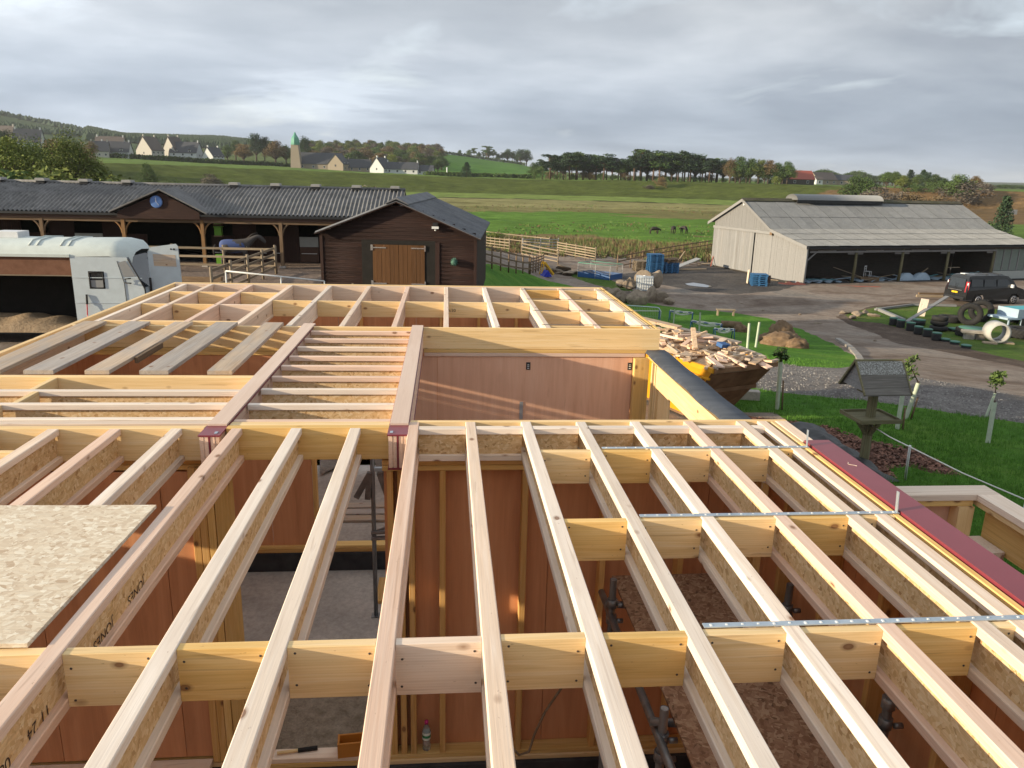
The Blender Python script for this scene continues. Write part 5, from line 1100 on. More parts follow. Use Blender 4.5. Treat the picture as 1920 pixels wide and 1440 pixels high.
# ------------------------------------------------------------------ skip full of offcuts
def skip():
    ang = R(21.7); t = T('skip', 'yellow skip with rusty brown end, heaped with timber offcuts', 'skip', (5.13, 13.98, -3.0), ang)
    H = 1.22; Lr, Wr = 3.3, 1.62
    top = [(0, 0, H), (Wr, 0, H), (Wr, Lr, H), (0, Lr, H)]; bot = [(.13, .95, .06), (Wr - .13, .95, .06), (Wr - .13, Lr - .9, .06), (.13, Lr - .9, .06)]
    for nm, mt, i in (('near_end', 'rusty', 0), ('right_side', 'yellow_paint', 1), ('far_end', 'rusty', 2), ('left_side', 'yellow_paint', 3)):
        j = (i + 1) % 4; MB().add([bot[i], bot[j], top[j], top[i]], [(0, 1, 2, 3)]).obj(nm, mt, t)
    MB().add(bot, [(3, 2, 1, 0)]).obj('base', 'rusty', t); MB().box(.15, Wr - .15, .95, 2.3, 0, .06).obj('runners', 'rusty', t)
    for i in range(4):
        a_, b_ = Vector(top[i]), Vector(top[(i + 1) % 4]); MB().beam(a_ + Vector((0, 0, -.03)), b_ + Vector((0, 0, -.03)), .07, .09).obj('rim', 'rusty' if i % 2 == 0 else 'yellow_paint', t)
    P('side_rib', t, 'yellow_paint', -.03, .02, .1, Lr - .1, H - .24, H - .20, grain='y'); MB().beam((-.01, .30, H - .22), (.11, .98, .1), .06, .06).obj('side_rib', 'yellow_paint', t)
    for zz in (.55,): MB().beam((.05, .46, zz + .08), (Wr - .05, .46, zz + .08), .05, .08).obj('end_rib', 'rusty', t)
    for y in (1.0, 2.2): MB().tube([(-.02, y, .75), (-.12, y, .75)], .045, 10).obj('lifting_lug', 'rusty', t)
    c, s = math.cos(ang), math.sin(ang); W2 = lambda x, y, z: (5.13 + x * c - y * s, 13.95 + x * s + y * c, -3 + z)
    m = MB(); vs = []
    for j in range(13):
        for i in range(9):
            u, v = i / 8, j / 12; vs.append((.06 + (Wr - .12) * u, .06 + (Lr - .12) * v, H - .12 + .20 * math.sin(math.pi * u) ** .6 * math.sin(math.pi * v) ** .5 + .10 * (v)))
    m.add(vs, [(j * 9 + i, j * 9 + i + 1, j * 9 + i + 10, j * 9 + i + 9) for j in range(12) for i in range(8)]); tag(m.obj('offcut_bed', 'scrap_wood', None, (5.13, 13.98, -3), (0, 0, ang)), 'mass of small timber scraps bedded in the skip under the offcuts', 'offcuts', kind='stuff')
    r_ = random.Random(11)
    for k in range(120):
        x, y = r_.uniform(.05, Wr - .05), r_.uniform(.02, Lr); hh = H + .18 * math.sin(math.pi * min(1, max(0, x / Wr))) ** .6 * max(0, math.sin(math.pi * y / Lr)) ** .5 + .10 * y / Lr - .06 + r_.uniform(0, .10)
        mt_ = r_.choice(['scrap_wood', 'board_tan', 'scrap_wood', 'pine_pink', 'scrap_wood', 'board_tan', 'pine_pink']); L, w_, h_ = r_.choice([(.6, .15, .03), (.35, .09, .045), (.22, .1, .045), (.5, .07, .045), (.3, .2, .022), (.7, .06, .045), (.18, .14, .045)]); o = P('timber_offcut', None, mt_, -L / 2, L / 2, -w_ / 2, w_ / 2, -h_ / 2, h_ / 2, grain='x')
        o.location = W2(x, y, hh); o.rotation_euler = (r_.uniform(-.25, .25), r_.uniform(-.28, .28), r_.choice([R(21.7), R(111.7), R(60)]) + r_.gauss(0, .35)); tag(o, {'scrap_wood': 'brownish', 'board_tan': 'grey-tan', 'pine_pink': 'pinkish', 'pine_yellow': 'yellow'}[mt_] + ' sawn timber offcut in the heap on the ' + ('near' if y < Lr / 3 else 'middle' if y < 2 * Lr / 3 else 'far') + ' part of the skip', 'offcut', 'timber offcuts heaped in the skip')
    for q, (a_, b_, w_, mt, lab) in enumerate((((.05, 3.5, 1.75), (.75, 2.05, 1.62), .24, 'scrap_wood', 'broad plank sloping down from the back of the skip load'), ((-.12, 3.3, 1.52), (.62, 1.75, 1.42), .05, 'pine_pale', 'long pale batten along the back left of the skip'), ((.75, 3.4, 1.55), (1.62, 1.1, 1.40), .2, 'board_tan', 'long grey board lying along the far right rim of the skip'), ((.35, 1.0, 1.40), (.62, 1.45, 1.72), .09, 'scrap_wood', 'stub of timber sticking up in the middle of the skip load'), ((-.1, 3.35, 1.40), (-.1, 1.9, 1.34), .14, 'pine_pink', 'pinkish board along the left rim of the skip'), ((1.45, .2, 1.30), (1.60, 1.4, 1.34), .12, 'board_tan', 'grey tan board at the near right corner of the skip'))):
        o = MB().beam(a_, b_, w_, .045).obj('long_offcut', mt, None, (5.13, 13.98, -3), (0, 0, ang)); tag(o, lab, 'plank')
    o = MB().box(-.12, .12, -.08, .08, -.04, .04).obj('crumpled_packet', 'blue_paint', None, W2(1.02, .95, H + .22), (.2, .1, .5)); tag(o, 'small blue packet among the offcuts in the skip', 'packet')
skip()
for q, (u, v, w_) in enumerate(((1378, 742, .9),)):
    p = at(1385, 748); o = P('kerb_block', None, 'concrete', -.45, .45, -.11, .11, -.12, .12, grain='x', bev=.012); o.location = (p.x, p.y, p.z + .1); o.rotation_euler.z = R(-12); tag(o, 'grey concrete block on the grass beside the skip', 'concrete block')
# ------------------------------------------------------------------ bird table
def bird_table():
    t = T('bird_table', 'wooden bird table with lichened slatted roof standing in the bark bed', 'bird table', (7.40, 12.30, -3.0), R(3))
    P('post', t, 'moss_wood', -.07, .07, -.07, .07, 0, 1.40); P('tray_floor', t, 'moss_wood', -.43, .43, -.38, .38, .78, .80, grain='x')
    for y in (-.39, .39): P('tray_edge', t, 'moss_wood', -.45, .45, y - .015, y + .015, .77, .84)
    for x in (-.44, .44): P('tray_edge', t, 'moss_wood', x - .015, x + .015, -.38, .38, .77, .84)
    for sx, sy in ((1, 0), (-1, 0), (0, 1), (0, -1)): MB().beam((sx * .06, sy * .06, .48), (sx * .32, sy * .32, .77), .07, .05).obj('brace', 'moss_wood', t)
    P('collar', t, 'moss_wood', -.25, .25, -.22, .22, 1.235, 1.262, grain='x')
    # roof: ridge along local x
    for k in range(5):
        for sg in (1, -1):
            y0, z0 = .03 + k * .088, 1.80 - k * .098; y1, z1 = y0 + .092, z0 - .103
            m = MB(); m.add([(-.52, sg * -y0, z0), (.52, sg * -y0, z0), (.52, sg * -y1, z1), (-.52, sg * -y1, z1), (-.52, sg * -(y0 + .008), z0 - .022), (.52, sg * -(y0 + .008), z0 - .022), (.52, sg * -(y1 - .006), z1 - .02), (-.52, sg * -(y1 - .006), z1 - .02)], [(0, 3, 2, 1), (4, 5, 6, 7), (0, 1, 5, 4), (3, 7, 6, 2), (0, 4, 7, 3), (1, 2, 6, 5)])
            m.v = [(a_, b_, c_ + (.006 if k % 2 else 0)) for a_, b_, c_ in m.v]; m.obj('roof_slat', 'lichen_slat' if (k < 2 and sg == 1) else 'roof_slat', t)
    for x in (-.46, .46):
        for k in range(4):
            z0 = 1.34 + k * .115; z1 = z0 + .11; w0 = (1.80 - z0) / 1.115 + .0; w1 = (1.80 - z1) / 1.115
            MB().add([(x, -w0, z0), (x, w0, z0), (x, w1, z1), (x, -w1, z1), (x + .02, -w0, z0), (x + .02, w0, z0), (x + .02, w1, z1), (x + .02, -w1, z1)], [(0, 3, 2, 1), (4, 5, 6, 7), (0, 1, 5, 4), (2, 3, 7, 6)]).obj('gable_slat', 'roof_slat' if x > 0 else 'barn_board', t)  # sun-facing gable gets paler slats: its sunlit look is in the colour
        MB().beam((x * 1.11, -.48, 1.30), (x * 1.11, 0, 1.82), .025, .04).obj('barge_strip', 'moss_wood', t); MB().beam((x * 1.11, .48, 1.30), (x * 1.11, 0, 1.82), .025, .04).obj('barge_strip', 'moss_wood', t)
    P('ridge_strip', t, 'moss_wood', -.53, .53, -.03, .03, 1.79, 1.83)
def lichen():
    s = NT('lichen_slat'); v = s.vec((1, 1, 1)); a = s.ramp(s.noise(v, 42, 7, 0.8), [(0.49, (0.13, 0.125, 0.115)), (0.52, (0.36, 0.37, 0.36))]); s.done(s.tint(a, .1), 0.9, s.noise(v, 24, 5), 0.01, 0.6)
lichen(); bird_table(); bpy.data.objects['bird_table'].scale = (.84, .84, 1.0)
# electric fence tape, posts, black liner trough
t = T('tape_fence', 'white tape fence strung from the bird table past a white post', 'fence', (7.65, 11.29, -3))
pp = [Vector((7.42, 12.26, -2.35)), ahead(1706, 838, 13.3), ahead(1925, 938, 11.8)]; pb = at(1697, 900)
MB().tube([(p.x - 7.65, p.y - 11.29, p.z + 3) for p in [pp[0], pp[0].lerp(pp[1], .5) + Vector((0, 0, -.02)), pp[1], pp[1].lerp(pp[2], .5) + Vector((0, 0, -.03)), pp[2]]], .011, 5).obj('tape', 'rope_white', t)
MB().tube([(pb.x - 7.65, pb.y - 11.29, 0), (pp[1].x - 7.65, pp[1].y - 11.29, pp[1].z + 3.02)], .02, 6).obj('post', 'white_plastic', t); MB().tube([(pp[2].x - 7.65, pp[2].y - 11.29, 0), (pp[2].x - 7.65, pp[2].y - 11.29, pp[2].z + 3.02)], .02, 6).obj('post', 'white_plastic', t)
m = MB(); a_, b_ = at(1500, 800), at(1640, 905); vs = []; d_ = (b_ - a_); nrm = Vector((-d_.y, d_.x, 0)).normalized()
for k in range(17):
    p = a_.lerp(b_, k / 16) - a_
    for j in range(7): vs.append(p + nrm * ((j / 6 - .5) * .75 + .05 * math.sin(k * 1.7)) + Vector((0, 0, .02 + .13 * math.sin(math.pi * j / 6) * (1 + .25 * math.sin(k * 2.3)) * math.sin(math.pi * min(1, max(.04, k / 16)) ** .8) ** .3 + .02 * math.sin(j * 3 + k))))
m.add(vs, [(k * 7 + j, k * 7 + j + 1, k * 7 + j + 8, k * 7 + j + 7) for k in range(16) for j in range(6)], 0, True); tag(m.obj('black_membrane', 'black_plastic', None, a_), 'crumpled black membrane lying along the bark bed below the bird table', 'membrane')
# ------------------------------------------------------------------ young trees in guards
noisy('guard_green', (0.36, 0.42, 0.33), (0.46, 0.52, 0.42), 8, bump=None, rough=0.5)
noisy('leaf_olive', (0.05, 0.09, 0.02), (0.12, 0.18, 0.045), 30, bump=None, rough=0.6, tint=0.2); noisy('leaf_dark', (0.02, 0.045, 0.012), (0.05, 0.09, 0.025), 30, bump=None, rough=0.6, tint=0.2); noisy('bark_brown', (0.06, 0.045, 0.035), (0.11, 0.085, 0.065), 12)
def leaves(m, c, rad, n, size, seed, mi=0, flat=1.0):
    r_ = random.Random(seed)
    for _ in range(n):
        p = Vector((r_.gauss(0, 1), r_.gauss(0, 1), r_.gauss(0, 1))); p = p.normalized() * (r_.random() ** .45) * rad; p.z *= flat; p += Vector(c)
        a_ = Vector((r_.uniform(-1, 1), r_.uniform(-1, 1), r_.uniform(-1, 1))).normalized() * size * r_.uniform(.6, 1.3); b_ = a_.cross(Vector((r_.uniform(-1, 1), r_.uniform(-1, 1), r_.uniform(-1, 1)))).normalized() * size * .45
        m.add([p - a_, p + b_, p + a_, p - b_], [(0, 1, 2, 3)], mi)
def guard(u, v, topu, topv, lab, crown=None, leaf='leaf_olive', size=.28, r=.045, stake=True):
    b_ = at(u, v); d_ = math.hypot(b_.x, b_.y); tp = ahead(topu, topv, d_ * 1.002); rel = tp - b_
    t = T('young_tree' if crown else 'tree_guard', lab, 'young tree' if crown else 'tree guard', b_, 0, 'tubed young trees on the grass')
    MB().tube([(0, 0, 0), rel], r, 10, cap=False).obj('guard_tube', 'guard_green', t)
    MB().tube([(0, 0, 0), rel * 1.05], r * .35, 5).obj('trunk', 'bark_brown', t)
    if stake: MB().tube([(.09, -.05, 0), Vector((.07, -.05, 0)) + rel * .62], .02, 5).obj('stake', 'fence_wood', t)
    if crown:
        c_ = ahead(crown[0], crown[1], d_) - b_; m = MB(); MB().tube([rel, c_ + Vector((0, 0, size * .6))], .012, 4).obj('stem', 'bark_brown', t)
        leaves(m, c_, size, 90, .05, int(u), flat=1.25)
        for k in range(5): leaves(m, c_ + Vector((rnd.uniform(-1, 1) * size, rnd.uniform(-1, 1) * size, rnd.uniform(-.6, 1.2) * size)), size * .45, 26, .05, int(u) + k)
        m.obj('crown', leaf, t)
guard(1457, 768, 1464, 678, 'young tree with dark leaves in a pale guard beside the gravel path', (1465, 664), 'leaf_dark', .14)
guard(1682, 804, 1693, 737, 'leafless pale tree guard just right of the bird table', None)
guard(1698, 785, 1722, 718, 'leaning tree guard with a bushy crown beyond the bird table', (1704, 694), 'leaf_olive', .2)
guard(1849, 781, 1866, 737, 'slim guarded sapling with two leaf clumps, left of the pair at the right', (1867, 712), 'leaf_olive', .17, .03)
guard(1852, 830, 1865, 754, 'bare front tree guard of the pair at the right edge', None, stake=False)
guard(1401, 656, 1405, 606, 'left one of two bare tree guards left of the hessian heap', None, stake=False)
guard(1417, 651, 1424, 604, 'right one of two bare tree guards beside the hessian heap', None, stake=False)
guard(1310, 633, 1313, 586, 'bare tree guard left of the taped trestles', None, stake=False, r=.035)
guard(1262, 614, 1265, 580, 'thin bare tree guard beside the mesh fence panel', None, stake=False, r=.03)
# ------------------------------------------------------------------ rocks and hessian
noisy('rock', (0.13, 0.10, 0.075), (0.24, 0.195, 0.15), 3, 7, bump=0.8, bd=0.04, tint=0.2, c2=(0.18, 0.14, 0.10)); noisy('hessian', (0.12, 0.075, 0.045), (0.24, 0.165, 0.10), 5, 6, bump=0.5, bd=0.02, fine=60); noisy('slab_grey', (0.22, 0.20, 0.18), (0.33, 0.31, 0.285), 4, bump=.3)
plain('mesh_green', (0.10, 0.30, 0.22), 0.6); plain('drum_lid', (0.05, 0.16, 0.12), 0.55); plain('pallet_blue', (0.03, 0.12, 0.27), 0.6); plain('slide_yellow', (0.65, 0.38, 0.02), 0.45); plain('slide_blue', (0.02, 0.04, 0.40), 0.4)
def rock(seed, sx, sy, sz, flat=0.0):
    bm = bmesh.new(); bmesh.ops.create_icosphere(bm, subdivisions=3, radius=1.0); r_ = random.Random(seed)
    pl_ = [(Vector((r_.uniform(-1, 1), r_.uniform(-1, 1), r_.uniform(-.6, 1))).normalized(), r_.uniform(.5, .85)) for _ in range(9)]
    for v in bm.verts:
        p = v.co.copy()
        for n_, d_ in pl_:
            e_ = p.dot(n_) - d_
            if e_ > 0: p -= n_ * e_ * .92
        p *= 1 + .10 * mnoise.noise(p * 2.5 + Vector((seed, 0, 0))); v.co = Vector((p.x * sx, p.y * sy, p.z * sz))
    me = bpy.data.meshes.new('boulder'); bm.to_mesh(me); bm.free(); me.materials.append(MATS['rock']); return me
bp = at(1198, 560)
for k, (u, v, w, h, dz, lab) in enumerate(((1150, 556, .75, .5, 0, 'leftmost boulder of the pile, beside the roof corner'), (1168, 566, .8, .55, 0, 'broad boulder second from the left at the foot of the pile'), (1193, 570, .95, .75, 0, 'flat-faced brown boulder at the front of the pile'), (1219, 566, .75, .8, 0, 'pointed boulder right of centre at the front of the pile'), (1240, 566, .7, .6, 0, 'dark boulder at the right foot of the pile'), (1180, 548, .7, .5, .35, 'small boulder resting on the left of the pile'), (1206, 546, 1.0, .7, .5, 'largest boulder on top of the pile, before the white tank'), (1228, 545, .7, .75, .45, 'upright boulder at the top right of the pile'), (1256, 571, .6, .35, 0, 'low brown boulder at the far right end of the pile'), (1165, 543, .6, .35, .25, 'grey boulder on the upper left of the pile'), (1138, 549, .5, .3, 0, 'small rounded stone left of the boulder pile'))):
    p = at(u, v); tag(put('boulder', rock(20 + k, w * .78, w * .7, h * .95), None, (p.x, p.y, p.z + h * .45 + dz * 1.15), (0, 0, k * 1.3)), lab, 'boulder', 'boulders piled by the track')
def drape(name, u, v, w, d_, h, seed, lab, rz=0, mat='hessian', cat='hessian', rough=.35):
    p = at(u, v); bm = bmesh.new(); bmesh.ops.create_icosphere(bm, subdivisions=4, radius=1.0)
    for q in bm.verts:
        c = q.co.copy(); f = abs(mnoise.noise(Vector((c.x * 2.4 + seed, c.y * 2.4, c.z * 4.5)))); g = 1 - 2 * abs(mnoise.noise(Vector((c.x * 4 + seed, c.y * 4, c.z * 9))))
        c *= 1 - rough * f * 1.3 + .10 * g; q.co = Vector((c.x * w / 2, c.y * d_ / 2, max(-.15, c.z) * h))
    me = bpy.data.meshes.new(name); bm.to_mesh(me); bm.free(); me.materials.append(MATS[mat])
    for f in me.polygons: f.use_smooth = True
    return tag(put(name, me, None, (p.x, p.y, p.z + .02), (0, 0, rz)), lab, cat)
drape('hessian_heap', 1468, 648, 1.8, 1.3, .55, 3.1, 'wide lower heap of brown hessian on the middle lawn'); 
hp2 = drape('hessian_heap', 1462, 642, 1.25, 1.0, .92, 8.4, 'tall crumpled peak of brown hessian on the middle lawn'); drape('hessian_roll', 1494, 652, .95, .55, .38, 5.7, 'small hessian roll at the right foot of the hessian heap'); drape('hessian_roll', 1435, 640, .7, .6, .34, 15.7, 'low hessian fold at the left of the hessian heap')
drape('hessian_roll', 1388, 622, .75, .6, .36, 9.2, 'open-ended brown roll right of the white taped trestle')
p = at(1370, 616); o = MB().lathe([(.17, -.5), (.19, 0), (.17, .5)], 14).obj('hessian_roll', 'hessian', None, (p.x, p.y, p.z + .2), (R(90), 0, R(70))); tag(o, 'long brown hessian roll lying behind the white taped trestle', 'hessian')
# ------------------------------------------------------------------ trestles wound with white tape
def trestle(u, v, L, h, rz, lab):
    p = at(u, v); t = T('trestle', lab, 'trestle', p, rz, 'blue trestles wound with white tape')
    for x in (-L / 2, L / 2):
        for y in (-.18, .18): MB().tube([(x, y * 1.3, 0), (x, y * .5, h)], .018, 6).obj('leg', 'blue_paint', t)
    MB().beam((-L / 2 - .05, 0, h), (L / 2 + .05, 0, h), .05, .04).obj('rail', 'blue_paint', t)
    m = MB(); pts = [Vector((-L / 2 + L * k / 8, .06 * math.sin(k * 2), h + .035 - .05 * abs(math.sin(k * 1.1)))) for k in range(9)]
    for a_, b_ in zip(pts, pts[1:]): m.beam(a_, b_, .06, .10)
    pts = [Vector((-L / 2 + L * k / 8, .10, h - .02 - .14 * math.sin(math.pi * k / 8))) for k in range(9)]
    for a_, b_ in zip(pts, pts[1:]): m.beam(a_, b_, .09, .05)
    m.obj('tape', 'rope_white', t)
trestle(1323, 622, 1.4, .42, R(-32), 'trestle with long white tape left of the hessian roll'); trestle(1356, 636, .8, .42, R(-5), 'low trestle with white tape nearest the timber skip'); trestle(1276, 604, 1.2, .55, R(-25), 'trestle with fluttering tape just right of the mesh panel')
# mesh fence panel, bench, tank, pallets
def heras():
    a_, b_ = at(1236, 624), at(1150, 616); 
    b_ = a_ + (b_ - a_).normalized() * 3.3; b_.z = gz(b_.x, b_.y); t = T('mesh_fence_panel', 'galvanised mesh site fence panel with rounded corners behind the roof corner', 'fence panel', a_)
    d = (b_ - a_); H = 1.12; pts = [Vector((0, 0, .05)), Vector((0, 0, H - .15)), d * .03 + Vector((0, 0, H - .02)), d * .06 + Vector((0, 0, H)), d * .94 + Vector((0, 0, H)), d * .99 + Vector((0, 0, H - .1)), d + Vector((0, 0, .05))]
    MB().tube(pts, .022, 7, closed=False).obj('frame', 'galv', t); m = MB()
    for k in range(1, 40): q = d * (k / 40); m.tube([q + Vector((0, 0, .05)), q + Vector((0, 0, H - .02))], .0035, 3, cap=False)
    for z in (.05, .35, .7, .95): m.tube([Vector((0, 0, z)), d + Vector((0, 0, z))], .0045, 3, cap=False)
    tag(m.obj('mesh', 'galv', t), kind='stuff'); MB().tube([Vector((0, -.03, H - .14)), d * .5 + Vector((0, -.03, H - .24)), d * .9 + Vector((0, -.03, H - .1))], .018, 5).obj('white_tape', 'rope_white', t); P('blue_clamp', t, 'blue_paint', -.09, -.05, -.05, .0, H - .5, H - .12)
heras()
p = at(1360, 592); t = T('garden_bench', 'low weathered backless bench on the far edge of the middle lawn', 'bench', p, R(-8)); P('seat', t, 'fence_light', -.55, .55, -.15, .15, .34, .39); P('leg', t, 'fence_light', -.5, -.42, -.12, .12, 0, .34); P('leg', t, 'fence_light', .42, .5, -.12, .12, 0, .34)
def ibc():
    p = at(1207, 548); t = T('water_tank', 'white caged plastic water tank behind the boulder pile', 'tank', (p.x, p.y, p.z), R(-12)); P('tank', t, 'white_plastic', -.55, .55, -.48, .48, .16, 1.16, grain='x', bev=.06); P('pallet', t, 'dull_steel', -.6, .6, -.5, .5, 0, .14)
    m = MB(); W_, D_ = .575, .505
    for k in range(8):
        x = -W_ + 2 * W_ * k / 7
        for y in (-D_, D_): m.tube([(x, y, .12), (x, y, 1.16)], .014, 4)
    for k in range(1, 6):
        y = -D_ + 2 * D_ * k / 6
        for x in (-W_, W_): m.tube([(x, y, .12), (x, y, 1.16)], .014, 4)
    for z in (.2, .42, .64, .86, 1.08, 1.17):
        m.tube([(-W_, -D_, z), (W_, -D_, z), (W_, D_, z), (-W_, D_, z)], .014, 4, closed=True)
    m.obj('cage', 'galv', t); MB().lathe([(.0, 1.16), (.1, 1.16), (.1, 1.2), (0, 1.21)], 12, cap0=False, cap1=False).obj('cap', 'white_plastic', t)
ibc()
def pallet_proto():
    t = T('pallet', '', 'pallet'); 
    for k in range(7): P('deck_board', t, 'pallet_blue', -.6, .6, -.5 + k * .155, -.39 + k * .155, .125, .147, grain='x', bev=.002)
    for y in (-.45, 0, .45):
        for x in (-.53, 0, .53): P('block', t, 'pallet_blue', x - .07, x + .07, y - .05, y + .05, .022, .1, grain='x', bev=.002)
        P('stringer', t, 'pallet_blue', -.6, .6, y - .05, y + .05, .101, .124, grain='x', bev=.002); P('bottom_board', t, 'pallet_blue', -.6, .6, y - .05, y + .05, 0, .021, grain='x', bev=.002)
    return t
def copy_tree(o, parent=None, mat=None):
    c = o.copy(); COL.objects.link(c); c.parent = parent
    if mat and c.data: c.data = c.data.copy(); c.data.materials[0] = MATS[mat]
    for ch in o.children: copy_tree(ch, c, mat)
    return c
pp_ = pallet_proto(); first = True
ordw = ['bottom', 'second', 'third', 'fourth', 'fifth', 'sixth', 'seventh', 'eighth', 'ninth', 'tenth', 'eleventh']
def stack(u, v, n, rz, where, mats=('pallet_blue',), grp=''):
    global first
    p = at(u, v)
    for k in range(n):
        mt = mats[k % len(mats)]; t = pp_ if (first and mt == 'pallet_blue') else copy_tree(pp_, None, None if mt == 'pallet_blue' else mt)
        first = first and t is not pp_
        t.location = (p.x + rnd.uniform(-.03, .03), p.y + rnd.uniform(-.03, .03), p.z + k * .149); t.rotation_euler = (0, 0, rz + rnd.uniform(-.04, .04)); nm = 'top' if k == n - 1 else ordw[k]
        tag(t, f"{nm} {'blue' if mt == 'pallet_blue' else 'brown'} pallet of the {where}", 'pallet', grp)
stack(1421, 535, 6, R(-14), 'short stack standing by the barn gable', grp='pallets stacked by the barn gable')
stack(1227, 512, 11, R(4), 'tall stack by the paddock fence', grp='pallets in the tall stack'); stack(1256, 511, 6, R(4), 'shorter stack right of the tall one', grp='pallets in the shorter stack'); stack(1201, 508, 6, R(4), 'brown stack left of the tall one', ('fence_light',), 'pallets in the brown stack')
pq = at(1256, 511); o = None
for k in range(2):
    t = copy_tree(pp_, None, 'fence_wood'); t.location = (pq.x + .1, pq.y, pq.z + .9 + k * .16); t.rotation_euler = (R(2), R(-3), R(8 + 9 * k)); tag(t, ['dark brown pallet lying on top of the shorter blue stack', 'uppermost dark brown pallet, askew on the shorter stack'][k], 'pallet')
q_ = at(1402, 531); o = P('leaning_board', None, 'osb_sheet', -.5, .5, -.01, .01, 0, 1.1, grain='z', bev=.001); o.location = (q_.x - .05, q_.y, q_.z + .5); o.rotation_euler = (R(14), R(-78), R(60)); tag(o, 'tan board leaning on the left side of the pallets by the barn', 'board')
q_ = at(1433, 533); o = P('leaning_board', None, 'brown_panel', -.4, .4, -.01, .01, -.3, .3, grain='x', bev=.001); o.location = (q_.x, q_.y - .12, q_.z + .42); o.rotation_euler = (R(-6), R(0), R(-14)); tag(o, 'brown board leaning on the right side of the pallets by the barn', 'board')
# scrap beside the pallets, stones and litter
for k, (u, v, L, w_, tilt, mt, lab) in enumerate(((1285, 505, 2.6, .9, .35, 'vent_metal', 'grey sheet propped in the scrap heap right of the pallets'), (1290, 507, 3.4, .2, .02, 'fence_light', 'long pale timber at the front of the scrap heap'), (1273, 500, 2.0, .12, .7, 'fence_light', 'steeply tilted stick beside the shorter pallet stack'), (1325, 497, 1.6, .3, .1, 'fence_light', 'pale board at the foot of the barn door'), (1334, 500, 1.2, .08, .8, 'brick_red', 'red bar sticking up by the barn corner'), (1310, 500, 2.2, .15, -.2, 'fence_wood', 'dark timber across the scrap heap'), (1336, 496, 1.2, .08, -.9, 'fence_light', 'pale batten crossing the red bar'), (1296, 500, 1.8, .5, -.15, 'fence_wood', 'dark board at the back of the scrap heap'), (1460, 528, 1.6, .15, .03, 'fence_light', 'loose timber lying along the barn gable'), (1475, 531, 1.3, .12, .0, 'fence_light', 'second loose timber, nearer the barn corner'))):
    p = at(u, v); o = P('scrap_piece', None, mt, -L / 2, L / 2, -w_ / 2, w_ / 2, -.03, .03, grain='x'); o.location = (p.x, p.y, p.z + .08 + abs(math.sin(tilt)) * L / 2); o.rotation_euler = (0, -tilt, R([10, 5, 40, -10, 60, 20, -40, 15, -50, -48][k])); tag(o, lab, 'scrap')
heap_pts = at(1486, 533); heap('red_rubble', 'brick_red', heap_pts.x - 1.1, heap_pts.x + 1.1, heap_pts.y - .6, heap_pts.y + .7, heap_pts.z - .03, .22, 'low heap of red rubble at the barn corner', 'rubble', 5)
hp3 = at(1600, 537); heap('red_rubble', 'brick_red', hp3.x - 2.5, hp3.x + 2.5, hp3.y - .3, hp3.y + .5, hp3.z - .04, .09, 'thin spill of red rubble along the front of the barn', 'rubble', 9)
# water puddle on the apron
pu = [at(u, v) for u, v in ((1284, 533), (1300, 531), (1320, 534), (1335, 538), (1325, 540), (1305, 538), (1290, 536))]; m = MB(); 
pz = max(p.z for p in pu) + .05; m.add([(p.x, p.y, pz) for p in pu], [tuple(range(7))]); 
s = NT('puddle_water'); s.done((0.09, 0.09, 0.09), 0.06, spec=0.7)
tag(m.obj('puddle', 'puddle_water'), kind='structure')
# rubble and slabs heap, blue mesh cage, slide
sp_ = at(1060, 515)
for k, (u, v, w, h, lab) in enumerate(((1040, 512, 1.6, .5, 'left end of the broken slab heap by the mesh cage'), (1058, 508, 2.2, .7, 'large pale slab on top of the heap by the mesh cage'), (1064, 516, 1.4, .45, 'dark broken slab at the front of the heap'), (1078, 514, 1.5, .5, 'grey slab at the right end of the heap beside the cage'), (1049, 514, 1.0, .35, 'small slab fragment at the foot of the heap'))):
    p = at(u, v); tag(put('broken_slab', rock(60 + k, w * .55, w * .4, h * .45), None, (p.x, p.y, p.z + h * .35), (R(8 * (k - 2)), R(12), k * .8)), lab, 'slab', 'broken slabs heaped by the cage')
def cage():
    a_ = at(1083, 519); b_ = at(1143, 526); d = Vector((b_.x - a_.x, b_.y - a_.y, 0)); n_ = Vector((-d.y, d.x, 0)).normalized() * 1.9; H = 1.15; t = T('mesh_cage', 'blue-based mesh enclosure with green top netting beside the slab heap', 'cage', a_)
    cs = [Vector((0, 0, 0)), d, d + n_, n_]
    for c_ in cs + [d * .55]: MB().tube([c_ + Vector((0, 0, -.2)), c_ + Vector((0, 0, H))], .03, 6).obj('post', 'vent_grey', t)
    for i in range(4):
        p0, p1 = cs[i], cs[(i + 1) % 4]; MB().beam(p0 + Vector((0, 0, .22)), p1 + Vector((0, 0, .22)), .04, .40).obj('base_panel', 'blue_paint', t); m = MB(); L = (p1 - p0).length
        for k in range(int(L / .09)): q = p0.lerp(p1, k * .09 / L); m.tube([q + Vector((0, 0, .4)), q + Vector((0, 0, H))], .005, 3, cap=False)
        for z in np.arange(.45, H, .09): m.tube([p0 + Vector((0, 0, z)), p1 + Vector((0, 0, z))], .005, 3, cap=False)
        tag(m.obj('side_mesh', 'vent_grey', t), kind='stuff'); MB().tube([p0 + Vector((0, 0, H)), p1 + Vector((0, 0, H))], .025, 5).obj('top_rail', 'mesh_green', t)
cage()
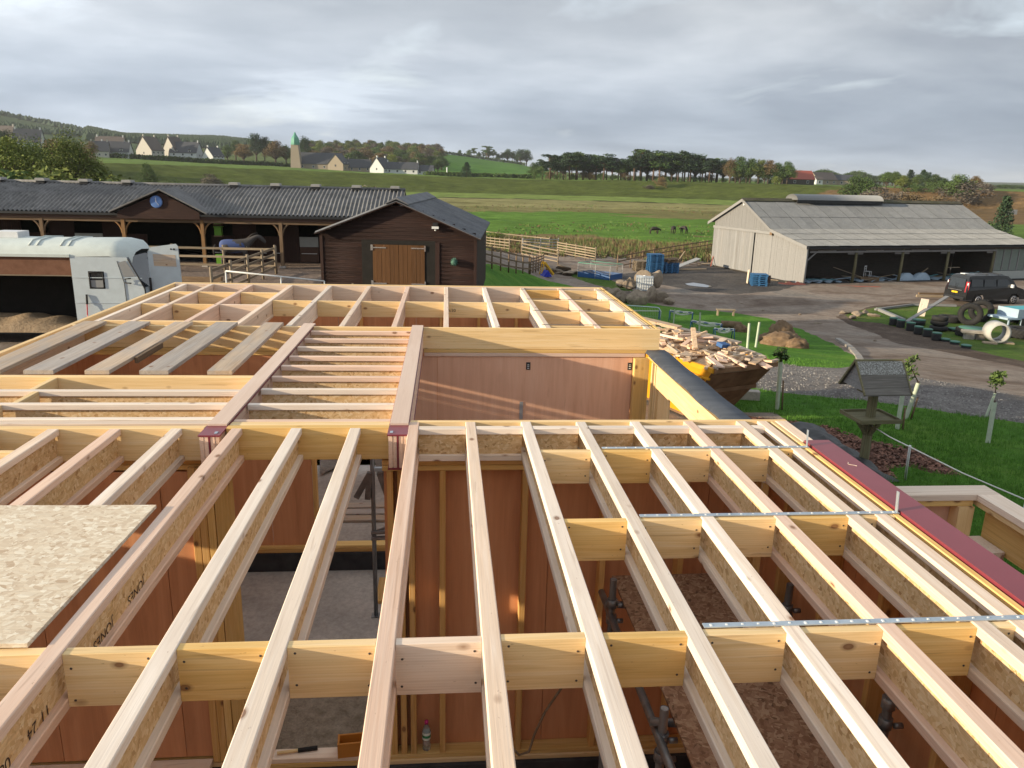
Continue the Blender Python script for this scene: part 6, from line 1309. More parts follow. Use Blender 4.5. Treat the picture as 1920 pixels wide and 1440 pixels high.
p = at(1020, 517); t = T('toy_slide', 'small yellow and blue plastic slide at the end of the dark fence', 'slide', p, R(20)); m = MB().beam((-.05, 0, 1.0), (.75, 0, .05), .42, .05).beam((-.05, .2, 1.06), (.75, .2, .12), .04, .14).beam((-.05, -.2, 1.06), (.75, -.2, .12), .04, .14); m.obj('chute', 'slide_yellow', t); MB().beam((-.35, -.18, 0), (-.08, -.18, 1.1), .06, .06).beam((-.35, .18, 0), (-.08, .18, 1.1), .06, .06).obj('ladder_side', 'slide_yellow', t); MB().prism([(-.55, 0), (.25, 0), (-.1, .5)], -.35, .35).obj('base', 'slide_blue', t, (0.05, -.45, 0))
p = at(1030, 516);
# ------------------------------------------------------------------ play area in the island
for k, (u, v, w, lab) in enumerate(((1674, 610, .50, 'first'), (1688, 614, .50, 'second'), (1706, 620, .52, 'third'), (1721, 626, .46, 'fourth'), (1738, 631, .46, 'fifth'), (1755, 638, .44, 'sixth'), (1772, 640, .14, 'seventh, sunk low in the grass,'), (1790, 645, .14, 'eighth, sunk low in the grass,'), (1811, 652, .14, 'ninth'))):
    p = at(u, v); w *= .85; t = T('drum_seat', f"{lab} green-topped black drum from the left in the curved row" if k < 6 else f"{lab.split(',')[0]} green-topped drum from the left, sunk low in the grass", 'drum', p, 0, 'green-topped drums in a row'); r0 = .215
    MB().lathe([(r0, -.05), (r0 + .012, w * .25), (r0 - .008, w * .5), (r0 + .012, w * .75), (r0, w)], 20).obj('body', 'black_plastic', t); MB().lathe([(r0 + .02, w - .02), (r0 + .02, w + .02), (r0 - .02, w + .035), (0, w + .035)], 20, cap1=False).obj('lid', 'drum_lid', t)
for k, (u, v, w, lab) in enumerate(((1722, 609, .3, 'green-topped drum behind the row, left of the tyre stack'), (1790, 620, .12, 'low green disc on the grass before the big tyre'))):
    p = at(u, v); t = T('drum_seat', lab, 'drum', p); MB().lathe([(.34, -.05), (.35, w * .5), (.34, w)], 20).obj('body', 'black_plastic', t); MB().lathe([(.36, w - .02), (.36, w + .02), (0, w + .035)], 20, cap1=False).obj('lid', 'drum_lid', t)
def tyre(u, v, R_, w, lying, lab, rz=0, dz=0, lid=False, grp=None, tread=True):
    p = at(u, v); t = T('tractor_tyre', lab, 'tyre', (p.x, p.y, p.z + dz), 0, grp); prof = [(R_ * .55, -w * .36), (R_ * .72, -w * .5), (R_ * .93, -w * .46), (R_, -w * .34), (R_, w * .34), (R_ * .93, w * .46), (R_ * .72, w * .5), (R_ * .55, w * .36), (R_ * .52, w * .2), (R_ * .60, 0), (R_ * .52, -w * .2)]
    m = MB().lathe(prof + [prof[0]], 40, cap0=False, cap1=False)
    if tread:
        for k in range(26):
            a0 = k * 2 * math.pi / 26
            for sg in (-1, 1):
                a1 = a0 + .22; off_ = 0 if sg > 0 else math.pi / 26
                m.beam((R_ * 1.01 * math.cos(a0 + off_), R_ * 1.01 * math.sin(a0 + off_), 0), (R_ * .99 * math.cos(a1 + off_), R_ * .99 * math.sin(a1 + off_), sg * w * .46), .05 * R_, .05 * R_)
    if lying: m.obj('tyre', 'rubber', t, (0, 0, w * .5))
    else: m.obj('tyre', 'rubber', t, (0, 0, R_ * .98), (R(90), 0, rz))
    if lid: MB().lathe([(R_ * .86, w * 1.0), (R_ * .86, w * 1.06), (0, w * 1.07)], 28, cap1=False).obj('cover', 'drum_lid', t)
tyre(1816, 609, .64, .42, False, 'upright big tractor tyre seen face-on, nearest the grey van', R(-32)); tyre(1836, 603, .66, .42, False, 'upright tractor tyre standing right behind the face-on one', R(-32)); tyre(1822, 630, 0.80, .42, True, 'green-covered tractor tyre lying flat beside the concrete pipe', lid=True); 
for k, z in enumerate((0, .25, .5)): tyre(1759, 619 if k < 1 else 617, .46 - .02 * k, .24, True, ['lowest tyre of the three-tyre pile left of the upright tyres', 'middle tyre of the pile left of the upright tyres', 'top tyre of the pile left of the upright tyres'][k], dz=z, tread=False, grp='tyres in the pile')
tyre(1780, 603, .62, .36, True, 'black tyre lying flat behind the tyre pile', dz=0); tyre(1918, 632, .9, .5, True, 'big black tyre lying at the right edge behind the pipe', dz=.0)
def pipe():
    p = at(1872, 645); t = T('concrete_pipe', 'pale grey concrete pipe ring lying on its side at the right edge', 'pipe', p, R(-35 + 18)); r0, r1, L = .53, .42, .95
    MB().lathe([(r1, 0), (r0 - .03, 0), (r0 - .03, .08), (r0, .09), (r0, L), (r0 - .03, L), (r1, L), (r1, 0)], 40, cap0=False, cap1=False).obj('ring', 'pipe_grey', t, (0, 0, r0), (R(-90), 0, 0)); MB().tube([(-.1, .2, .17), (.05, .3, .2), (.12, .15, .16)], .02, 5).obj('bracket', 'rubber', t)
noisy('pipe_grey', (0.36, 0.36, 0.35), (0.48, 0.48, 0.465), 3, bump=0.2); pipe()
for k, (u, v, L, h, z, mt, lab) in enumerate(((1815, 636, .42, .34, 0, 'slab_grey', 'left stone block under the slab seat'), (1836, 637, .42, .34, 0, 'slab_grey', 'right stone block under the slab seat'), (1824, 637, 1.15, .16, .34, 'slab_grey', 'dark slab laid over two stone blocks left of the pipe'), (1855, 645, .6, .1, 0, 'fence_light', 'pale chock under the left of the concrete pipe'), (1889, 645, .5, .1, 0, 'fence_light', 'pale chock under the right of the concrete pipe'))):
    p = at(u, v); o = P('stone_block', None, mt, -L / 2, L / 2, -.2, .2, -h / 2, h / 2, grain='x', bev=.015); o.location = (p.x, p.y, p.z + h / 2 + z); o.rotation_euler.z = R(-22); tag(o, lab, 'block')
def plank2(a_, b_, w_, h_, za, zb, mt, lab, cat='plank'):
    p, q = at(*a_), at(*b_); m = MB().beam((0, 0, za), q - p + Vector((0, 0, zb)), w_, h_); tag(m.obj('sleeper', mt, None, p), lab, cat)
plank2((1645, 582), (1694, 603), .22, .16, .1, .1, 'barn_board', 'pale sleeper running from the island centre to the drums'); plank2((1700, 606), (1772, 580), .24, .06, .1, .85, 'barn_board', 'long grey plank propped up on the tyres'); plank2((1641, 583), (1710, 574), .16, .12, .1, .1, 'barn_board', 'far pale sleeper along the back left of the island'); plank2((1712, 574), (1792, 576), .16, .12, .1, .1, 'barn_board', 'pale sleeper along the back of the island by the van')
p = at(1728, 592); o = P('upright_board', None, 'pine_white', -.22, .22, -.03, .03, 0, 1.1, grain='z'); o.location = (p.x, p.y, p.z + .5); o.rotation_euler = (0, R(-84), R(-20)); tag(o, 'short pale board standing upright against the propped plank', 'board')
for k, (u, v, w) in enumerate(((1610, 590, .45), (1622, 587, .35), (1605, 593, .3), (1585, 588, .5), (1598, 598, .4), (1632, 593, .35), (1640, 594, .4))): p = at(u, v); tag(put('edging_stone', rock(90 + k, w, w * .6, .16), None, (p.x, p.y, p.z + .08), (0, 0, k)), ['mossy stone near the island tip', 'small mossy stone behind the island tip', 'smallest stone at the island tip', 'pale kerb stone at the very tip of the island', 'pale broken stone on the island verge', 'flat stone left of the far sleeper', 'flat stone just behind the first drum'][k], 'stone')
t0 = at(1880, 612); t = T('trailer', 'pale flat trailer with turquoise cover at the right edge', 'trailer', (t0.x + 1.4, t0.y + .6, t0.z - .12), R(10)); P('bed', t, 'sheet_pale', -1.6, 1.8, -.7, .7, .55, .66, grain='x'); P('box_side', t, 'sheet_pale', -.9, 1.9, -.72, -.66, .66, 1.15, grain='x'); P('box_side', t, 'sheet_pale', -.94, -.88, -.72, .7, .66, 1.15, grain='y')
for x in (-1.5, -.6): P('frame_leg', t, 'sheet_pale', x, x + .08, -.7, -.62, .0, .55)
plain('turquoise', (0.05, 0.36, 0.42), 0.5); P('cover', t, 'turquoise', -.85, 1.9, -.64, .7, 1.05, 1.12, grain='x', bev=.02); P('skirt', t, 'black_plastic', -.6, 1.9, -.76, -.73, .1, .62, grain='x')
for sx in (.4,):
    for sy in (-.62, .62): MB().lathe([(.0, -.08), (.28, -.08), (.3, 0), (.28, .08), (0, .08)], 18, cap0=False, cap1=False).obj('wheel', 'rubber', t, (sx, sy, .3), (R(90), 0, 0))
# kerb stones round the tip of the lawn
kp = [(1570, 637), (1580, 643), (1589, 649), (1597, 656), (1603, 663), (1609, 670), (1613, 678), (1614, 686)]
for k in range(len(kp) - 1):
    a_, b_ = at(*kp[k]), at(*kp[k + 1]); m = MB().beam((0, 0, .03), (b_ - a_) * .93 + Vector((0, 0, .03)), .22, .12); tag(m.obj('kerb_stone', 'slab_grey', None, a_), ['first', 'second', 'third', 'fourth', 'fifth', 'sixth', 'last'][k] + ' kerb stone from the far end round the tip of the middle lawn', 'kerb stone', 'kerb stones at the lawn tip')
# loose clods on the track
for k, (u, v) in enumerate(((1533, 607), (1390, 570), (1430, 583), (1640, 640), (1500, 590))): p = at(u, v); w = [.28, .12, .12, .1, .1][k]; tag(put('clod', rock(120 + k, w, w * .6, .06), None, (p.x, p.y, p.z + .03)), ['largest dark clod lying on the track', 'small clod near the far lawn edge', 'small clod on the track above the hessian', 'small clod near the drums', 'little clod in mid track'][k], 'clod')
# ------------------------------------------------------------------ things inside the new building
def platform():
    z = -1.05; lab = ['brown OSB sheet laid as a deck inside the right room', 'second brown OSB sheet of the indoor deck, nearer the camera']
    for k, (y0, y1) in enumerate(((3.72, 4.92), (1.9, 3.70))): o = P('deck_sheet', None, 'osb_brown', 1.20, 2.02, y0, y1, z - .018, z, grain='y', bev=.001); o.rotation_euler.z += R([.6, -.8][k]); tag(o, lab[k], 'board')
    o = P('deck_board', None, 'board_grey', 2.04, 2.25, 2.0, 4.7, z - .04, z, grain='y'); tag(o, 'dirty scaffold board along the right of the indoor deck', 'board')
    t = T('indoor_scaffold', 'galvanised scaffold tubes and couplers under the deck in the right room', 'scaffold', (1.6, 3.6, ZF)); 
    for x, y, h in ((1.13, 4.60, 2.15), (1.16, 3.42, 2.05), (2.27, 4.4, 2.2), (2.29, 3.25, 2.35)):
        MB().tube([(x - 1.6, y - 3.6, 0), (x - 1.6, y - 3.6, h)], .0242, 12, cap=False).tube([(x - 1.6, y - 3.6, h), (x - 1.6, y - 3.6, h - .05)], .021, 12).obj('standard', 'tube_steel', t)
        for dz_ in (-.18, -.30): m = MB().tube([(x - 1.6, y - 3.6, h + dz_ - .03), (x - 1.6, y - 3.6, h + dz_ + .03)], .036, 10).tube([(x - 1.6 + .03, y - 3.6 - .03, h + dz_), (x - 1.6 + .075, y - 3.6 - .03, h + dz_)], .016, 6).obj('coupler', 'tube_steel', t)
    for a_, b_ in (((1.10, 4.66, -1.12), (2.33, 4.44, -1.12)), ((1.10, 3.47, -1.12), (2.33, 3.30, -1.12)), ((1.16, 1.4, -1.17), (1.12, 4.9, -1.17)), ((2.30, 1.4, -1.17), (2.27, 4.9, -1.17)), ((1.1, 2.9, -1.12), (2.35, 2.9, -1.12))):
        MB().tube([(p[0] - 1.6, p[1] - 3.6, p[2] - ZF) for p in (a_, b_)], .0242, 10).obj('ledger', 'tube_steel', t)
platform()
t = T('scaffold_tower', 'galvanised scaffold frame with hanging clamps seen through the doorway gap', 'scaffold', (-.75, 7.7, ZF)); 
for x, y, h in ((-.02, 0, 2.45), (.12, .35, 2.40)): MB().tube([(x, y, 0), (x, y, h)], .0242, 10).obj('standard', 'tube_steel', t); MB().box(-.05, .05, -.05, .05, 0, .012).obj('base_plate', 'tube_steel', t, (x, y, 0))
for z in (.95, 1.02): MB().tube([(-.05, -.02, z), (1.0, .1, z + .02)], .0242, 8).obj('ledger', 'tube_steel', t)
MB().tube([(-.02, .02, 1.0), (.9, .1, 1.3)], .0242, 8).obj('brace', 'tube_steel', t)
for k, (x, a_) in enumerate(((-.12, .5), (-.06, .1), (.10, -.3), (.18, -.6), (.25, -.9))): P('hanging_clamp', t, 'dull_steel', x - .03, x + .03, -.06, .0, 1.42, 1.72).rotation_euler = (0, R(90) + a_, 0)
P('clip', t, 'galv', .0, .16, -.06, -.02, 1.74, 1.78)
for k in range(3): o = P('floor_plank', None, ['board_tan', 'board_grey', 'board_tan'][k], -1.5, -.2, 10.1 + k * .22, 10.27 + k * .22, ZF + .001, ZF + .04, grain='x'); tag(o, ['nearest of the three planks on the floor beyond the inner doorway', 'middle plank on the floor beyond the inner doorway', 'farthest of the three planks on the floor beyond the inner doorway'][k], 'plank', 'planks beyond the inner doorway')
o = P('floor_offcut', None, 'stud_wood', -.80, -.68, 7.95, 8.5, ZF + .001, ZF + .03, grain='y'); tag(o, 'small brown offcut on the concrete floor near the scaffold foot', 'offcut')
heap('sand_bed', 'sand', -1.52, -.3, 5.34, 6.55, ZF + .002, .07, 'patch of trodden sand and gravel just inside the doorway plate', 'sand', 2, (50, 40))
# tools on the doorway plate
t = T('hammer', 'hammer with black grip lying on the doorway sole plate', 'hammer', (-1.2, 5.235, -2.728), R(8)); MB().tube([(-.12, 0, .016), (.05, 0, .016)], .012, 8).obj('handle', 'pine_yellow', t); MB().tube([(.04, 0, .016), (.19, 0, .017)], .017, 8).obj('grip', 'rubber', t)
t = T('spirit_level', 'orange box-section tool resting on the doorway plate', 'tool box', (-.66, 5.225, -2.728), R(5))
plain('orange_wood', (0.50, 0.20, 0.03), 0.5)
for z0 in (0,): P('side', t, 'orange_wood', -.17, .17, -.06, -.045, .0, .13, grain='x'); P('side', t, 'orange_wood', -.17, .17, .045, .06, .0, .13, grain='x'); P('end', t, 'orange_wood', -.185, -.17, -.06, .06, 0, .13, grain='y'); P('base', t, 'orange_wood', -.17, .17, -.045, .045, 0, .012, grain='x')
s = NT('bottle_plastic'); s.b.inputs['Transmission Weight'].default_value = .8; s.b.inputs['IOR'].default_value = 1.2; s.done((0.8, 0.85, 0.85), 0.12)
t = T('water_bottle', 'clear plastic water bottle with pink cap and green label on the wall plate', 'bottle', (-.15, 5.225, -2.729)); MB().lathe([(0, 0), (.030, 0), (.033, .01), (.031, .06), (.033, .10), (.033, .17), (.025, .20), (.013, .225), (.013, .24)], 20, cap0=False).obj('body', 'bottle_plastic', t)
plain('label_white', (0.7, 0.75, 0.7), 0.5); plain('label_green', (0.03, 0.25, 0.10), 0.5); plain('cap_pink', (0.55, 0.03, 0.20), 0.4)
MB().lathe([(.0338, .10), (.0338, .165)], 20, cap0=False, cap1=False).obj('label', 'label_white', t); MB().lathe([(.0342, .12), (.0342, .143)], 20, cap0=False, cap1=False).obj('label_band', 'label_green', t); MB().lathe([(.015, .236), (.015, .262), (.0, .264)], 14, cap1=False).obj('cap', 'cap_pink', t)
m = MB().tube([(.52, 5.10, -2.64), (.58, 5.08, -2.70), (.66, 5.10, -2.69), (.70, 5.12, -2.55), (.78, 5.13, -2.35), (.90, 5.14, -2.15), (.98, 5.15, -1.95)], .010, 6); tag(m.obj('rope', 'straw'), 'frayed tan rope with a dark hook hanging in front of the stud wall', 'rope')
# insulation roll behind the side wall
ins = plain('insulation', (0.52, 0.46, 0.50), 0.9)
drp = MB(); vs = []; 
for k in range(25):
    for j in range(9): a_ = math.pi * j / 8; y = 5.9 + k * .075; r0 = .42 + .03 * math.sin(k * 1.9 + j) + .02 * math.sin(k * 4.1); vs.append((2.92 - .45 * math.cos(a_), y, -1.35 + r0 * math.sin(a_) * 1.3 + .02 * math.sin(k * 3 + j * 2)))
drp.add(vs, [(k * 9 + j, k * 9 + j + 1, k * 9 + j + 10, k * 9 + j + 9) for k in range(24) for j in range(8)], 0, True); drp.box(2.5, 3.35, 5.95, 7.7, -3.0, -1.36); tag(drp.obj('insulation_roll', 'insulation'), 'pale wrapped insulation bale seen through the side wall opening', 'insulation')
# dark frame-ends and pipes lying outside by the extension
for k in range(3): m = MB().tube([(3.9 + k * .12, 2.2, -2.86), (4.0 + k * .12, 5.2, -2.9)], .05, 8); tag(m.obj('pipe_length', ['vent_metal', 'white_plastic', 'vent_metal'][k]), ['grey pipe length lying nearest the extension wall', 'white pipe length lying by the extension', 'outermost grey pipe length by the extension'][k], 'pipe')
p = at(1900, 1030)
# ------------------------------------------------------------------ trees
noisy('leaf_green', (0.035, 0.075, 0.018), (0.085, 0.135, 0.035), 3, bump=None, tint=0.25, stretch=(.3, .3, .3), rough=.8); noisy('leaf_mid', (0.08, 0.12, 0.02), (0.17, 0.20, 0.045), 3, bump=None, tint=0.25, stretch=(.3, .3, .3), rough=.8); noisy('leaf_autumn', (0.10, 0.075, 0.035), (0.19, 0.135, 0.065), 3, bump=None, tint=0.2, stretch=(.3, .3, .3), rough=.8); noisy('leaf_bare', (0.10, 0.085, 0.07), (0.17, 0.15, 0.125), 3, bump=None, tint=0.2, rough=.9); noisy('leaf_conifer', (0.018, 0.04, 0.022), (0.04, 0.075, 0.035), 3, bump=None, tint=0.2, stretch=(.3, .3, .3), rough=.8); noisy('pine_trunk', (0.10, 0.06, 0.045), (0.18, 0.12, 0.09), 3, bump=None)
def crown_mesh(kind, seed, nclump, nleaf, leaf):
    """unit tree (height 1): leaf-sized faces gathered in clumps on limbs"""
    r_ = random.Random(seed); m = MB(); tr = MB(); cl = []
    if kind == 'pine':
        hs = .46; tr.tube([(0, 0, 0), (r_.uniform(-.02, .02), 0, .5), (r_.uniform(-.05, .05), r_.uniform(-.04, .04), .92)], [.022, .016, .006], 5)
        for k in range(nclump):
            a_, rr = r_.uniform(0, 6.28), r_.uniform(.04, .24); z = r_.uniform(hs, .95); s_ = r_.uniform(.06, .12) * (1.2 - .5 * abs(z - .8)); cl.append((Vector((rr * math.cos(a_), rr * math.sin(a_), z)), s_, .5)); tr.tube([(0, 0, z - .10), (rr * math.cos(a_), rr * math.sin(a_), z)], [.007, .003], 3, cap=False)
    elif kind == 'conifer':
        tr.tube([(0, 0, 0), (0, 0, .9)], [.025, .006], 5)
        for k in range(nclump): z = .06 + .90 * (k / nclump); a_ = k * 2.4; rr = .30 * (1 - z) ** .8 * r_.uniform(.4, 1.0); cl.append((Vector((rr * math.cos(a_), rr * math.sin(a_), z)), .05 + .10 * (1 - z), .6))
    elif kind == 'bush':
        for k in range(nclump): a_, rr = r_.uniform(0, 6.28), r_.uniform(.05, .5) ; cl.append((Vector((rr * math.cos(a_), rr * math.sin(a_), r_.uniform(.2, .75) * (1.1 - .5 * rr))), r_.uniform(.16, .28), .85))
    else:
        tr.tube([(0, 0, 0), (0, 0, .25), (r_.uniform(-.03, .03), 0, .6)], [.03, .024, .01], 6)
        for k in range(nclump):
            a_, b_ = r_.uniform(0, 6.28), r_.uniform(-.5, 1.5); rr = .33 * r_.uniform(.35, 1.0); c = Vector((math.cos(a_) * math.cos(b_) * rr, math.sin(a_) * math.cos(b_) * rr, .52 + .40 * math.sin(b_) * r_.uniform(.5, 1))); c.z = max(c.z, .2); cl.append((c, r_.uniform(.10, .18), .8)); tr.tube([(0, 0, .2), tuple(c * .6 + Vector((0, 0, .12))), tuple(c)], [.012, .007, .003], 3, cap=False)
    for c, s_, fl in cl:
        for _ in range(nleaf):
            p = Vector((r_.gauss(0, 1), r_.gauss(0, 1), r_.gauss(0, 1))).normalized() * (r_.random() ** .4) * s_; p.z *= fl; p += c
            if p.z < .02: p.z = .02
            a_ = Vector((r_.uniform(-1, 1), r_.uniform(-1, 1), r_.uniform(-.7, .7))).normalized() * leaf * r_.uniform(.5, 1.4); b_ = a_.cross(Vector((r_.uniform(-1, 1), r_.uniform(-1, 1), r_.uniform(-1, 1)))).normalized() * leaf * .55
            m.add([p - a_, p + b_, p + a_, p - b_], [(0, 1, 2, 3)])
    return m, tr
LIB = {}
def lib(kind, leafmat, var):
    k = (kind, leafmat, var)
    if k not in LIB:
        n_ = {'pine': (34, 80, .024), 'conifer': (60, 44, .024), 'bush': (18, 110, .034), 'broad': (48, 90, .021), 'fine': (100, 130, .0105)}[kind]
        m, tr = crown_mesh(kind, var * 17 + len(kind), *n_); LIB[k] = (m.mesh('crown', leafmat), tr.mesh('trunk', 'pine_trunk' if kind == 'pine' else 'bark_brown') if tr.v else None)
    return LIB[k]
def tree(name, u, vtop, d, kind, leafmat, lab, cat='tree', grp=None, wid=1.0, base=None, var=None):
    tp = ahead(u, vtop, d); z0 = gz(tp.x, tp.y) - .1; H = tp.z - z0
    if H < .4: H = .4
    cm, tm = lib(kind, leafmat, var if var is not None else rnd.randrange(4)); t = T(name, lab, cat, (tp.x, tp.y, z0), rnd.uniform(0, 6.28), grp)
    s_ = (H * wid, H * wid, H); put('crown', cm, t, sc=s_)
    if tm: put('trunk', tm, t, sc=s_)
    return t
def tree_h(name, u, d, H, kind, leafmat, lab, cat='tree', grp=None, wid=1.0):
    p = ahead(u, 320, d); z0 = gz(p.x, p.y) - .2; cm, tm = lib(kind, leafmat, rnd.randrange(4)); t = T(name, lab, cat, (p.x, p.y, z0), rnd.uniform(0, 6.28), grp)
    put('crown', cm, t, sc=(H * wid, H * wid, H))
    if tm: put('trunk', tm, t, sc=(H * wid, H * wid, H))
    return t
G = 'pines and broadleaves in the long tree belt'
belt = [(1012, 300, 'bush', 'leaf_dark2', 1), ]
plain('leaf_dark2', (0.03, 0.06, 0.025), .8)
bx = [1003, 1018, 1033, 1046, 1058, 1070, 1082, 1095, 1108, 1120, 1134, 1150, 1166, 1180, 1192, 1204, 1216, 1228, 1240, 1252, 1263, 1275, 1287, 1298, 1308, 1320, 1333, 1346, 1358]
bt_ = [302, 296, 288, 290, 286, 288, 287, 286, 289, 288, 290, 295, 296, 292, 285, 283, 287, 282, 284, 282, 284, 284, 284, 287, 288, 293, 294, 296, 299]
names_ = ['dark', 'tall', 'flat-topped', 'leaning', 'slender']
for k, (x, yt) in enumerate(zip(bx, bt_)):
    tree('pine_tree', x, yt - 2 + rnd.uniform(-3, 6), 438 + rnd.uniform(-8, 14), 'pine' if k % 4 else 'broad', 'leaf_conifer' if k % 3 else 'leaf_green', f'{names_[k % 5]} pine in the tree belt' if False else 'Scots pine with a dark flat crown in the long belt beyond the bank', 'tree', 'pines in the long belt', 1.55 if k % 4 else 1.3)
for k in range(22): tree_h('belt_shrub', 1030 + k * 20.5 + rnd.uniform(-6, 6), rnd.uniform(436, 450), rnd.uniform(3, 6.5), 'bush', rnd.choice(['leaf_green', 'leaf_autumn', 'leaf_green']), 'dark shrub growing between the trunks of the tree belt', 'shrub', 'shrubs under the long belt', 1.3)
for k in range(30):
    x = 1040 + k * 11; tree('pine_tree', x, 300 + rnd.uniform(-6, 6), 462 + rnd.uniform(0, 12), 'pine', 'leaf_conifer', 'Scots pine with a dark flat crown in the long belt beyond the bank', 'tree', 'pines in the long belt', 1.6)
for k, (x, yt, lm, lab) in enumerate(((1372, 297, 'leaf_autumn', 'yellowing broadleaf tree where the pines end'), (1392, 291, 'leaf_green', 'tallest round broadleaf tree right of the pines'), (1410, 296, 'leaf_green', 'dark broadleaf tree right of the tallest one'), (1426, 297, 'leaf_mid', 'mid green broadleaf tree in the right of the belt'), (1444, 299, 'leaf_autumn', 'rusty tinted broadleaf tree near the belt end'), (1462, 303, 'leaf_green', 'green tree second from the right end of the belt'), (1480, 302, 'leaf_green', 'last tree at the right end of the belt'), (1382, 306, 'leaf_mid', 'lower tree in front of the broadleaf group'), (1402, 310, 'leaf_green', 'dark undergrowth tree in the broadleaf group'), (1436, 312, 'leaf_green', 'low tree filling the gap in the broadleaf group'), (1456, 314, 'leaf_green', 'low tree near the red roofed farm'), (1470, 313, 'leaf_green', 'small tree under the belt end'))):
    tree('broadleaf_tree', x, yt, 430, 'broad', lm, lab, wid=1.1)
tree('round_bush', 1241, 326, 395, 'bush', 'leaf_autumn', 'round brown-green thorn bush on the bank below the pines', 'bush', wid=.95); tree('round_bush', 1218, 345, 392, 'bush', 'leaf_bare', 'low brown scrub left of the round thorn bush', 'bush', wid=2.2)
tree('round_bush', 1457, 328, 412, 'bush', 'leaf_mid', 'yellow-green bush under the right end of the tree belt', 'bush', wid=1.0)
tree('fir_tree', 875, 303, 425, 'conifer', 'leaf_conifer', 'dark triangular fir before the bright green field', wid=1.5, var=1); tree('dark_tree', 1012, 310, 420, 'bush', 'leaf_green', 'dark rounded tree at the left end of the pine belt', wid=1.0)
# ridge trees above the bright field and the wooded slope left of it
for k, x in enumerate(range(862, 990, 9)): tree('ridge_tree', x, 281 + 5 * math.sin(k * 1.7) + (x - 862) * .03, 1010, 'pine' if k % 2 else 'broad', 'leaf_green', 'small tree in the thin row along the top of the bright green field', 'tree', 'ridge trees over the bright field', 1.2)
tree('ridge_tree', 976, 278, 1000, 'broad', 'leaf_conifer', 'dense dark tree at the right end of the ridge row', wid=1.3); tree('ridge_tree', 913, 273, 1000, 'pine', 'leaf_green', 'tallest spreading tree in the ridge row', wid=1.5)
for k in range(150):
    lev = k % 3; d = [rnd.uniform(860, 990), rnd.uniform(700, 830), rnd.uniform(570, 680)][lev]; x = 566 + (k * 37 % 262) + rnd.uniform(-4, 4); lm_ = rnd.choice(['leaf_green', 'leaf_autumn', 'leaf_mid', 'leaf_bare', 'leaf_green'])
    tree_h('slope_tree', x, d, rnd.uniform(8, 13), 'broad', lm_, {'leaf_green': 'green', 'leaf_autumn': 'brownish', 'leaf_mid': 'yellow-green', 'leaf_bare': 'bare grey'}[lm_] + ' woodland tree on the ' + ['upper', 'middle', 'lower'][lev] + ' slope behind the church and cottages', 'tree', 'woodland trees behind the cottages', 1.7)
for k, (x, yt) in enumerate(((698, 267), (716, 266), (728, 270), (742, 265), (757, 270), (790, 271), (800, 274))): tree('crest_tree', x, yt, 1020, 'broad', 'leaf_green', 'dark round tree standing on the crest above the cottages', 'tree', 'crest trees above the cottages', 1.4)
# near trees on the left behind the stable
for k, (x, yt, d, lm, w, lab) in enumerate(((20, 250, 112, 'leaf_mid', 1.15, 'broad yellow-green tree at the left edge behind the stable'), (62, 258, 118, 'leaf_green', .9, 'second green tree from the left edge behind the stable'), (-20, 250, 120, 'leaf_green', 1.1, 'green tree cut by the left edge'), (122, 246, 108, 'leaf_mid', .85, 'tall rounded dark green tree behind the stable'), (100, 256, 125, 'leaf_autumn', .8, 'rusty tree left of the tall rounded one'), (155, 268, 128, 'leaf_autumn', .7, 'brown tinged tree right of the tall rounded one'), (40, 300, 100, 'leaf_mid', 1.3, 'bright low tree over the stable ridge at the left'), (85, 312, 104, 'leaf_mid', 1.3, 'low bright green shrub between the left trees'), (172, 295, 110, 'leaf_mid', .8, 'pale green sapling right of the rounded tree'), (190, 318, 105, 'leaf_mid', 1.2, 'low light green bush at the right of the left trees'), (150, 322, 100, 'leaf_green', 1.4, 'dark low bush below the rounded tree'), (8, 318, 96, 'leaf_green', 1.4, 'dark undergrowth bush at the far left'))): tree('broadleaf_tree', x, yt, d, 'fine' if yt < 300 else 'bush', lm, lab, wid=w * 1.05, var=k % 2)
for k, (x, yt, d, lm, w, lab) in enumerate(((275, 305, 260, 'leaf_green', .8, 'thin tree on the field behind the clock gable'), (335, 332, 200, 'leaf_green', 2.0, 'low dark gorse bush behind the stable ridge'), (395, 322, 330, 'leaf_bare', 1.2, 'bare brownish bush on the bank'), (690, 347, 150, 'leaf_bare', 2.5, 'brown scrub just over the stable ridge near the shed'), (925, 432, 100, 'leaf_mid', 2.2, 'low clump of rushes right of the shed roof'), (1870, 362, 95, 'leaf_conifer', .0, ''))):
    if w: tree('field_bush', x, yt, d, 'bush' if k else 'broad', lm, lab, 'bush', wid=w)
tree('fir_tree', 1890, 364, 150, 'conifer', 'leaf_conifer', 'small dark fir on the moor at the right edge', wid=1.0)
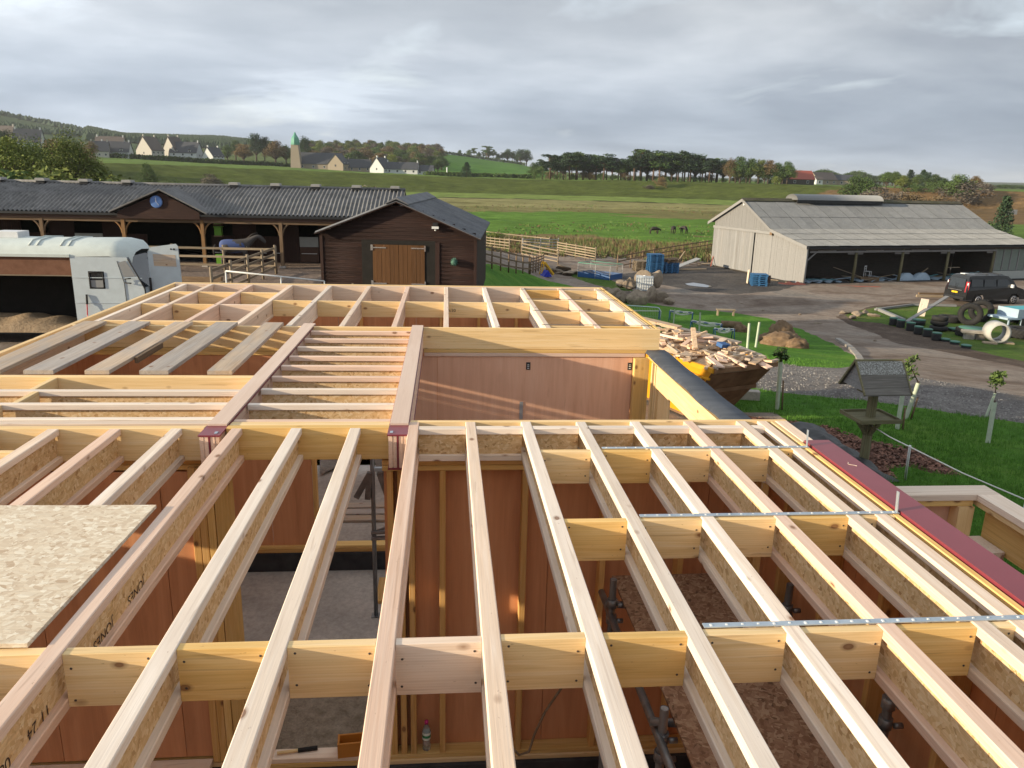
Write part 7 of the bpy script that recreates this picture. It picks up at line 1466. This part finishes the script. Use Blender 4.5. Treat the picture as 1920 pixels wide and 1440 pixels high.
for k, (x, yt, d, kd, lm, w, lab) in enumerate(((1608, 328, 330, 'broad', 'leaf_green', 1.3, 'dark tree left of the village trees behind the barn'), (1628, 330, 330, 'broad', 'leaf_green', 1.3, 'dark tree second from the left behind the barn'), (1650, 345, 300, 'bush', 'leaf_bare', 1.6, 'grey scrub behind the barn ridge'), (1665, 322, 420, 'broad', 'leaf_green', 1.3, 'green tree on the right skyline, leftmost'), (1682, 321, 420, 'broad', 'leaf_green', 1.2, 'green tree on the right skyline, second'), (1698, 327, 400, 'broad', 'leaf_mid', 1.3, 'rounded lighter tree on the right skyline'), (1709, 317, 450, 'conifer', 'leaf_conifer', 1.4, 'left conifer spire on the right skyline'), (1733, 317, 450, 'conifer', 'leaf_conifer', 1.4, 'right conifer spire on the right skyline'), (1722, 326, 420, 'broad', 'leaf_green', 1.3, 'green tree between the two conifer spires'), (1741, 322, 440, 'broad', 'leaf_conifer', 1.0, 'dark tree right of the right spire'), (1757, 325, 420, 'broad', 'leaf_green', 1.4, 'green tree in the middle of the right skyline'), (1772, 333, 400, 'broad', 'leaf_green', 1.3, 'lower green tree on the right skyline'), (1801, 326, 380, 'broad', 'leaf_green', 1.3, 'separate dark tree right of the white post'), (1831, 329, 420, 'broad', 'leaf_autumn', 1.4, 'round brownish tree at the end of the right skyline'), (1815, 338, 380, 'bush', 'leaf_bare', 1.8, 'brown scrub below the round brownish tree'), (1845, 342, 400, 'bush', 'leaf_bare', 2.0, 'low brown scrub at the right end of the trees'), (1690, 355, 330, 'bush', 'leaf_bare', 2.0, 'grey-green scrub on the moor left'), (1725, 357, 320, 'bush', 'leaf_autumn', 2.4, 'grey-green scrub in the middle of the moor'), (1745, 341, 400, 'bush', 'leaf_green', 2.0, 'green undergrowth below the skyline trees'), (1780, 343, 400, 'bush', 'leaf_green', 1.8, 'green undergrowth left of the separate dark tree'), (1712, 342, 400, 'bush', 'leaf_green', 2.0, 'green undergrowth at the left of the skyline trees'))): tree('broadleaf_tree' if kd != 'conifer' else 'fir_tree', x, yt, d, kd, lm, lab, 'bush' if kd == 'bush' else 'tree', wid=w)
for k in range(24): x = 1500 + k * 8; tree('far_tree', x, 319 + 4 * math.sin(k * .8) + k * .35, 900, 'broad', 'leaf_green', 'far small tree on the hazy skyline right of the belt', 'tree', 'far skyline trees', 1.9)
for k in range(18): x = 1800 + k * 8; tree('far_tree', x, 345 + rnd.uniform(-1, 1), 900, 'bush', 'leaf_green', 'far low tree on the flat skyline at the right edge', 'tree', 'flat skyline trees at the right', 2.5)
# forestry plantation on the left hills: one mass
def plantation():
    m = MB(); r_ = random.Random(5)
    for k in range(9500):
        u = r_.uniform(-60, 514); d = r_.uniform(1000, 1530) if u > 170 else r_.uniform(900, 1530)
        q_ = ahead(u, 300, d); 
        if u < 165 and (mnoise.noise(Vector((q_.x * .008, q_.y * .008, 2))) < .22 or r_.random() < .4): continue
        z = gz(q_.x, q_.y); h = r_.uniform(8.5, 10.5) if u > 170 else r_.uniform(4, 8); w = r_.uniform(3.5, 6); b_ = len(m.v)
        vs = [(q_.x + w * math.cos(a_), q_.y + w * math.sin(a_), z + h * .15) for a_ in (0, 1.26, 2.51, 3.77, 5.03)] + [(q_.x + r_.uniform(-1, 1), q_.y, z + h)]
        m.add(vs, [(0, 1, 5), (1, 2, 5), (2, 3, 5), (3, 4, 5), (4, 0, 5)])
    tag(m.obj('plantation', 'leaf_conifer'), 'dense dark conifer plantation covering the far left hills', 'forest', kind='stuff')
plantation()
for k, (x, yt, d) in enumerate(((10, 212, 1400), (36, 214, 1400), (0, 217, 1380), (28, 222, 1390), (117, 236, 1300), (172, 240, 1300), (145, 240, 1350))): tree('hill_tree', x, yt, d, 'broad' if k != 1 else 'conifer', 'leaf_conifer', ['dark tree clump on the hilltop at the left edge', 'pointed tree on the left hilltop skyline', 'leftmost of the trees on the hilltop', 'low tree below the pointed hilltop tree', 'dark tree on the slope of the left hill', 'lone round tree on the skyline before the plantation', 'small tree on the left hill slope'][k], 'tree', wid=1.3)
for k, (x, yt, d, lm, w, lab) in enumerate(((478, 249, 640, 'leaf_conifer', 1.0, 'tall dark tree behind the village end'), (494, 254, 640, 'leaf_conifer', .9, 'second tall dark tree behind the village end'), (455, 268, 580, 'leaf_autumn', 1.5, 'spreading brownish tree before the dark trees'), (515, 263, 590, 'leaf_autumn', 1.4, 'brown tree left of the church'), (535, 272, 600, 'leaf_green', 1.3, 'green tree beside the church tower'), (425, 272, 600, 'leaf_green', 1.2, 'green tree at the right end of the white houses'), (440, 262, 650, 'leaf_green', 1.2, 'tree behind the brownish spreading tree'), (570, 256, 620, 'leaf_conifer', .9, 'dark yew directly behind the green church cap'), (90, 268, 500, 'leaf_conifer', 1.3, 'dark green tree left of the village'), (115, 262, 520, 'leaf_green', 1.2, 'green tree above the rounded tree'), (170, 264, 500, 'leaf_autumn', 1.0, 'rusty tree left of the first white house'), (5, 240, 400, 'leaf_conifer', .9, 'dark tree at the left edge above the garden trees'))): tree('village_tree', x, yt, d, 'broad', lm, lab, wid=w)
# hedges
def hedge(pts, d, h, lab, mat='leaf_green'):
    m = MB(); r_ = random.Random(int(pts[0])); x = pts[0]
    o0 = ahead(pts[0], 320, d); z0 = gz(o0.x, o0.y)
    while x < pts[1]:
        q_ = ahead(x, 320, d + r_.uniform(-1.5, 1.5)); z = gz(q_.x, q_.y)
        for _ in range(16):
            p = Vector((q_.x + r_.gauss(0, 1.0), q_.y + r_.gauss(0, 1.0), z + r_.random() * h * r_.uniform(.7, 1.2))) - Vector((o0.x, o0.y, z0)); a_ = Vector((r_.uniform(-1, 1), r_.uniform(-1, 1), r_.uniform(-1, 1))).normalized() * .8; b_ = a_.cross(Vector((0.3, .5, 1))).normalized() * .5; m.add([p - a_, p + b_, p + a_, p - b_], [(0, 1, 2, 3)])
        x += .9
    tag(m.obj('hedge', mat, None, (o0.x, o0.y, z0)), lab, 'hedge')
hedge((205, 425), 545, 2.6, 'dark hedge along the gardens of the white village houses'); hedge((425, 545), 560, 2.2, 'low hedge between the village and the church'); hedge((585, 800), 525, 2.2, 'hedge in front of the church and cottages'); hedge((800, 1000), 470, 2.0, 'dark hedge at the foot of the bright green field'); hedge((820, 985), 1000, 3, 'thin hedge along the top of the bright green field')
# ------------------------------------------------------------------ village
plain('render_cream', (0.42, 0.41, 0.385), 0.85); plain('render_white', (0.50, 0.53, 0.55), 0.85); plain('slate', (0.045, 0.05, 0.062), 0.7); plain('stone_wall', (0.28, 0.24, 0.19), 0.9); plain('tile_red', (0.30, 0.08, 0.06), 0.8); plain('copper_green', (0.10, 0.32, 0.24), 0.6); plain('window_dark', (0.05, 0.06, 0.075), 0.2); plain('tile_brown', (0.10, 0.085, 0.08), 0.85)
def house(u, d, w, dep, hw_, hr, rz, wall, roofm, lab, wins=3, chim=True, cat='house', dz=0, name='village_house', dormers=0):
    q_ = ahead(u, 320, d); z0 = gz(q_.x, q_.y) + dz; t = T(name, lab, cat, (q_.x, q_.y, z0), R(rz)); ks = 1.12 if u < 450 else 1.05; w *= ks; dep *= ks; hw_ *= ks; hr *= ks
    m = MB().box(-w / 2, w / 2, -dep / 2, dep / 2, -1.5, hw_); m.add([(-w / 2, -dep / 2, hw_), (-w / 2, dep / 2, hw_), (-w / 2, 0, hr), (w / 2, -dep / 2, hw_), (w / 2, dep / 2, hw_), (w / 2, 0, hr)], [(0, 2, 1), (3, 4, 5)]); m.obj('wall', wall, t)
    m = MB(); e_ = .35; s_ = (hr - hw_) / (dep / 2)
    for sg in (-1, 1): m.add([(-w / 2 - e_, sg * (dep / 2 + e_), hw_ - s_ * e_ + .05), (w / 2 + e_, sg * (dep / 2 + e_), hw_ - s_ * e_ + .05), (w / 2 + e_, 0, hr + .12), (-w / 2 - e_, 0, hr + .12), (-w / 2 - e_, sg * (dep / 2 + e_), hw_ - s_ * e_ - .15), (w / 2 + e_, sg * (dep / 2 + e_), hw_ - s_ * e_ - .15), (w / 2 + e_, 0, hr - .1), (-w / 2 - e_, 0, hr - .1)], [(0, 1, 2, 3), (4, 7, 6, 5), (0, 4, 5, 1), (0, 3, 7, 4), (1, 5, 6, 2)])
    rf = m.obj('roof', roofm, t)
    if chim:
        for x in (-w / 2 + .7, w / 2 - .7): MB().box(x - .35, x + .35, -.35, .35, hr - .6, hr + 1.1).obj('chimney', wall, rf)
    for k in range(wins):
        x = -w / 2 + w * (k + .5) / wins
        for zz in ([.9, 3.5] if hw_ > 4 else [.9]): e2 = E('window', t); MB().box(x - .55, x + .55, -dep / 2 - .04, -dep / 2 - .02, zz, zz + 1.25).obj('pane', 'window_dark', e2); MB().box(x - .65, x + .65, -dep / 2 - .025, -dep / 2 + .02, zz - .1, zz + 1.35).obj('frame', 'white_paint', e2)
    for sx in (-1, 1): e2 = E('window', t); MB().box(min(sx * (w / 2 + .02), sx * (w / 2 + .04)), max(sx * (w / 2 + .02), sx * (w / 2 + .04)), -.5, .5, hw_ * .55, hw_ * .55 + 1.2).obj('pane', 'window_dark', e2)
    for k in range(dormers):
        x = -w / 2 + w * (k + .5) / dormers; e2 = E('dormer', t); m = MB().box(x - .9, x + .9, -dep / 2 + .2, -.6, hw_ - .2, hw_ + 1.3); m.obj('cheeks', wall, e2); MB().prism([(x - 1.1, hw_ + 1.3), (x + 1.1, hw_ + 1.3), (x, hw_ + 2.2)], -dep / 2, -.3).obj('cap', roofm, e2); MB().box(x - .6, x + .6, -dep / 2 + .17, -dep / 2 + .19, hw_ + .2, hw_ + 1.1).obj('pane', 'window_dark', e2)
    return t
house(192, 545, 9, 8, 3.4, 8.2, 15, 'render_cream', 'slate', 'cream bungalow with grey roof at the left end of the village'); house(222, 550, 15, 9, 3.4, 8.6, 5, 'render_white', 'slate', 'long white cottage with dark slate roof in the village', 4, dormers=2)
house(285, 565, 9, 12, 5.2, 12.4, 62, 'render_cream', 'tile_brown', 'tall cream house turning its gable to the fields'); house(330, 575, 8, 11, 5.2, 13.2, 60, 'render_cream', 'tile_brown', 'second tall cream gabled house'); house(352, 570, 16, 9, 5.0, 10.8, -8, 'render_white', 'slate', 'white house with two dormers right of the cream gables', 3, dormers=2)
house(402, 560, 9, 8, 4.2, 9.0, 62, 'render_white', 'slate', 'pale gabled house at the right end of the village'); house(213, 600, 16, 9, 3.5, 10.5, 0, 'render_white', 'tile_brown', 'brown roofed house behind the long white cottage'); house(62, 560, 13, 9, 3.0, 9.5, 10, 'render_white', 'slate', 'white house among trees at the far left', dz=3); house(18, 600, 13, 9, 3.0, 9.5, -10, 'render_cream', 'tile_brown', 'pale house at the left edge of the village', dz=3)
house(602, 525, 26, 11, 3.4, 9.6, -4, 'stone_wall', 'slate', 'stone church nave with a steep dark slate roof', 4, False, 'church', name='church'); house(636, 516, 9, 10, 4, 9.2, 70, 'stone_wall', 'slate', 'stone church transept with a gabled dark roof', 2, False, 'church wing', name='church')
q_ = ahead(556, 320, 522); t = T('church_tower', 'slim stone church tower with a green copper cap', 'church tower', (q_.x, q_.y, gz(q_.x, q_.y)), R(-4)); MB().add([(-3.0, -2.6, -1), (3.6, -2.6, -1), (3.6, 2.6, -1), (-3.0, 2.6, -1), (-2.3, -2.1, 14), (2.1, -2.1, 14), (2.1, 2.1, 14), (-2.3, 2.1, 14)], [(0, 1, 5, 4), (1, 2, 6, 5), (2, 3, 7, 6), (3, 0, 4, 7), (4, 5, 6, 7)]).obj('shaft', 'stone_wall', t); MB().lathe([(2.7, 14), (2.8, 15.2), (2.5, 17), (2.2, 18.2), (1.2, 19.6), (.9, 20.2), (.5, 21.2), (.1, 21.6)], 8, smooth=False).obj('cap', 'copper_green', t)
house(674, 520, 14, 8, 2.6, 7.2, 8, 'stone_wall', 'slate', 'low dark cottage between the church and the white gable', 3); house(715, 500, 9, 10, 2.8, 8.6, 58, 'render_white', 'slate', 'white gabled cottage right of the church', 2); house(755, 500, 19, 8, 2.8, 6.6, -8, 'render_white', 'slate', 'long low cottage with blue-black roof', 4); house(797, 500, 10, 7, 2.4, 5.4, -8, 'render_white', 'slate', 'small shed end of the cottage row', 2, False)
house(1497, 445, 14, 8, 3, 6.8, 5, 'barn_dark', 'tile_red', 'red roofed farm building at the end of the tree belt', 2, False); house(1543, 520, 15, 9, 3, 6.8, 20, 'stone_wall', 'tile_brown', 'brown roofed stone farmstead right of the red roof', 3, False); house(1575, 530, 15, 9, 3, 5.8, -5, 'stone_wall', 'slate', 'grey farm building furthest right of the farm', 3, False); house(1535, 490, 4, 4, 3, 4.4, 10, 'render_white', 'tile_brown', 'small white outbuilding of the farm', 1, False)
# farm animals in the fields
def cow(u, v, mt, lab, L=1.9, rz=0):
    p = at(u, v, 1400); t = T('cow' if 'cow' in lab or 'cattle' in lab else 'sheep', lab, 'cow' if 'cow' in lab else 'sheep', p, rz)
    V = [(0, 0, .55 * L), (-.38 * L, 0, .56 * L), (.36 * L, 0, .58 * L), (.55 * L, 0, .50 * L), (.66 * L, 0, .36 * L)]; Ed = [(0, 1), (0, 2), (2, 3), (3, 4)]; rd = [.19 * L, .17 * L, .15 * L, .08 * L, .06 * L]
    for x in (-.36, .32):
        for y in (-.09, .09): i_ = len(V); V += [(x * L, y * L, .38 * L), (x * L, y * L, .02)]; rd += [.06 * L, .04 * L]; Ed += [(1 if x < 0 else 2, i_), (i_, i_ + 1)]
    skin('body', V, Ed, rd, mt, t, sub=1)
for k, (u, v, lab) in enumerate(((1226, 440, 'black cow lying in the green field, leftmost of three'), (1262, 438, 'black cow with a white patch in the middle of the three'), (1282, 438, 'black cow rightmost of the three in the green field'))): cow(u, v, 'horse_dark', lab, 1.7, k)
cow(1496, 345, 'horse_dark', 'black cow grazing below the red roofed farm', 2.2, .4); cow(1537, 346, 'horse_dark', 'black cow before the white farm outbuilding', 2.2, 2)
p = at(1896, 402); o = P('field_hut', None, 'vent_metal', -1.3, 1.3, -.9, .9, 0, 1.5, grain='x', bev=.05); o.location = (p.x, p.y, p.z + .75); tag(o, 'small grey metal hut on the grass at the right edge', 'hut')
p = ahead(1784, 352, 300); m = MB().box(-.5, .5, -.5, .5, -1, 2.6); tag(m.obj('white_post', 'white_paint', None, (p.x, p.y, gz(p.x, p.y))), 'white marker post on the moor skyline', 'post')
p = ahead(838, 322, 470); tag(MB().tube([(0, 0, 0), (0, 0, 5.0)], .35, 6).obj('pole', 'white_paint', None, (p.x, p.y, gz(p.x, p.y))), 'pale pole standing before the bright green field', 'pole')
# rough grass, rushes along the field edge: uncountable
def rushes():
    m = MB(); r_ = random.Random(8)
    def tuft(x, y, h, w, n, mi):
        z = gz(x, y) - .03
        for _ in range(n): a_ = r_.uniform(0, 6.28); dx, dy = math.cos(a_) * w, math.sin(a_) * w; lx, ly = r_.uniform(-.3, .3) * h, r_.uniform(-.3, .3) * h; bx_, by_ = x + r_.uniform(-w, w) * 2, y + r_.uniform(-w, w) * 2; m.add([(bx_ - dx * .5, by_ - dy * .5, z), (bx_ + dx * .5, by_ + dy * .5, z), (bx_ + lx, by_ + ly, z + h * r_.uniform(.6, 1.2))], [(0, 1, 2)], mi)
    for k in range(7000):
        a_ = r_.uniform(-2, 30); d = r_.uniform(79, 108); x, y = d * math.sin(R(a_)), d * math.cos(R(a_)); 
        bx_, by_ = (x - 28.23) * math.cos(BR) + (y - 58.94) * math.sin(BR), -(x - 28.23) * math.sin(BR) + (y - 58.94) * math.cos(BR)
        if -1 < bx_ < 25 and -1 < by_ < 14.5: continue
        tuft(x, y, r_.uniform(.25, .75) * (1 + mnoise.noise(Vector((x * .1, y * .1, 0)))), .10, 5, r_.choice((0, 1, 1, 2, 2)))
    for k in range(2600):
        a_ = r_.uniform(-4, 26); d = r_.uniform(112, 250); x, y = d * math.sin(R(a_)), d * math.cos(R(a_))
        if mnoise.noise(Vector((x * .05, y * .02, 7))) > .05: tuft(x, y, r_.uniform(.15, .4), .25, 3, r_.choice((1, 2, 2)))
    tag(m.obj('rough_grass', ['reed_tan', 'reed_brown', 'reed_green']), 'tall tan and brown rushes and rough grass in the fields', 'grass', kind='stuff')
    m = MB()
    for k in range(26000):   # short blades on the near lawns
        u_ = r_.random(); a_ = r_.uniform(14, 46); d = 11 + 16 * u_ ** 1.3; x, y = d * math.sin(R(a_)), d * math.cos(R(a_))
        if inside(lawn_low, np.array([x]), np.array([y]))[0] and not inside(mulch, np.array([x]), np.array([y]))[0]: pass
        elif inside(lawn_mid, np.array([x]), np.array([y]))[0]: pass
        else: continue
        z = gz(x, y) + .0
        for _ in range(3): a2 = r_.uniform(0, 6.28); dx, dy = math.cos(a2) * .008, math.sin(a2) * .008; ox, oy = r_.uniform(-.06, .06), r_.uniform(-.06, .06); m.add([(x + ox - dx, y + oy - dy, z - .02), (x + ox + dx, y + oy + dy, z - .02), (x + ox + r_.uniform(-.03, .03), y + oy + r_.uniform(-.03, .03), z + r_.uniform(.04, .09))], [(0, 1, 2)])
    tag(m.obj('lawn_blades', 'lawn_blade'), 'short grass blades on the near lawns', 'grass', kind='stuff')
plain('reed_tan', (0.19, 0.155, 0.08), .9); plain('reed_brown', (0.14, 0.09, 0.05), .9); plain('reed_green', (0.10, 0.15, 0.04), .9); plain('lawn_blade', (0.085, 0.21, 0.024), .8)
rushes()
def chips():
    m = MB(); r_ = random.Random(18); xs_ = [p[0] for p in mulch]; ys_ = [p[1] for p in mulch]
    for k in range(5200):
        x, y = r_.uniform(min(xs_), max(xs_)), r_.uniform(min(ys_), max(ys_))
        if not inside(mulch, np.array([x]), np.array([y]))[0]: continue
        s_ = r_.uniform(.02, .055); z = gz(x, y) + .01; M = Matrix.Translation((x, y, z)) @ Matrix.Rotation(r_.uniform(0, 6.28), 4, 'Z') @ Matrix.Rotation(r_.uniform(-.6, .6), 4, 'Y'); m.add([(-s_, -s_ * .4, 0), (s_, -s_ * .3, 0), (s_ * .8, s_ * .4, .008), (-s_ * .9, s_ * .3, .008)], [(0, 1, 2, 3)], r_.choice((0, 1)), False, M)
    tag(m.obj('bark_chips', ['chip_red', 'chip_dark']), 'reddish bark chips scattered over the bed', 'bark', kind='stuff')
    m = MB(); gx = [p[0] for p in gravel]; gy = [p[1] for p in gravel]
    for k in range(9000):
        x, y = r_.uniform(4, 18), r_.uniform(13, 24)
        if not inside(gravel, np.array([x]), np.array([y]))[0]: continue
        s_ = r_.uniform(.012, .035); M = Matrix.Translation((x, y, gz(x, y) + .005)) @ Matrix.Rotation(r_.uniform(0, 6.28), 4, 'Z') @ Matrix.Rotation(r_.uniform(-.6, .6), 4, 'X'); m.add([(-s_, 0, 0), (0, -s_ * .8, 0), (s_, 0, 0), (0, s_ * .8, 0), (0, 0, s_ * .8)], [(0, 1, 4), (1, 2, 4), (2, 3, 4), (3, 0, 4)], r_.choice((0, 1)), False, M)
    tag(m.obj('gravel_stones', ['stone_pale', 'stone_dark']), 'loose grey gravel on the path', 'gravel', kind='stuff')
plain('chip_red', (0.24, 0.12, 0.085), .9); plain('chip_dark', (0.13, 0.065, 0.048), .9); plain('stone_pale', (0.27, 0.26, 0.25), .9); plain('stone_dark', (0.14, 0.13, 0.13), .9)
chips()

# ------------------------------------------------------------------ the air
hz_ = bpy.data.materials.new('air'); hz_.use_nodes = True; nn_ = hz_.node_tree.nodes; nn_.clear(); oo_ = nn_.new('ShaderNodeOutputMaterial'); pv_ = nn_.new('ShaderNodeVolumePrincipled')
pv_.inputs['Density'].default_value = 0.00010; pv_.inputs['Color'].default_value = (0.86, 0.92, 1.0, 1); pv_.inputs['Anisotropy'].default_value = 0.2
hz_.node_tree.links.new(pv_.outputs[0], oo_.inputs['Volume']); MATS['air'] = hz_
tag(MB().box(-9200, 9200, -9200, 9200, -9, 140).obj('haze', 'air'), 'thin pale haze filling the air', kind='stuff')
